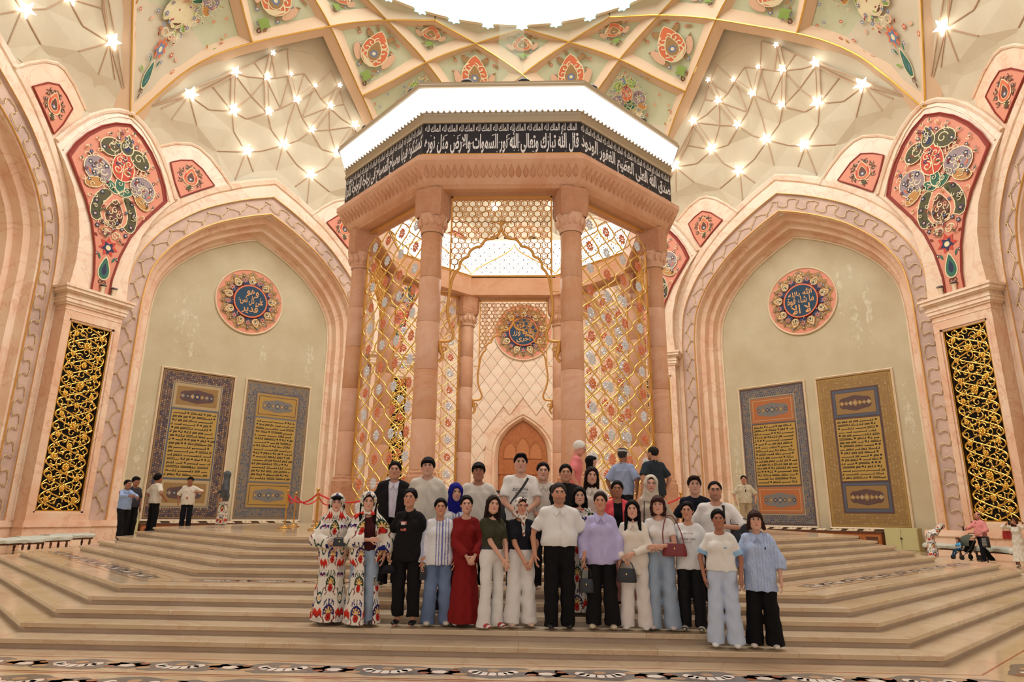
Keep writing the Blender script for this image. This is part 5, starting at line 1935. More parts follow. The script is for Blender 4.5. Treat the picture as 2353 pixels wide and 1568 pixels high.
IK_W, IK_R, IK_B, IK_G, IK_Y, IK_D = lc((232, 224, 208)), lc((206, 52, 38)), lc((34, 36, 100)), lc((30, 62, 48)), lc((232, 190, 120)), lc((120, 26, 30))
def ikat(V, ph=0.):
    """ikat cloth: columns of fans over red drops beside columns of paired blue flowers, red chevrons and green palmettes"""
    u = np.arctan2(V[:, 0], -V[:, 1]) * .21 + ph
    r2 = np.hypot(V[:, 0], V[:, 1])
    u = np.where(r2 > .27, V[:, 0] + ph + .03, u)
    z = V[:, 2]
    WA, WB = .185, .15
    q = np.mod(u + .09, WA + WB)
    A = q < WA
    xa, xb = q - WA / 2, q - WA - WB / 2
    n = len(V)
    C = np.tile(IK_W, (n, 1))
    def put(m, c): C[m] = c if c.ndim == 1 else c[m]
    # fans
    ph_ = .36
    ri = np.floor(z / ph_)
    w = z - (ri + .5) * ph_
    arc = np.where((np.mod(ri, 2) == 0)[:, None], IK_B, IK_G)
    fz = w + .005
    r = np.hypot(xa * 1.02, fz * .92)
    th = np.arctan2(xa, fz)
    fan = np.abs(th) < 2.05
    put(A & fan & (r < .082), IK_Y)
    put(A & fan & (r < .082) & (r > .03) & (np.cos(th * 9) < -.1), arc)
    put(A & fan & (r > .066) & (r < .088), arc)
    dz = w + .06
    dr = (xa / .04) ** 2 + (dz / (.05)) ** 2
    put(A & (dr < 1), IK_D); put(A & (dr < .66), IK_R); put(A & (dr < .12), IK_D)
    up = (w > .085) & (w < .165)
    ax = np.abs(xa)
    put(A & up & (np.abs(ax - .022 - .03 * np.sin((w - .085) * 30)) < .008), arc)
    put(A & up & (ax < .007), arc)
    put(A & (w > .08) & (w < .135) & (np.abs(ax - .072) < .009) , arc)
    put(A & (w < -.05) & (w > -.15) & (np.abs(ax - .07 - .012 * np.sin(w * 70)) < .0085), IK_D)
    # narrow columns
    B = ~A
    pb = .62
    v = np.mod(z + .1, pb)
    bx = np.abs(xb) - .034
    rr = np.hypot(bx, v - .12)
    put(B & (rr < .032), IK_B); put(B & (np.hypot(bx, v - .105) < .015), IK_W); put(B & (rr < .009), IK_R)
    put(B & (v > .165) & (v < .205) & (np.sin(xb * 360) > .3), IK_B * .5 + IK_W * .5)
    ch = v - .29 + np.abs(bx) * 1.5
    put(B & (ch > -.045) & (ch < .045) & (np.abs(xb) < .07), IK_R)
    put(B & (ch > -.045) & (ch < -.025) & (np.abs(xb) < .07), IK_D)
    rg = np.hypot(xb * 1.0, (v - .45) * .55)
    put(B & (rg < .042), IK_G); put(B & (rg < .028), IK_W); put(B & (rg < .014), IK_Y)
    put(B & (np.abs(np.abs(xb) - .03 - (v - .49) * .35) < .008) & (v > .49) & (v < .58), IK_G)
    return C
def floral(V):
    a = np.sin(V[:, 0] * 95 + 2 * np.sin(V[:, 2] * 60)) + np.sin(V[:, 2] * 88 + 2 * np.sin(V[:, 0] * 70)) + np.sin(V[:, 1] * 80)
    C = np.tile(lc((224, 216, 202)), (len(V), 1))
    C[a > .9] = lc((120, 112, 108)); C[a > 1.7] = lc((150, 60, 46))
    return C

def cmesh(name, V, Q, C, ma, smooth=True):
    me = bpy.data.meshes.new(name)
    V = np.asarray(V, np.float32)
    if isinstance(Q, np.ndarray):
        me.vertices.add(len(V)); me.vertices.foreach_set('co', V.ravel())
        me.loops.add(Q.size); me.loops.foreach_set('vertex_index', Q.astype(np.int32).ravel())
        me.polygons.add(len(Q)); me.polygons.foreach_set('loop_start', np.arange(0, Q.size, Q.shape[1], dtype=np.int32))
        me.update(calc_edges=True)
    else:
        me.from_pydata(V.tolist(), [], Q)
    ca = me.color_attributes.new('Col', 'FLOAT_COLOR', 'POINT')
    C = np.asarray(C, np.float32)
    if C.ndim == 1: C = np.tile(C, (len(V), 1))
    ca.data.foreach_set('color', np.concatenate([C, np.ones((len(V), 1), np.float32)], 1).ravel())
    me.materials.append(MATS[ma])
    me.polygons.foreach_set('use_smooth', [smooth] * len(me.polygons))
    me.update()
    return me
def relax(V, Q, it=1):
    for _ in range(it):
        acc = np.zeros_like(V); n = np.zeros((len(V), 1), np.float32)
        for a, b in ((0, 1), (1, 2), (2, 3), (3, 0)):
            np.add.at(acc, Q[:, a], V[Q[:, b]]); np.add.at(n, Q[:, a], 1)
            np.add.at(acc, Q[:, b], V[Q[:, a]]); np.add.at(n, Q[:, b], 1)
        V = V * .5 + .5 * acc / np.maximum(n, 1)
    return V

def rot_m(yaw=0., pitch=0., roll=0.):
    return np.array((Matrix.Rotation(R(yaw), 3, 'Z') @ Matrix.Rotation(R(pitch), 3, 'X') @ Matrix.Rotation(R(roll), 3, 'Y')))
def torso(X, Y, Z, male, w, fat=0., bust=True):
    if male:
        d = ell(X, Y, Z, (0, .0, 1.225), (.166 * w, .106, .18))
        d = su(d, ell(X, Y, Z, (0, -.012 - fat * .5, 1.05), (.148 * w + fat, .104 + fat, .17)), .06)
        d = su(d, ell(X, Y, Z, (0, .005, .93), (.158 * w, .112, .13)), .05)
        for s in (-1, 1): d = su(d, cone(X, Y, Z, (0, .015, 1.372), (s * .155 * w, .01, 1.342), .048, .052), .045)
    else:
        d = ell(X, Y, Z, (0, .005, 1.22), (.132 * w, .088, .17))
        d = su(d, ell(X, Y, Z, (0, 0, 1.06), (.115 * w + fat, .083 + fat, .15)), .05)
        d = su(d, ell(X, Y, Z, (0, .008, .92), (.15 * w, .11, .13)), .05)
        for s in (-1, 1): d = su(d, cone(X, Y, Z, (0, .015, 1.365), (s * .125 * w, .01, 1.335), .042, .044), .045)
        if bust:
            for s in (-1, 1): d = su(d, ell(X, Y, Z, (s * .062 * w, -.068, 1.215), (.056, .05, .056)), .035)
    return d
def wr(X, Y, Z, k=.003):
    k = k * 1.5
    return k * (np.sin(31 * Z + 14 * X + 2.2 * np.sin(19 * X + 7 * Y)) - .8 * np.exp(-8 * np.abs(np.sin(9 * Z - 11 * np.abs(X) + 1.5 * np.sin(13 * X)))) + .7 * np.sin(47 * X - 23 * Z + 11 * Y) * np.clip((1.25 - Z) * 3, .2, 1))
def skirt(X, Y, Z, z0, z1, a0, a1, b0, b1, nf=9, fa=.03, cx=0., cy=0.):
    t = np.clip((z0 - Z) / (z0 - z1), 0, 1)
    a, b = a0 + (a1 - a0) * t, b0 + (b1 - b0) * t
    th = np.arctan2(Y - cy, X - cx)
    k = 1 + fa * t * np.cos(nf * th + 1.3) + fa * .5 * t * np.cos((nf + 4) * th)
    q = np.sqrt(((X - cx) / (a * k)) ** 2 + ((Y - cy) / (b * k)) ** 2)
    d = (q - 1) * np.minimum(a, b)
    return np.maximum(np.maximum(d, Z - z0), z1 - Z)

def person(P):
    male = P.get('male', False)
    w = P.get('w', 1.)
    S = P['H'] / 1.7
    sk = lc(P.get('skin', (198, 146, 116)))
    root = empty('person', P['pos'], R(P.get('face', 0)))
    tag(root, P['label'], 'person', P.get('group'))
    bend = P.get('bend', 0)
    def fin(V):
        V = np.array(V, np.float32)
        if bend:
            zh = .95
            t = np.clip((V[:, 2] - zh + .05) / .3, 0, 1)
            a = R(bend) * (t * t * (3 - 2 * t)) * P.get('bendk', 1)
            y, z = V[:, 1].copy(), V[:, 2] - zh
            V[:, 1] = np.where(t > 0, y * np.cos(a) - z * np.sin(a), y)
            V[:, 2] = np.where(t > 0, y * np.sin(a) + z * np.cos(a) + zh, V[:, 2])
        V = V + np.array((0, 0, P.get('drop', 0)), np.float32)
        return V * S
    def part(name, V, Q, C, ma, parent=None, label=None):
        o = link(name, cmesh(name, fin(V), Q, C, ma), parent or root)
        if label: o['label'] = label
        return o
    sx, sz = (.172 if male else .142) * w, 1.342
    J = {}
    for sd, s in (('L', -1), ('R', 1)):
        sh = np.array((s * sx, .01, sz))
        tgt = P.get('arms', {}).get(sd, (s * (sx + .085), -.02, .86))
        pole = P.get('pole', {}).get(sd, (s * .9, .7, -.3))
        el_, wr_ = ik(sh, tgt, .285, .255, pole)
        J[sd] = (sh, el_, wr_)
    # ---------------- skin: neck, chest, arms, hands, head, ankles
    hx, hy, hz = P.get('headoff', (0, 0, 0))
    hc = np.array((hx, -.012 + hy, 1.574 + hz))
    hm = rot_m(*P.get('head', (0, 0, 0)))
    def skin_f(X, Y, Z):
        d = cone(X, Y, Z, (0, .025, 1.34), hc + hm @ np.array((0, .022, -.075)), .064 if male else .052, .056 if male else .046)
        d = su(d, cone(X, Y, Z, (-.09 * w, .02, 1.358), (.09 * w, .02, 1.358), .035, .035), .06)
        d = su(d, np.maximum(torso(X, Y, Z, male, w * .97) + .006, 1.12 - Z), .03)
        for sd in 'LR':
            a, b, c = J[sd]
            k = 1.12 if male else .95
            if P.get('hide_arms'): continue
            d = su(d, su(cone(X, Y, Z, a, b, .046 * k, .036 * k), cone(X, Y, Z, b, c, .037 * k, .0245 * k), .012), .015)
        return d
    pts = np.array([q for sd in 'LR' for q in J[sd]])
    lo = np.minimum(pts.min(0), (-.2, -.12, 1.0)) - .05
    hi = np.maximum(pts.max(0), (.2, .12, 1.5)) + .05
    lo[2] = min(pts[:, 2].min() - .03, 1.0)
    V, Q = grow(skin_f, lo, hi, .0125 if P.get('far') else .0115)
    Vs, Qs, Cs = [V], [Q], [np.tile(sk, (len(V), 1))]
    n = len(V)
    def addp(V, Q, C):
        nonlocal n
        Vs.append(np.asarray(V, np.float32)); Qs.append(np.asarray(Q) + n); Cs.append(np.tile(C, (len(V), 1)) if np.ndim(C) == 1 else C)
        n += len(V)
    hs = P.get('hs', 1.0) * (1.05 if male else 1.02)
    HV, HQ = HEADS[male]
    hv = HV * hs
    col = np.tile(sk, (len(HV), 1))
    blush = np.exp(-(((np.abs(HV[:, 0]) - .04) / .02) ** 2 + ((HV[:, 2] + .02) / .02) ** 2)) * (HV[:, 1] < -.03)
    col = col * (1 - .18 * blush[:, None] * np.array((0, 1, 1)))
    if P.get('stubble'):
        st = np.clip((-.035 - HV[:, 2]) * 60, 0, 1) * (HV[:, 1] < .0)
        col = col * (1 - .35 * st[:, None])
    addp(hv @ hm.T + hc, HQ, col)
    for sd, s in (('L', -1), ('R', 1)):
        if P.get('hide_arms'): continue
        a, b, c = J[sd]
        f = (c - b) / np.linalg.norm(c - b)
        pn = np.array(P.get('palm', {}).get(sd, (-s, 0, 0)), float)
        pn = pn - f * (pn @ f); pn /= np.linalg.norm(pn) + 1e-9
        yv = np.cross(-f, pn)
        hv, hq = HANDS[P.get('hand', {}).get(sd, 'relaxed')]
        hk = .95 if male else .84
        loc = hv * hk
        M_ = np.stack([pn, yv, -f], 1)
        # thumb must point forward: mirror when the thumb axis points back
        fwd = np.array((0, -1., -.2))
        if (M_ @ np.array((0, -1., 0))) @ fwd < 0:
            loc = loc * np.array((1, -1, 1)); hq = hq[:, ::-1]
        addp(loc @ M_.T + c + f * .015, hq, sk)
    legs = P.get('legs', {})
    hip = {'L': np.array((-.088, .005, .9)), 'R': np.array((.088, .005, .9))}
    kn = {'L': np.array(legs.get('kL', (-.098, -.012, .49))), 'R': np.array(legs.get('kR', (.098, -.012, .49)))}
    ax0 = .122 if (P.get('bottom') or {}).get('kind') in ('palazzo', 'wide', 'jeans') else .1
    an = {'L': np.array(legs.get('aL', (-ax0, .02, .09))), 'R': np.array(legs.get('aR', (ax0, .02, .09)))}
    if P.get('ankles'):
        def af(X, Y, Z):
            d = None
            for sd in 'LR':
                e = cone(X, Y, Z, kn[sd], an[sd], .05, .034)
                e = su(e, cone(X, Y, Z, an[sd] + (0, -.0, -.03), an[sd] + (0, -.14, -.055), .03, .024), .02)
                e = su(e, cone(X, Y, Z, hip[sd], kn[sd], .075, .05), .02)
                d = e if d is None else np.minimum(d, e)
            return su(d, ell(X, Y, Z, (0, .005, 1.0), (.1, .08, .2)), .03)
        V, Q = grow(af, (-.2, -.2, 0), (.2, .15, 1.22), .0125)
        addp(V, Q, sk)
    body = part('body', np.concatenate(Vs), np.concatenate(Qs), np.concatenate(Cs), 'skin')
    for nm, g, cols in features(male, P.get('brow', (36, 28, 24)), P.get('lip', (168, 92, 82) if male else (182, 78, 76)), P.get('eye', (38, 24, 18)), P.get('smile', 0.)):
        part(nm, (np.array(g.v) * hs) @ hm.T + hc, g.f, np.array([lin(c) for c in cols]), 'skin', body)
    # ---------------- hair in head space
    ha = P.get('hair')
    if ha:
        hcol = lc(ha.get('col', (26, 20, 20)))
        st = ha.get('style', 'short')
        th = ha.get('thick', .012)
        def hf(X, Y, Z):
            a = ha.get('line', -.002)
            hh = Z - a - .006 + np.where(Y < -.02, 1.5, .7) * (Y + .02) + 5 * X * X
            d = ell(X, Y, Z, (0, .02, .032), (.078, .099, .088)) - .001 - th * np.clip(hh / .06, 0, 1) ** .7
            d = np.maximum(d, -hh * .7 + .004 * np.sin(90 * X))
            if st == 'balding': d = np.maximum(d, (Z - .06 - .3 * Y) * .8)
            if st in ('fringe', 'bob', 'bangs'):
                d = su(d, ell(X, Y, Z, (0, -.072, .068), (.07, .04, .034 if st == 'fringe' else .042)), .02)
            if st == 'quiff': d = su(d, ell(X, Y, Z, (.005, -.05, .1), (.066, .05, .03)), .02)
            L = ha.get('len', .3)
            if st in ('long', 'bob', 'bangs', 'front'):
                d = su(d, skirt(X, Y, Z, .05, -L if st != 'bob' else -.13, .088, .1, .07, .07, 7, .04, 0, .045), .03)
                for s in (-1, 1):
                    y1 = -.075 if st == 'front' else -.01
                    d = su(d, su(cone(X, Y, Z, (s * .066, -.03, .055), (s * .084, -.018, -.04), .022, .024), cone(X, Y, Z, (s * .084, -.018, -.04), (s * (.1 if st != 'bob' else .074), y1, -L if st != 'bob' else -.125), .026, .024), .02), .02)
                if st == 'bob':
                    pass
            if st == 'bun': d = su(d, ell(X, Y, Z, (0, .11, .0), (.05, .04, .05)), .02)
            if st == 'pony':
                d = su(d, cone(X, Y, Z, (0, .1, .03), (.02, .12, -.16), .03, .022), .02)
            if st in ('long', 'front', 'pulled', 'pony', 'bun'):   # centre parting sweeps aside
                for s in (-1, 1): d = su(d, cone(X, Y, Z, (s * .01, -.062, .093), (s * .07, -.045, .035), *((.016, .018) if st in ('long', 'front') else (.004, .006))), .02)
            # keep the face free
            if st not in ('balding',):
                d = sub_(d, ell(X, Y, Z, (0, -.1, -.024), (.063 if st != 'front' else .057, .07, .1 if st not in ('fringe', 'bob', 'bangs') else .078)), .012)
            d = d + .0022 * np.sin(110 * X + 35 * Z) * np.sin(60 * Y + 20 * Z)
            return d
        L = ha.get('len', .3) if st in ('long', 'front', 'bangs') else .19
        V, Q = grow(hf, (-.14, -.14, -L - .02), (.14, .2, .16), .0095 if L < .25 else .011)
        part('hair', (V * hs) @ hm.T + hc, Q, hcol, 'hair')
    sc_ = P.get('scarf')
    if sc_:
        oth = sc_.get('th', .024)
        def sf(X, Y, Z):
            d = ell(X, Y, Z, (0, .015, .02), (.08 + oth, .1 + oth, .1 + oth))
            d = su(d, skirt(X, Y, Z, -.02, sc_.get('low', -.24), .085, sc_.get('wide', .135), .095, .11, 8, .05, 0, .02), .04)
            d = sub_(d, ell(X, Y, Z, (0, -.115, sc_.get('fz', -.02)), (sc_.get('fw', .062), .11, sc_.get('fh', .094))), .01)
            if sc_.get('openneck'): d = sub_(d, cone(X, Y, Z, (0, -.12, -.1), (0, -.16, -.3), .055, .06), .02)
            if sc_.get('tail'):
                d = su(d, cone(X, Y, Z, (.02, -.09, -.14), (.045, -.13, -.36), .03, .018), .02)
            return d + .0025 * np.sin(60 * Z + 25 * X)
        V, Q = grow(sf, (-.2, -.18, min(sc_.get('low', -.24), -.4 if sc_.get('tail') else 0) - .02), (.2, .2, .17), .0105)
        VV = (V * hs) @ hm.T + hc
        c = sc_['col']
        part('headscarf', VV, Q, ikat(VV * np.array((1, 1, 1))) if c == 'ikat' else floral(V) if c == 'floral' else lc(c), 'cloth')
    # ---------------- lower garment
    lo_ = P.get('bottom')
    if lo_:
        kind = lo_.get('kind', 'straight')
        r3 = {'slim': (.092, .066, .052), 'straight': (.098, .084, .078), 'wide': (.098, .088, .104), 'flare': (.09, .068, .098), 'jeans': (.098, .086, .094), 'palazzo': (.1, .094, .116)}.get(kind, (.098, .084, .078))
        kx = lo_.get('k', 1.)
        hem, wz = lo_.get('hem', .035), lo_.get('waist', 1.03)
        def bf(X, Y, Z):
            if kind == 'skirt':
                d = skirt(X, Y, Z, 1.06, hem, .13, lo_.get('a', .24), .1, lo_.get('b', .2), 9, .04)
            else:
                d = None
                for sd in 'LR':
                    e = su(cone(X, Y, Z, hip[sd], kn[sd], r3[0] * kx, r3[1] * kx), cone(X, Y, Z, kn[sd], an[sd] + (an[sd] - kn[sd]) * .3, r3[1] * kx, r3[2] * kx), .02)
                    d = e if d is None else su(d, e, .006)
                d = su(d, ell(X, Y, Z, (0, .006, .95), ((.163 if not male else .16) * w + .006, .118, .14)), .03)
                if not legs.get('free'): d = np.maximum(d, hem - Z)
                else:
                    for sd in 'LR': pass
            return np.maximum(d, Z - wz) + wr(X, Y, Z, .0026)
        pts = np.array([*hip.values(), *kn.values(), *an.values()])
        V, Q = grow(bf, (min(pts[:, 0].min() - .17, -.28), min(pts[:, 1].min() - .17, -.22), min(pts[:, 2].min() - .1, hem) - .01), (max(pts[:, 0].max() + .17, .28), max(pts[:, 1].max() + .17, .22), wz + .02), .0135)
        C = lo_['col']
        if C == 'ikat': C = ikat(V)
        elif C == 'jeans':
            C = np.tile(lc((104, 122, 152)), (len(V), 1)) * (1 - .12 * np.sin(V[:, 2:3] * 9))
        elif C == 'pale_jeans':
            C = np.tile(lc((150, 166, 184)), (len(V), 1)) * (1 + .1 * np.cos((np.abs(V[:, 0:1]) - .09) * 30))
        else: C = lc(C)
        part('skirt' if kind == 'skirt' else 'trousers', V, Q, C, 'cloth')
        if lo_.get('belt'):
            g = G(); g.loft([[((.156 * w + .012) * math.cos(t), .006 + .112 * math.sin(t), z) for t in [2 * math.pi * i / 32 for i in range(32)]] for z in (1.0, 1.035)], closed=True)
            part('belt', g.v, g.f, lc(lo_['belt']), 'leather')
    # ---------------- shoes
    sh_ = P.get('shoes')
    if sh_:
        def shf(X, Y, Z, a, dirv):
            c = a + np.array((0, 0, -.055))
            d = ell(X, Y, Z, c + dirv * .05 + np.array((0, 0, .018)), (.047, .125, .034))
            if not sh_.get('flat'): d = su(d, ell(X, Y, Z, c + dirv * -.02 + np.array((0, 0, .035)), (.04, .06, .05)), .03)
            return np.maximum(np.maximum(d, .004 - Z + min(0, a[2] - .09)), 0 * X - 1)
        for sd, s in (('L', -1), ('R', 1)):
            dirv = np.array((s * .18, -1., 0)); dirv /= np.linalg.norm(dirv)
            a = an[sd]
            V, Q = grow(lambda X, Y, Z: shf(X, Y, Z, a, dirv), a + (-.09, -.22, -.1), a + (.09, .12, .06), .0105)
            C = np.tile(lc(sh_['col']), (len(V), 1))
            zz = V[:, 2] - (a[2] - .09)
            if sh_.get('sole') is not None: C[zz < .022] = lc(sh_['sole'])
            if sh_.get('mark') is not None:
                m = (np.sin((V[:, 1] - a[1]) * 55 + zz * 60) > .55) & (zz > .03) & (zz < .075)
                C[m] = lc(sh_['mark'])
            part('shoe', V, Q, C, 'leather')
    # ---------------- upper garments
    tops = P.get('top', [])
    if isinstance(tops, dict): tops = [tops]
    base_fn = None
    for ti, T in enumerate(tops):
        infl = T.get('infl', .014 + .012 * ti)
        hem = T.get('hem', .88)
        fat = P.get('fat', 0.)
        sl = T.get('sleeve', 'short')
        flare = T.get('flare', .05)
        rs = T.get('rs', .062 if male else .055) + .01 * ti
        neck = T.get('neck', 'crew')
        def tf(X, Y, Z, T=T, infl=infl, hem=hem, sl=sl, flare=flare, rs=rs, neck=neck):
            loose = infl + np.clip((1.2 - Z), 0, .6) * flare
            d = torso(X, Y, Z, male, w, fat) - loose
            if T.get('box'):      # hangs straight from the chest
                d = su(d, skirt(X, Y, Z, 1.26, hem - .05, (.16 if male else .135) * w + .012, T['box'] * w, .1, T['box'] * .72, 7, .03), .05)
            if T.get('skirt'):
                q = T['skirt']
                d = su(d, skirt(X, Y, Z, 1.15, hem - .02, .12 * w, q[0], .1, q[1], q[2] if len(q) > 2 else 9, .045), .06)
            d = np.maximum(d, hem - Z)
            for sd, s in (('L', -1), ('R', 1)):
                a, b, c = J[sd]
                ah = a + np.array((-s * .02, 0, -.004))
                if sl == 'none': continue
                if sl in ('short', 'elbow', 'half'):
                    f = {'short': .62, 'half': .8, 'elbow': .95}[sl]
                    e = a + (b - a) * f
                    q = cone(X, Y, Z, ah, b, rs, rs * T.get('rk', 1.05))
                    q = np.maximum(q, plane_(X, Y, Z, e, b - a))
                else:
                    r2, r3_ = rs * T.get('rk', .92), rs * T.get('rc', .68)
                    f = T.get('cuff', .96)
                    e = b + (c - b) * f
                    q = su(cone(X, Y, Z, ah, b, rs, r2), cone(X, Y, Z, b, c, r2 * (T.get('puff', 1.)), r3_ * T.get('puff', 1.)), .02)
                    q = np.maximum(q, plane_(X, Y, Z, e, c - b))
                d = su(d, q, .022)
            d = d + wr(X, Y, Z, .0028)
            if neck == 'crew': d = sub_(d, ell(X, Y, Z, (0, -.03, 1.43), (.078, .082, .062)), .008)
            elif neck == 'v': d = sub_(d, su(ell(X, Y, Z, (0, -.02, 1.435), (.07, .08, .055)), cone(X, Y, Z, (0, -.13, 1.4), (0, -.16, 1.25), .05, .008), .02), .006)
            elif neck == 'collar':
                d = sub_(d, su(ell(X, Y, Z, (0, -.02, 1.44), (.064, .07, .055)), cone(X, Y, Z, (0, -.12, 1.41), (0, -.14, 1.31), .035, .006), .02), .006)
                ring_ = np.sqrt((np.hypot(X, (Y - .005) * .95) - .07) ** 2 + ((Z - 1.402 - Y * .35) * .55) ** 2) - .013
                ring_ = np.maximum(ring_, -(np.abs(X) - .012 - np.clip(-(Y + .03), 0, 1) * .1))
                d = su(d, ring_, .008)
            elif neck == 'high':
                ring_ = np.sqrt((np.hypot(X, (Y - .005) * .95) - .058) ** 2 + ((Z - 1.4) * .5) ** 2) - .016
                d = su(d, ring_, .01)
            if T.get('open'):     # open front: (x centre, half width at hem, half width at the neck)
                cx, h0, h1 = T['open']
                t = np.clip((Z - hem) / (1.42 - hem), 0, 1)
                vv = np.abs(X - cx * (1 - .6 * t)) - (h0 + (h1 - h0) * t)
                d = np.maximum(d, -np.maximum(vv, Y + .0))
            return d
        pts = np.array([q for sd in 'LR' for q in J[sd]])
        xm = max(abs(pts[:, 0]).max() + .1, (T.get('skirt') or (0,))[0] + .06, .25)
        lo = (-xm, min(pts[:, 1].min() - .1, -.27 if T.get('skirt') else -.2), min(hem, pts[:, 2].min() if sl == 'long' else 9) - .03)
        hi = (xm, max(pts[:, 1].max() + .1, .26 if T.get('skirt') else .2), 1.53)
        V, Q = grow(tf, lo, hi, T.get('res', .0125))
        C = T['col']
        if C == 'ikat': C = ikat(V, T.get('ph', 0.))
        elif C == 'floral': C = floral(V)
        elif C == 'stripes':
            C = np.tile(lc((226, 226, 226)), (len(V), 1))
            xx = V[:, 0] - .03
            m = (np.sin(xx * 150) > .35) & (np.abs(xx) < .1) & (V[:, 1] < .02)
            C[m] = lc((104, 112, 168))
            m2 = (np.abs(V[:, 0]) > .17)
            C[m2] = np.where((np.sin(V[m2][:, 0:1] * 420) > 0), lc((222, 222, 226)), lc((168, 174, 200)))
        elif C == 'ticking':
            C = np.where(np.sin(V[:, 0:1] * 330) > .75, lc((150, 170, 205)), lc((178, 194, 222)))
        else:
            C = np.tile(lc(C), (len(V), 1))
        if T.get('trim') is not None:     # contrast rims at sleeve ends and neck
            for sd in 'LR':
                a, b, c = J[sd]
                e = a + (b - a) * .6
                n_ = (b - a) / np.linalg.norm(b - a)
                m = ((V - e) @ n_ > -.006) & (np.linalg.norm(V - e, axis=1) < .1)
                C[m] = lc(T['trim'])
        nm = T.get('name', 'shirt')
        gar = part(nm, V, Q, C, 'cloth')
        base_fn = tf
        def yfront(x, z, f=tf):
            ys = np.arange(-.34, .1, .004, dtype=np.float32)
            v = f(np.full_like(ys, x), ys, np.full_like(ys, z))
            k = np.argmax(v < 0)
            return float(ys[k]) if v[k] < 0 else -.1
        for (txt, cx, cz, wd, hh, colr) in T.get('text', []):
            v, f, _ = text_mesh(txt, 0., 1)
            pv = [(cx + (a - .5) * wd, 0, cz + (b - .5) * hh) for a, b in v]
            grid = {}
            out = []
            for (x, _, z) in pv:
                k = (round(x * 60), round(z * 60))
                if k not in grid: grid[k] = yfront(k[0] / 60, k[1] / 60)
                out.append((x, grid[k] - .006, z))
            part('printed_lettering', out, f, lc(colr), 'cloth', gar)
        for (cx, cz, wd, hh, colr) in T.get('patch', []):
            y = min(yfront(cx + dx * wd / 2, cz + dz * hh / 2) for dx in (-1, 1) for dz in (-1, 1)) - .003
            g = G(); g.box(cx - wd / 2, cx + wd / 2, y - .004, y, cz - hh / 2, cz + hh / 2)
            part('badge', g.v, g.f, lc(colr), 'cloth', gar)
        if neck == 'collar':
            g = G()
            cc = np.mean(C, 0)
            for s in (-1, 1):
                cols4 = []
                for (x, z, yo) in ((.062, 1.418, .03), (.07, 1.405, -.02), (.04, 1.385, -.075)):
                    cols4.append((s * x, yo, z))
                inner = [(s * .064, .05, 1.43), (s * .058, -.02, 1.42), (s * .034, -.062, 1.4), (s * .006, yfront(0, 1.345) - .008, 1.352)]
                outer = [(s * .088, .055, 1.385), (s * .092, -.02, 1.37), (s * .078, yfront(.078, 1.335) - .008, 1.33), (s * .05, yfront(.05, 1.29) - .008, 1.288)]
                top_ = [(a, b - .006, c + .004) for a, b, c in inner]
                mid_ = [tuple((np.array(a) + np.array(b)) / 2 + np.array((0, -.012, .006))) for a, b in zip(inner, outer)]
                g.loft([top_, mid_, outer, [(a, b + .006, c - .002) for a, b, c in outer]])
            part('collar', g.v, g.f, np.minimum(cc * 1.04, 1), 'cloth', gar)
        if T.get('buttons'):
            g = G()
            for i in range(T['buttons']):
                z = 1.29 - i * (1.29 - hem - .05) / max(T['buttons'] - 1, 1)
                x = T.get('bx', 0)
                g.ball((x, yfront(x, z) - .002, z), .0055, 8, 4, 0, (1, .5, 1))
            part('buttons', g.v, g.f, lc(T.get('bcol', (236, 232, 224))), 'cloth', gar)
            g = G()
            zs = np.linspace(1.31, hem + .01, 16)
            x = T.get('bx', 0) + .014
            A = [(x - .028, yfront(x - .028, z) - .002, z) for z in zs]; B = [(x, yfront(x, z) - .004, z) for z in zs]
            g.loft([A, B])
            cc = np.mean(C, 0) * .93
            part('placket', g.v, g.f, cc, 'cloth', gar)
        for st in T.get('straps', []):      # [(x, z), ...] over the front
            pts_, wd, colr = st
            cur = catmull([np.array(p) for p in pts_], 5)
            A, B, A2, B2 = [], [], [], []
            for i, p in enumerate(cur):
                t = cur[min(i + 1, len(cur) - 1)] - cur[max(i - 1, 0)]
                t = t / (np.linalg.norm(t) + 1e-9)
                n_ = np.array((-t[1], t[0])) * wd / 2
                y = yfront(*p) - .006
                A.append((p[0] + n_[0], y, p[1] + n_[1])); B.append((p[0] - n_[0], y, p[1] - n_[1]))
                A2.append((p[0] + n_[0], y + .012, p[1] + n_[1])); B2.append((p[0] - n_[0], y + .012, p[1] - n_[1]))
            g = G(); g.loft([A, B, B2, A2, A])
            part('bag_strap', g.v, g.f, lc(colr), 'leather', gar)
    # ---------------- things worn on the head
    if P.get('glasses'):
        g = G()
        zz, yy = (.012, -.104) if P['glasses'] != 'up' else (.098, -.078)
        for s in (-1, 1):
            pts_ = [(s * .031 + .024 * math.cos(t), yy + (0 if P['glasses'] != 'up' else .01), zz + .016 * math.sin(t)) for t in [2 * math.pi * i / 16 for i in range(16)]]
            g.tube(pts_, .0018, 5, closed=True)
            g.tube([(s * .054, yy, zz + .006), (s * .078, -.04, zz + .008), (s * .082, .03, zz + .004)], .0018, 5)
            if P['glasses'] in ('dark', 'up'): g.ngon([(p[0], p[1] - .001, p[2]) for p in pts_])
        g.tube([(-.008, yy, zz + .004), (0, yy - .002, zz + .007), (.008, yy, zz + .004)], .0018, 5)
        part('spectacles', (np.array(g.v) * hs) @ hm.T + hc, g.f, lc((24, 22, 22)), 'leather')
    if P.get('cap'):
        g = G()
        g.lathe([(.098, .07), (.1, .075), (.094, .12), (.07, .135), (0, .138)], (0, .018), 20)
        V = np.array(g.v)
        C = np.tile(lc((24, 22, 24)), (len(V), 1))
        C[np.abs(V[:, 2] - .075) < .004] = lc((225, 222, 214))
        part('embroidered_cap', (V * hs) @ hm.T + hc, g.f, C, 'cloth')
    return root, J, S

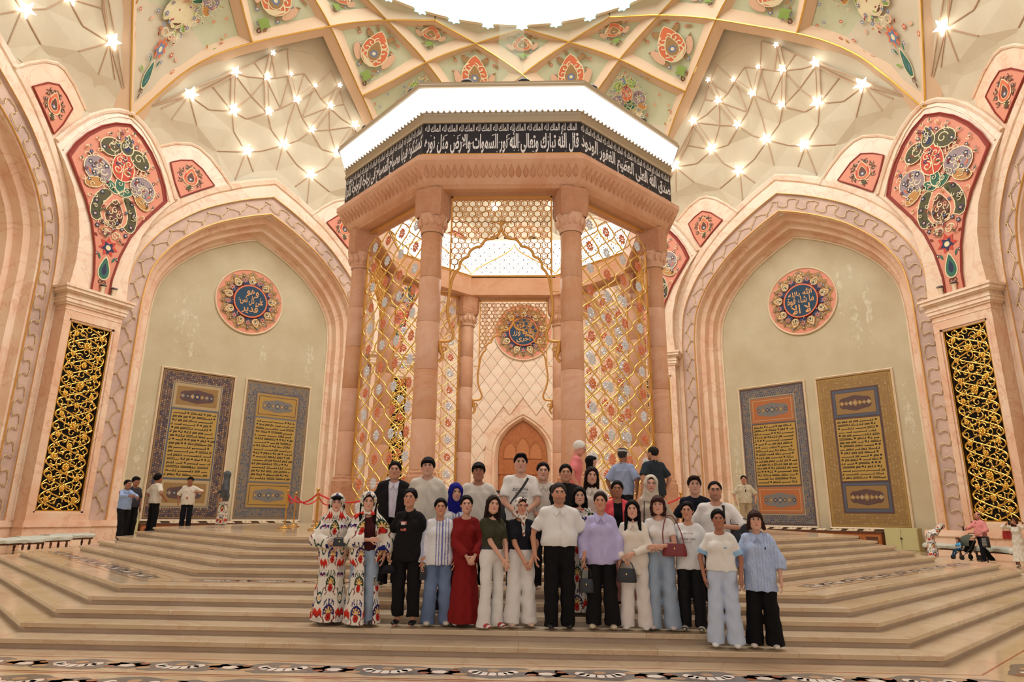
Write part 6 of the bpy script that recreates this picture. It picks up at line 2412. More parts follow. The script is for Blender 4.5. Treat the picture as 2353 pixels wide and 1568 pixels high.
def held(name, label, cat, P, off, builder, group=None, parts=None):
    """a thing held by or hanging on a person: placed in the person's frame but top-level"""
    a = R(P.get('face', 0))
    S = P['H'] / 1.7
    o = Vector(off) * S
    x = o.x * math.cos(a) - o.y * math.sin(a)
    y = o.x * math.sin(a) + o.y * math.cos(a)
    e = empty(name, (P['pos'][0] + x, P['pos'][1] + y, P['pos'][2] + o.z), a)
    tag(e, label, cat, group)
    builder(e)
    return e
def handbag(col, w_, h_, d_, strap, hw='gold'):
    def b(e):
        g = G()
        rings = []
        for k, z in ((.96, 0), (1, .02), (.96, h_ * .5), (.88, h_ - .02), (.8, h_)):
            rings.append([(k * w_ / 2 * math.copysign(abs(math.cos(t)) ** .5, math.cos(t)), k * d_ / 2 * math.copysign(abs(math.sin(t)) ** .6, math.sin(t)), z) for t in [2 * math.pi * i / 20 for i in range(20)]])
        g.loft(rings, closed=True); g.ngon(rings[0][::-1]); g.ngon(rings[-1])
        o = link('bag_body', cmesh('bag_body', g.v, g.f, lc(col), 'leather'), e)
        g = G(); pts = catmull([np.array(p) for p in strap], 5)
        g.tube(pts, .007, 6)
        link('handle', cmesh('handle', g.v, g.f, lc(col), 'leather'), e)
        g = G(); g.box(-.006, .006, -d_ / 2 - .005, -d_ / 2 + .004, h_ * .55, h_ * .55 + .018)
        link('clasp', g.mesh('clasp', [hw]), e)
    return b
def phone(col=(20, 20, 22)):
    def b(e):
        g = G(); g.box(-.036, .036, -.005, .005, -.075, .075)
        link('phone_body', cmesh('phone_body', g.v, g.f, lc(col), 'leather', False), e)
        g = G(); g.box(-.031, .031, -.0062, -.005, -.068, .068)
        link('phone_screen', g.mesh('phone_screen', ['black']), e)
    return b

# ------------------------------------------------------------------ the visitors
SK1, SK2, SK3 = (214, 164, 138), (198, 144, 114), (166, 112, 84)
BLK, DBR = (15, 12, 12), (38, 25, 20)
WHT, CRM = (232, 228, 220), (224, 214, 194)
def clasp(z=.87, x=.0, y=-.2):
    return dict(arms=dict(L=(x - .055, y, z), R=(x + .055, y - .01, z + .01)), palm=dict(L=(.3, .8, 0), R=(-.3, .8, 0)), pole=dict(L=(-1, .35, -.1), R=(1, .35, -.1)))
PEOPLE = [
 # front row, second step
 dict(id='ikat_hood', pos=(-1.6, 8.68, .229), H=1.58, face=14, head=(0, 2, 0), label='hooded woman in closed ikat robe at the left end of the front row', skin=SK1, smile=.9,
      hair=dict(style='bob', col=BLK), scarf=dict(col='ikat', th=.028, low=-.2, wide=.15, fw=.066, fh=.1),
      arms=dict(L=(-.02, -.2, 1.04), R=(.2, -.08, .95)), palm=dict(L=(.2, .9, -.2)), pole=dict(L=(-1, .3, -.3)),
      top=dict(name='ikat_robe', col='ikat', infl=.03, hem=.05, sleeve='long', rs=.078, rk=1.15, rc=1.1, cuff=.88, neck='high', skirt=(.24, .2, 8), res=.0105), shoes=dict(col=(60, 50, 46))),
 dict(id='ikat_open', pos=(-1.16, 8.58, .229), H=1.6, face=10, head=(6, 2, 0), label='long-haired woman in open ikat robe over maroon top, second in the front row', skin=SK1,
      hair=dict(style='front', col=BLK, len=.36), scarf=dict(col='ikat', th=.03, low=-.16, wide=.15, fw=.085, fh=.125, openneck=True),
      arms=dict(L=(.05, -.2, 1.09), R=(.25, -.03, .88)), palm=dict(L=(.3, .9, 0)), pole=dict(L=(-1, .3, -.4)), bottom=dict(kind='jeans', col='pale_jeans'),
      top=[dict(name='maroon_top', col=(62, 26, 28), hem=.95, sleeve='none', neck='crew', infl=.012), dict(name='ikat_robe', col='ikat', ph=.07, infl=.034, hem=.04, sleeve='long', rs=.076, rk=1.15, rc=1.1, cuff=.86, neck='none', skirt=(.24, .2, 8), open=(.1, .055, .075), res=.0105)], shoes=dict(col=(60, 50, 46))),
 dict(id='black', pos=(-.63, 8.62, .229), H=1.66, face=-4, head=(2, 0, 2), label='woman all in black with sunglasses on her hair and a red badge, holding a cap', skin=SK2, glasses='up', ankles=True,
      hair=dict(style='pulled', col=BLK), arms=dict(L=(-.24, -.05, .87)), hand=dict(L='grip'),
      top=dict(col=(26, 24, 25), hem=.78, sleeve='long', cuff=.3, rs=.062, neck='collar', box=.178, patch=[(-.04, 1.22, .075, .12, (206, 120, 110)), (-.045, 1.25, .05, .03, (226, 220, 214))]), bottom=dict(kind='straight', col=(24, 22, 23), hem=.12, k=.98), shoes=dict(col=(22, 20, 20), flat=True)),
 dict(id='stripes', pos=(-.24, 8.66, .229), H=1.54, face=8, head=(2, 0, 0), label='girl in blue-striped white shirt and blue jeans, holding a phone at her side', skin=SK2,
      hair=dict(style='pulled', col=BLK), arms=dict(L=(-.23, -.06, .82)), hand=dict(L='grip'),
      top=[dict(name='white_tee', col=WHT, sleeve='none', hem=1.1, neck='crew'), dict(col='stripes', hem=.8, sleeve='long', cuff=.95, rs=.066, neck='v', box=.178, infl=.024)], bottom=dict(kind='wide', col='jeans'), shoes=dict(col=(214, 206, 194), sole=(230, 226, 218))),
 dict(id='red_dress', pos=(.09, 8.7, .229), H=1.58, face=10, head=(-2, 0, -4), label='woman in long dark red dress with hands folded', skin=SK1, hair=dict(style='pulled', col=BLK), **clasp(.9, .06),
      top=dict(name='dress', col=(128, 30, 28), hem=.05, sleeve='long', rs=.062, rk=1.05, rc=1.05, cuff=.93, neck='crew', infl=.016, skirt=(.22, .19, 7)), shoes=dict(col=(226, 220, 212))),
 dict(id='olive', pos=(.44, 8.56, .229), H=1.58, face=38, head=(-22, 0, 6), label='long-haired woman in olive tee and flared white trousers with red sneakers', skin=SK1, hair=dict(style='long', col=DBR, len=.34), smile=.4,
      arms=dict(L=(.03, -.2, .88), R=(.1, -.2, .86)), palm=dict(L=(.3, .8, 0), R=(-.3, .8, 0)), pole=dict(L=(-1, .6, -.1), R=(1, .6, -.1)),
      top=dict(name='tee', col=(62, 62, 44), hem=.99, sleeve='half', neck='crew', infl=.015, flare=0, rs=.064), bottom=dict(kind='flare', col=(228, 224, 216), waist=1.04, belt=(28, 24, 22), hem=.03), shoes=dict(col=(178, 54, 48), sole=(232, 228, 220), mark=(236, 230, 224))),
 dict(id='floral_scarf', pos=(.8, 8.66, .229), H=1.56, face=14, head=(0, 2, 6), label='woman in navy tee, white wide trousers and patterned white headscarf', skin=SK2, smile=.6, hair=dict(style='pulled', col=BLK), scarf=dict(col='floral', th=.016, low=-.15, wide=.11, fw=.066, fh=.115, fz=.0, tail=True), **clasp(.87, .05),
      top=dict(name='tee', col=(28, 28, 36), hem=1.0, sleeve='half', neck='crew', rs=.064, infl=.014, flare=0), bottom=dict(kind='palazzo', col=(228, 224, 218), waist=1.05, hem=.06), shoes=dict(col=(206, 180, 160), sole=(90, 80, 70))),
 dict(id='white_shirt_man', pos=(1.28, 8.6, .229), H=1.74, male=True, w=1.1, fat=.03, face=4, label='stout man in white short-sleeved shirt and black trousers, in the middle of the front row', skin=SK2, stubble=True, hair=dict(style='short', col=(52, 48, 48)),
      arms=dict(L=(-.3, -.05, .86), R=(.3, -.05, .86)), top=dict(col=(226, 224, 218), hem=.95, sleeve='half', neck='collar', rs=.066, infl=.016, flare=.02, buttons=6), bottom=dict(kind='straight', col=(22, 20, 21), waist=1.02, k=1.04), shoes=dict(col=(20, 18, 18))),
 dict(id='lilac', pos=(1.81, 8.62, .229), H=1.64, face=-6, head=(-2, 0, 0), label='smiling woman in lilac balloon-sleeved shirt and wide black trousers', skin=SK2, smile=1.2, hair=dict(style='pulled', col=DBR), arms=dict(L=(-.23, -.05, .83), R=(.23, -.07, .82)), hand=dict(L='grip'),
      top=dict(col=(186, 180, 218), hem=.79, sleeve='long', cuff=.9, rs=.058, rk=1.25, rc=.95, puff=1.12, neck='collar', box=.178, buttons=6), bottom=dict(kind='palazzo', col=(24, 22, 23), k=.92, hem=.06), shoes=dict(col=(210, 196, 168), flat=True, sole=(110, 96, 80))),
 dict(id='cream_suit', pos=(2.21, 8.6, .229), H=1.54, face=-10, head=(-2, 2, 0), label='woman in cream shirt and trousers with long straight black hair over her shoulders', skin=SK1, hair=dict(style='front', col=BLK, len=.4), arms=dict(L=(-.14, -.17, .93), R=(.0, -.21, 1.0)), palm=dict(R=(-.2, .9, 0)), pole=dict(R=(1, .4, -.3)), hand=dict(L='grip'),
      top=dict(col=(226, 216, 200), hem=.72, sleeve='long', cuff=.95, rs=.064, neck='collar', box=.178), bottom=dict(kind='wide', col=(224, 216, 208), hem=.05), shoes=dict(col=(226, 222, 216), sole=(236, 234, 228))),
 dict(id='red_bag_girl', pos=(2.54, 8.64, .229), H=1.6, face=-12, head=(0, 2, 0), label='woman in white cropped tee and wide pale jeans carrying a red shoulder bag', skin=SK1, hair=dict(style='bob', col=(60, 36, 32)), arms=dict(L=(-.08, -.2, 1.06), R=(-.02, -.2, 1.05)), palm=dict(L=(.3, .8, 0), R=(-.3, .8, 0)), pole=dict(L=(-1, .4, -.4), R=(1, .4, -.4)),
      top=dict(name='tee', col=(230, 224, 218), hem=1.02, sleeve='short', neck='crew', infl=.013, flare=0, rs=.062), bottom=dict(kind='palazzo', col='pale_jeans', waist=1.05, hem=.03), shoes=dict(col=(214, 206, 200), sole=(70, 64, 60))),
 dict(id='monte', pos=(2.9, 8.62, .229), H=1.53, face=-16, head=(-2, 2, 0), label='girl in white printed tee, black trousers and patterned sneakers', skin=SK2, hair=dict(style='pony', col=BLK), arms=dict(R=(.23, -.05, .85)),
      top=dict(name='tee', col=(230, 228, 224), hem=.8, sleeve='elbow', neck='crew', rs=.066, rk=1.1, box=.178, text=[('Monte Carlo', -.0, 1.2, .2, .035, (40, 40, 48)), ('SANTA ROSA', .0, 1.275, .13, .016, (90, 90, 96)), ('Tennis Club', .0, 1.155, .1, .016, (90, 90, 96))]), bottom=dict(kind='straight', col=(30, 29, 30), k=.98, hem=.06), shoes=dict(col=(214, 208, 190), sole=(120, 116, 100), mark=(40, 36, 46))),
 # two on the lowest step
 dict(id='blue_trim', pos=(3.18, 8.24, .114), H=1.55, face=-14, head=(2, 2, -2), label='girl in white tee and wide pale blue trousers on the lowest step', skin=SK3, hair=dict(style='pulled', col=BLK), arms=dict(L=(-.22, -.04, .85), R=(.23, -.06, .84)),
      top=dict(name='tee', col=(228, 224, 214), trim=(150, 190, 220), hem=.93, sleeve='half', neck='crew', rs=.064, box=.17, patch=[(.06, 1.22, .035, .014, (110, 160, 200))]), bottom=dict(kind='palazzo', col=(192, 204, 222), waist=.99, hem=.06), shoes=dict(col=(232, 230, 226), sole=(236, 234, 230))),
 dict(id='blue_shirt', pos=(3.62, 8.24, .114), H=1.54, face=-16, head=(4, 2, 0), label='woman in oversized light blue shirt and wide black trousers on the lowest step', skin=SK1, hair=dict(style='bangs', col=(52, 34, 28), len=.1), arms=dict(R=(.25, -.05, .83), L=(-.23, -.03, .83)),
      top=dict(col='ticking', hem=.7, sleeve='long', cuff=.45, rs=.078, rk=1.1, rc=1.1, neck='collar', box=.21, buttons=7, patch=[(.09, 1.23, .014, .03, (26, 28, 44))]), bottom=dict(kind='palazzo', col=(20, 19, 20), hem=.05), shoes=dict(col=(224, 212, 200), sole=(238, 234, 228), flat=True)),
 # rows behind
 dict(id='jacket', pos=(-1.1, 9.77, .572), H=1.74, male=True, face=8, label='man in black jacket over a pale open-collared shirt, back row left', skin=SK2, hair=dict(style='short', col=BLK),
      top=[dict(col=(214, 210, 220), hem=.92, sleeve='none', neck='collar', infl=.012, buttons=5), dict(name='jacket', col=(26, 24, 25), infl=.026, hem=.78, sleeve='long', cuff=.95, rs=.066, neck='none', open=(0, .03, .075), box=.175)], bottom=dict(kind='straight', col=(26, 24, 26)), shoes=dict(col=(20, 18, 18))),
 dict(id='hoodie', pos=(-.61, 9.77, .572), H=1.8, male=True, face=6, label='young man with fringe in off-white open shirt, back row', skin=SK1, hair=dict(style='fringe', col=BLK, thick=.018),
      top=[dict(name='tee', col=(220, 214, 200), hem=.9, sleeve='none', neck='crew', infl=.012), dict(col=(214, 206, 190), infl=.024, hem=.82, sleeve='long', cuff=.95, rs=.066, neck='v', box=.175, buttons=5)], bottom=dict(kind='straight', col=(40, 40, 46)), shoes=dict(col=(30, 28, 28))),
 dict(id='blue_hijab', pos=(-.1, 9.06, .343), H=1.63, face=14, head=(4, 2, 0), label='woman in royal blue headscarf and striped blouse behind the red dress', skin=SK1, hair=dict(style='pulled', col=BLK), scarf=dict(col=(26, 28, 120), th=.024, low=-.3, wide=.14, fw=.06, fh=.098),
      top=dict(col='stripes', hem=.8, sleeve='long', neck='high', box=.17), bottom=dict(kind='skirt', col=(36, 34, 44)), shoes=dict(col=(30, 28, 30))),
 dict(id='white_tee_man', pos=(.14, 9.77, .572), H=1.73, male=True, face=6, label='young dark-skinned man with fringe in plain white tee, back row', skin=SK3, hair=dict(style='fringe', col=BLK, thick=.018), top=dict(name='tee', col=(218, 210, 196), hem=.82, sleeve='elbow', neck='crew', rs=.074, box=.175), bottom=dict(kind='straight', col=(36, 36, 40)), shoes=dict(col=(24, 22, 22))),
 dict(id='tall_print', pos=(.76, 9.77, .572), H=1.87, male=True, w=1.02, face=3, label='tallest young man, in printed white tee with a black cross-body strap', skin=SK1, hair=dict(style='quiff', col=BLK), **clasp(.92),
      top=dict(name='tee', col=(230, 224, 214), hem=.84, sleeve='half', neck='crew', rs=.074, rk=1.1, box=.205, text=[('ZIX2ETPH', -.01, 1.23, .2, .035, (60, 58, 58)), ('METIPH', .01, 1.185, .15, .03, (130, 126, 122)), ('METIPH', .01, 1.145, .15, .03, (150, 146, 142))], straps=[([(.1, 1.38), (.02, 1.25), (-.08, 1.12), (-.16, 1.0)], .03, (26, 24, 24))]), bottom=dict(kind='straight', col=(28, 28, 32)), shoes=dict(col=(20, 18, 18))),
 dict(id='beige_polo', pos=(1.09, 9.85, .572), H=1.75, male=True, face=2, label='young man in pale collared shirt between the tall man and the man in black', skin=SK1, hair=dict(style='short', col=BLK), top=dict(col=(216, 204, 190), hem=.84, sleeve='elbow', neck='collar', rs=.07, box=.175, buttons=3, patch=[(.09, 1.25, .022, .012, (40, 36, 40))]), bottom=dict(kind='straight', col=(40, 38, 42)), shoes=dict(col=(24, 22, 22)), **clasp(.95)),
 dict(id='black_zip', pos=(1.42, 9.77, .572), H=1.72, male=True, w=1.06, fat=.02, face=0, label='man in black zip-neck pullover behind the man in white shirt', skin=SK2, hair=dict(style='short', col=BLK), top=dict(name='pullover', col=(30, 28, 28), hem=.86, sleeve='long', neck='high', rs=.07, box=.205), bottom=dict(kind='straight', col=(28, 27, 30)), shoes=dict(col=(20, 18, 18))),
 dict(id='ikat_back', pos=(1.57, 9.04, .343), H=1.6, face=4, head=(-4, 4, 0), label='dark-haired woman in ikat robe standing behind the lilac shirt', skin=SK1, hair=dict(style='long', col=BLK, len=.26), top=dict(name='ikat_robe', col='ikat', ph=.09, infl=.026, hem=.05, sleeve='long', rs=.07, neck='v', skirt=(.25, .2, 8)), shoes=dict(col=(40, 36, 40))),
 dict(id='wavy_cream', pos=(1.8, 9.77, .572), H=1.68, face=-4, head=(6, 0, 4), label='woman with long dark brown hair in cream shirt, back row', skin=SK1, hair=dict(style='long', col=DBR, len=.3, thick=.02), lip=(176, 60, 60), top=dict(col=(224, 214, 198), hem=.85, sleeve='long', neck='collar', rs=.066, box=.17, buttons=4), bottom=dict(kind='straight', col=(60, 56, 60)), shoes=dict(col=(30, 28, 28))),
 dict(id='coral_vest', pos=(2.12, 9.4, .457), H=1.59, face=-4, head=(-3, 0, 0), label='dark-skinned woman in coral vest over a black top', skin=SK3, hair=dict(style='pulled', col=BLK), top=[dict(name='black_top', col=(26, 24, 26), hem=.9, sleeve='none', neck='crew', infl=.012), dict(name='coral_vest', col=(228, 84, 92), infl=.026, hem=.8, sleeve='short', rs=.06, neck='none', open=(0, .07, .06))], bottom=dict(kind='skirt', col=(170, 120, 116)), shoes=dict(col=(30, 28, 28))),
 dict(id='cream_hijab', pos=(2.59, 9.4, .457), H=1.67, face=-8, head=(2, 2, 3), label='woman in cream headscarf and beige cardigan with a dark strap', skin=SK1, hair=dict(style='pulled', col=DBR), scarf=dict(col=(206, 194, 172), th=.02, low=-.24, wide=.14, fw=.064, fh=.108, fz=.0), top=dict(name='cardigan', col=(204, 190, 168), hem=.7, sleeve='long', rs=.066, neck='high', box=.178, straps=[([(-.1, 1.36), (-.11, 1.2), (-.12, 1.0)], .016, (30, 26, 24))]), bottom=dict(kind='wide', col=(196, 184, 164)), shoes=dict(col=(60, 50, 46))),
 dict(id='navy_polo', pos=(3.19, 9.4, .457), H=1.66, male=True, w=.95, face=-10, head=(2, 0, 0), label='youth in navy polo shirt at the right of the back row', skin=SK1, hair=dict(style='quiff', col=DBR, thick=.016), top=dict(name='polo', col=(26, 28, 38), hem=.86, sleeve='half', neck='collar', rs=.066, box=.178), bottom=dict(kind='straight', col=(34, 34, 40)), shoes=dict(col=(24, 22, 22))),
 dict(id='spectacled', pos=(3.38, 9.06, .343), H=1.69, male=True, w=1.08, face=-14, head=(2, 0, 0), label='balding man with spectacles in white tee, hand on his black bag strap', skin=SK2, stubble=True, glasses='clear', hair=dict(style='short', col=BLK, line=.02, thick=.008),
      arms=dict(R=(.1, -.2, 1.12), L=(-.27, -.04, .86)), palm=dict(R=(-.2, .9, 0)), pole=dict(R=(1, .3, -.5)), hand=dict(R='grip'), top=dict(name='tee', col=(228, 222, 214), hem=.84, sleeve='elbow', neck='crew', rs=.076, box=.205, straps=[([(.09, 1.39), (.085, 1.25), (.09, 1.12)], .04, (24, 22, 22))]), bottom=dict(kind='straight', col=(26, 25, 28)), shoes=dict(col=(20, 18, 18))),
 # on the platform behind
 dict(id='pink_elder', pos=(1.68, 12.9, 1.143), H=1.84, male=True, face=88, bend=12, head=(0, 14, 0), far=True, label='white-haired man in pink shirt bending forward in profile beside the column', skin=(214, 150, 126), brow=(190, 180, 172), hair=dict(style='short', col=(226, 220, 210)), glasses='clear', arms=dict(L=(-.22, -.1, .88), R=(.22, -.1, .88)), top=dict(col=(226, 130, 128), hem=.84, sleeve='half', neck='collar', rs=.07, box=.175), bottom=dict(kind='straight', col=(70, 70, 84)), shoes=dict(col=(40, 34, 30))),
 dict(id='black_hair_profile', pos=(2.13, 14.0, 1.143), H=1.64, face=80, far=True, label='black-haired woman in dark clothes seen in profile by the jewelled screen', skin=SK1, hair=dict(style='bangs', col=BLK, len=.16), top=dict(col=(40, 32, 34), hem=.8, sleeve='long', neck='crew', box=.178), bottom=dict(kind='skirt', col=(34, 30, 34)), shoes=dict(col=(24, 22, 22))),
 dict(id='cap_elder', pos=(2.71, 13.3, 1.143), H=1.71, male=True, face=155, far=True, head=(-10, 6, 0), label='man in black embroidered skullcap and light blue shirt, back turned', skin=SK3, cap=True, hair=dict(style='short', col=(60, 56, 54), thick=.004), top=dict(col=(158, 174, 206), hem=.82, sleeve='elbow', neck='collar', rs=.076, box=.205), bottom=dict(kind='straight', col=(40, 40, 48)), shoes=dict(col=(24, 22, 22))),
 dict(id='dark_polo', pos=(3.26, 13.0, 1.143), H=1.74, male=True, w=1.1, face=-150, far=True, head=(14, 0, 0), stubble=True, glasses='clear', label='bearded man in dark teal polo shirt, back turned, right of the screen', skin=SK2, hair=dict(style='short', col=(40, 34, 32), thick=.005), top=dict(name='polo', col=(44, 52, 58), hem=.8, sleeve='half', neck='collar', rs=.078, box=.23), bottom=dict(kind='straight', col=(40, 42, 50)), shoes=dict(col=(24, 22, 22))),
 dict(id='beige_right', pos=(7.81, 22.3, 1.143), H=1.74, male=True, face=-12, far=True, label='young man in beige shirt with sunglasses at his collar, standing before the right wall carpets', skin=SK2, hair=dict(style='short', col=BLK), arms=dict(L=(-.3, -.08, .9), R=(.3, -.08, .9)), top=dict(col=(208, 198, 172), hem=.84, sleeve='elbow', neck='collar', rs=.07, box=.175, patch=[(.02, 1.22, .03, .07, (26, 24, 26))]), bottom=dict(kind='straight', col=(180, 162, 130)), shoes=dict(col=(60, 50, 44))),
 # left group by the carpets
 dict(id='blue_boy', pos=(-9.98, 17.55, .8), H=1.55, male=True, w=.92, face=60, far=True, head=(6, 0, 0), label='boy in light blue shirt reaching out both arms, leftmost of the group by the carpets', skin=SK3, hair=dict(style='short', col=BLK), arms=dict(L=(-.13, -.46, 1.24), R=(.08, -.5, 1.2)), legs=dict(kL=(-.1, -.14, .5), aL=(-.12, -.2, .09), kR=(.1, .1, .5), aR=(.12, .26, .09)), top=dict(col=(152, 172, 206), hem=.86, sleeve='long', cuff=.85, neck='collar', rs=.06, box=.17), bottom=dict(kind='straight', col=(26, 24, 26)), shoes=dict(col=(20, 20, 20))),
 dict(id='hidden_boy', pos=(-10.35, 18.5, .8), H=1.68, male=True, w=.94, face=70, far=True, label='dark-haired boy half hidden behind the boy in light blue', skin=SK3, hair=dict(style='fringe', col=BLK, thick=.016), top=dict(name='tee', col=(60, 60, 66), hem=.86, sleeve='half', neck='crew', rs=.064, box=.17), bottom=dict(kind='straight', col=(28, 26, 28)), shoes=dict(col=(20, 20, 20))),
 dict(id='white_back', pos=(-9.98, 18.95, .914), H=1.68, male=True, face=150, far=True, head=(0, -8, 0), label='young man in white tee seen from behind, looking up at the carpet', skin=SK3, hair=dict(style='short', col=BLK, thick=.018, line=-.02), arms=dict(L=(-.26, -.14, .98), R=(.26, -.14, .98)), top=dict(name='tee', col=(224, 214, 194), hem=.86, sleeve='half', neck='crew', rs=.072, box=.178), bottom=dict(kind='straight', col=(22, 21, 22), k=.95), shoes=dict(col=(20, 20, 20))),
 dict(id='white_front', pos=(-9.2, 19.3, 1.029), H=1.5, male=True, face=20, far=True, label='youth in white tee with orange print, pointing, before the large left carpet', skin=SK3, hair=dict(style='fringe', col=BLK, thick=.016), arms=dict(R=(.3, -.2, 1.2), L=(-.28, -.03, .86)), top=dict(name='tee', col=(226, 216, 196), hem=.8, sleeve='elbow', neck='crew', rs=.072, box=.205, patch=[(-.01, 1.02, .06, .08, (196, 128, 88))]), bottom=dict(kind='straight', col=(24, 26, 32), k=.95), shoes=dict(col=(20, 20, 20))),
 dict(id='grey_hijab', pos=(-8.6, 20.3, 1.143), H=1.62, face=-75, far=True, label='woman in grey hooded scarf and patterned skirt before the large left carpet', skin=SK1, hair=None, scarf=dict(col=(92, 96, 98), th=.024, low=-.5, wide=.2, fw=.06, fh=.095), arms=dict(L=(-.1, -.25, 1.05)), top=dict(col=(90, 92, 94), hem=.75, sleeve='long', neck='high', rs=.068, box=.178), bottom=dict(kind='skirt', col='ikat', a=.2, b=.17, hem=.04), shoes=dict(col=(40, 40, 44))),
 # right group on the hall floor
 dict(id='ikat_bending', pos=(17.35, 29.0, 0), H=1.62, face=82, bend=58, bendk=.9, far=True, label='woman in hooded ikat robe bending forward by the right bench', skin=SK1, hair=dict(style='front', col=(36, 24, 24), len=.3), scarf=dict(col='ikat', th=.03, low=-.2, wide=.15, fw=.066, fh=.1), arms=dict(L=(-.08, -.24, 1.0), R=(.08, -.24, 1.0)), top=dict(name='ikat_robe', col='ikat', infl=.03, hem=.06, sleeve='long', rs=.075, rk=1.1, rc=1.05, neck='high', skirt=(.25, .21, 8)), shoes=dict(col=(40, 36, 40))),
 dict(id='pink_walker', pos=(18.1, 26.95, 0), H=1.84, male=True, w=1.08, face=-82, far=True, label='bald man in pink shirt walking with a phone, pushing the stroller', skin=(206, 140, 118), stubble=True, hair=dict(style='balding', col=(90, 74, 64), thick=.002, line=-.02), arms=dict(L=(-.12, -.42, 1.1), R=(.2, -.2, .96)), hand=dict(L='flat'), legs=dict(kL=(-.1, .06, .5), aL=(-.1, .34, .12), kR=(.1, -.1, .5), aR=(.1, -.12, .09)), top=dict(col=(222, 142, 138), hem=.86, sleeve='long', cuff=.6, neck='collar', rs=.07, box=.205), bottom=dict(kind='straight', col=(22, 22, 28)), shoes=dict(col=(30, 28, 28))),
 dict(id='stroller_child', pos=(17.9, 28.1, .1), H=.92, face=-80, far=True, hs=1.35, drop=-.35, label='long-haired toddler in blue top sitting in the stroller', skin=SK1, hair=dict(style='bob', col=(96, 66, 46)), arms=dict(L=(-.08, -.26, 1.02), R=(.08, -.26, 1.02)), legs=dict(kL=(-.1, -.38, .84), kR=(.1, -.38, .84), aL=(-.1, -.5, .52), aR=(.1, -.5, .52), free=True), top=dict(name='tee', col=(92, 164, 206), hem=.86, sleeve='half', neck='crew', rs=.06), bottom=dict(kind='slim', col=(40, 70, 90), hem=.3)),
 dict(id='white_dress', pos=(17.5, 24.1, 0), H=1.64, face=-60, far=True, label='woman in pale dress raising a phone to photograph, at the right edge', skin=SK3, hair=dict(style='long', col=(60, 36, 28), len=.2), arms=dict(L=(-.1, -.3, 1.5), R=(.12, -.3, 1.5)), hand=dict(L='grip', R='grip'), pole=dict(L=(-1, .2, -.6), R=(1, .2, -.6)), top=dict(name='dress', col=(222, 214, 196), hem=.2, sleeve='long', cuff=.6, rs=.066, neck='crew', skirt=(.24, .2, 9)), ankles=True, shoes=dict(col=(220, 214, 204))),
]
PD = {}
for q in PEOPLE:
    PD[q['id']] = (q, *person(q))
# ---- things carried
def at_hand(id_, sd, dz=-.1, dy=0., dx=0.):
    q, root, J, S = PD[id_]
    a, b, c = J[sd]
    return (c[0] + dx, c[1] + dy, c[2] + dz)
q = PD['black'][0]
def cap_b(e):
    g = G(); g.lathe([(0, .0), (.04, .0), (.075, -.03), (.09, -.08), (.085, -.085)], (0, 0), 18); g.box(-.07, .07, -.15, -.05, -.088, -.082)
    link('cap_crown', cmesh('cap_crown', g.v, g.f, lc((34, 32, 34)), 'cloth'), e)
held('black_cap', 'black cap held by the woman all in black', 'cap', q, at_hand('black', 'L', -.13, -.05, .03), cap_b)
held('phone', 'dark phone held low by the girl in striped shirt', 'phone', PD['stripes'][0], at_hand('stripes', 'L', -.13, -.035, .02), phone())
held('handbag', 'small black handbag hanging from the hand of the woman in lilac', 'bag', PD['lilac'][0], at_hand('lilac', 'L', -.38, -.03, .03), handbag((22, 20, 20), .2, .16, .09, [(-.06, 0, .14), (-.05, 0, .25), (0, 0, .29), (.05, 0, .25), (.06, 0, .14)]))
held('handbag', 'black flap handbag held before her by the woman in cream', 'bag', PD['cream_suit'][0], at_hand('cream_suit', 'L', -.3, -.05, .04), handbag((22, 20, 20), .24, .16, .07, [(-.09, 0, .14), (-.06, 0, .22), (0, 0, .24), (.06, 0, .22), (.09, 0, .14)]))
held('shoulder_bag', 'red leather shoulder bag under the arm of the woman in cropped tee', 'bag', PD['red_bag_girl'][0], (.19, -.12, .93), handbag((122, 28, 26), .3, .15, .08, [(-.13, 0, .13), (-.13, .0, .3), (-.08, .06, .47), (.0, .1, .46), (.08, .06, .3), (.12, 0, .13)]))
held('wallet', 'black dotted purse in the hands of the hooded ikat woman', 'purse', PD['ikat_hood'][0], at_hand('ikat_hood', 'L', -.03, -.05, .1), handbag((26, 24, 28), .16, .09, .03, [(-.07, 0, .08), (-.05, 0, .1), (.05, 0, .1), (.07, 0, .08)]))
held('phone', 'dark phone in the outstretched hand of the bald man in pink', 'phone', PD['pink_walker'][0], at_hand('pink_walker', 'L', .02, -.12), phone())
held('phone', 'phone raised by the woman in pale dress at the right edge', 'phone', PD['white_dress'][0], (.01, -.38, 1.52), phone())
held('shoulder_bag', 'red shoulder bag of the woman in pale dress', 'bag', PD['white_dress'][0], (-.28, -.05, .95), handbag((160, 40, 36), .3, .28, .1, [(-.1, 0, .26), (-.06, .02, .42), (.04, .04, .46), (.1, 0, .26)]))
def pack(e):
    handbag((24, 22, 24), .3, .4, .14, [(-.1, 0, .38), (-.05, 0, .5), (.05, 0, .5), (.1, 0, .38)], 'grey_metal')(e)
    g = G()
    for i in range(9): g.box(-.11, .11, -.078, -.074, .06 + i * .032, .07 + i * .032)
    link('stripes', cmesh('stripes', g.v, g.f, lc((200, 196, 188)), 'cloth', False), e)
held('striped_bag', 'black bag with white stripes carried by the bald man in pink', 'bag', PD['pink_walker'][0], (.3, -.1, .5), pack)
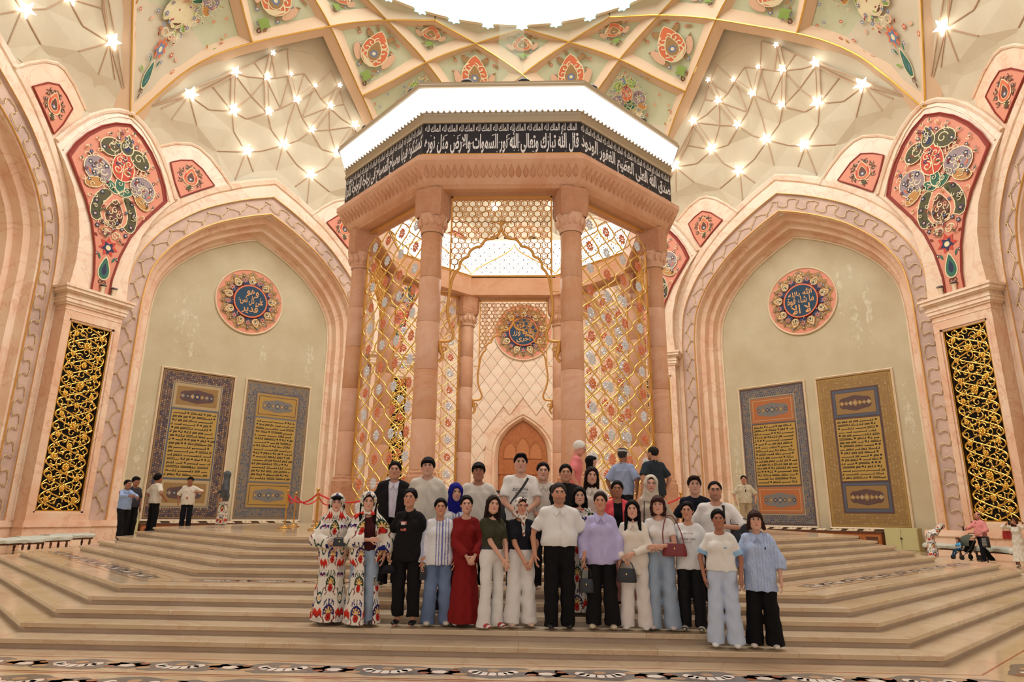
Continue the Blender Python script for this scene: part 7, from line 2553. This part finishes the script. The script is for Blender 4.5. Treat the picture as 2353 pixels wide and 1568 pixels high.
def tour_bag(e):
    handbag((24, 22, 24), .26, .3, .12, [(-.1, 0, .28), (-.1, 0, .36), (.1, 0, .36), (.1, 0, .28)], 'grey_metal')(e)
held('shoulder_bag', 'black bag at the hip of the spectacled man', 'bag', PD['spectacled'][0], (.28, -.08, .85), tour_bag)
held('sling_bag', 'black sling bag at the side of the tall young man', 'bag', PD['tall_print'][0], (-.26, -.02, .8), tour_bag)
# stroller
def stroller():
    e = empty('stroller', (18.15, 28.1, 0), R(-80))
    tag(e, 'black stroller with grey folding hood beside the bald man in pink', 'stroller')
    def piece(n, g, c, ma='cloth'): return link(n, cmesh(n, g.v, g.f, lc(c), ma), e)
    g = G()
    g.loft([[(-.2, -.3, .36), (.2, -.3, .36)], [(-.2, .05, .33), (.2, .05, .33)], [(-.2, .32, .75), (.2, .32, .75)], [(-.2, .35, .73), (.2, .35, .73)], [(-.2, .08, .28), (.2, .08, .28)], [(-.2, -.3, .3), (.2, -.3, .3)]])
    piece('seat', g, (26, 26, 28))
    g = G()
    rows = []
    for i in range(8):
        a = R(10 + 95 * i / 7)
        rows.append([(x * .24, .32 - .42 * math.sin(a) * (1 - .15 * abs(x)), .62 + .4 * math.cos(a) * .9 * (1 - .12 * x * x)) for x in (-1, -.6, 0, .6, 1)])
    g.loft(rows); piece('hood', g, (88, 92, 78))
    g = G()
    for s in (-1, 1):
        g.tube([(s * .22, -.42, .1), (s * .22, 0, .42), (s * .22, .4, .98), (s * .22, .46, 1.02)], .014, 6)
        g.tube([(s * .22, .36, .1), (s * .22, 0.0, .5)], .014, 6)
    g.tube([(-.22, .46, 1.02), (.22, .46, 1.02)], .016, 6)
    piece('frame', g, (30, 30, 32), 'leather')
    for s in (-1, 1):
        for y in (-.42, .36):
            g = G(); g.lathe([(.03, -.02), (.1, -.02), (.1, .02), (.03, .02), (.03, -.02)], (0, 0), 16)
            V = [(s * .22 + z, y + a, .1 + b) for a, b, z in g.v]
            link('wheel', cmesh('wheel', V, g.f, lc((20, 20, 20)), 'leather'), e)
stroller()
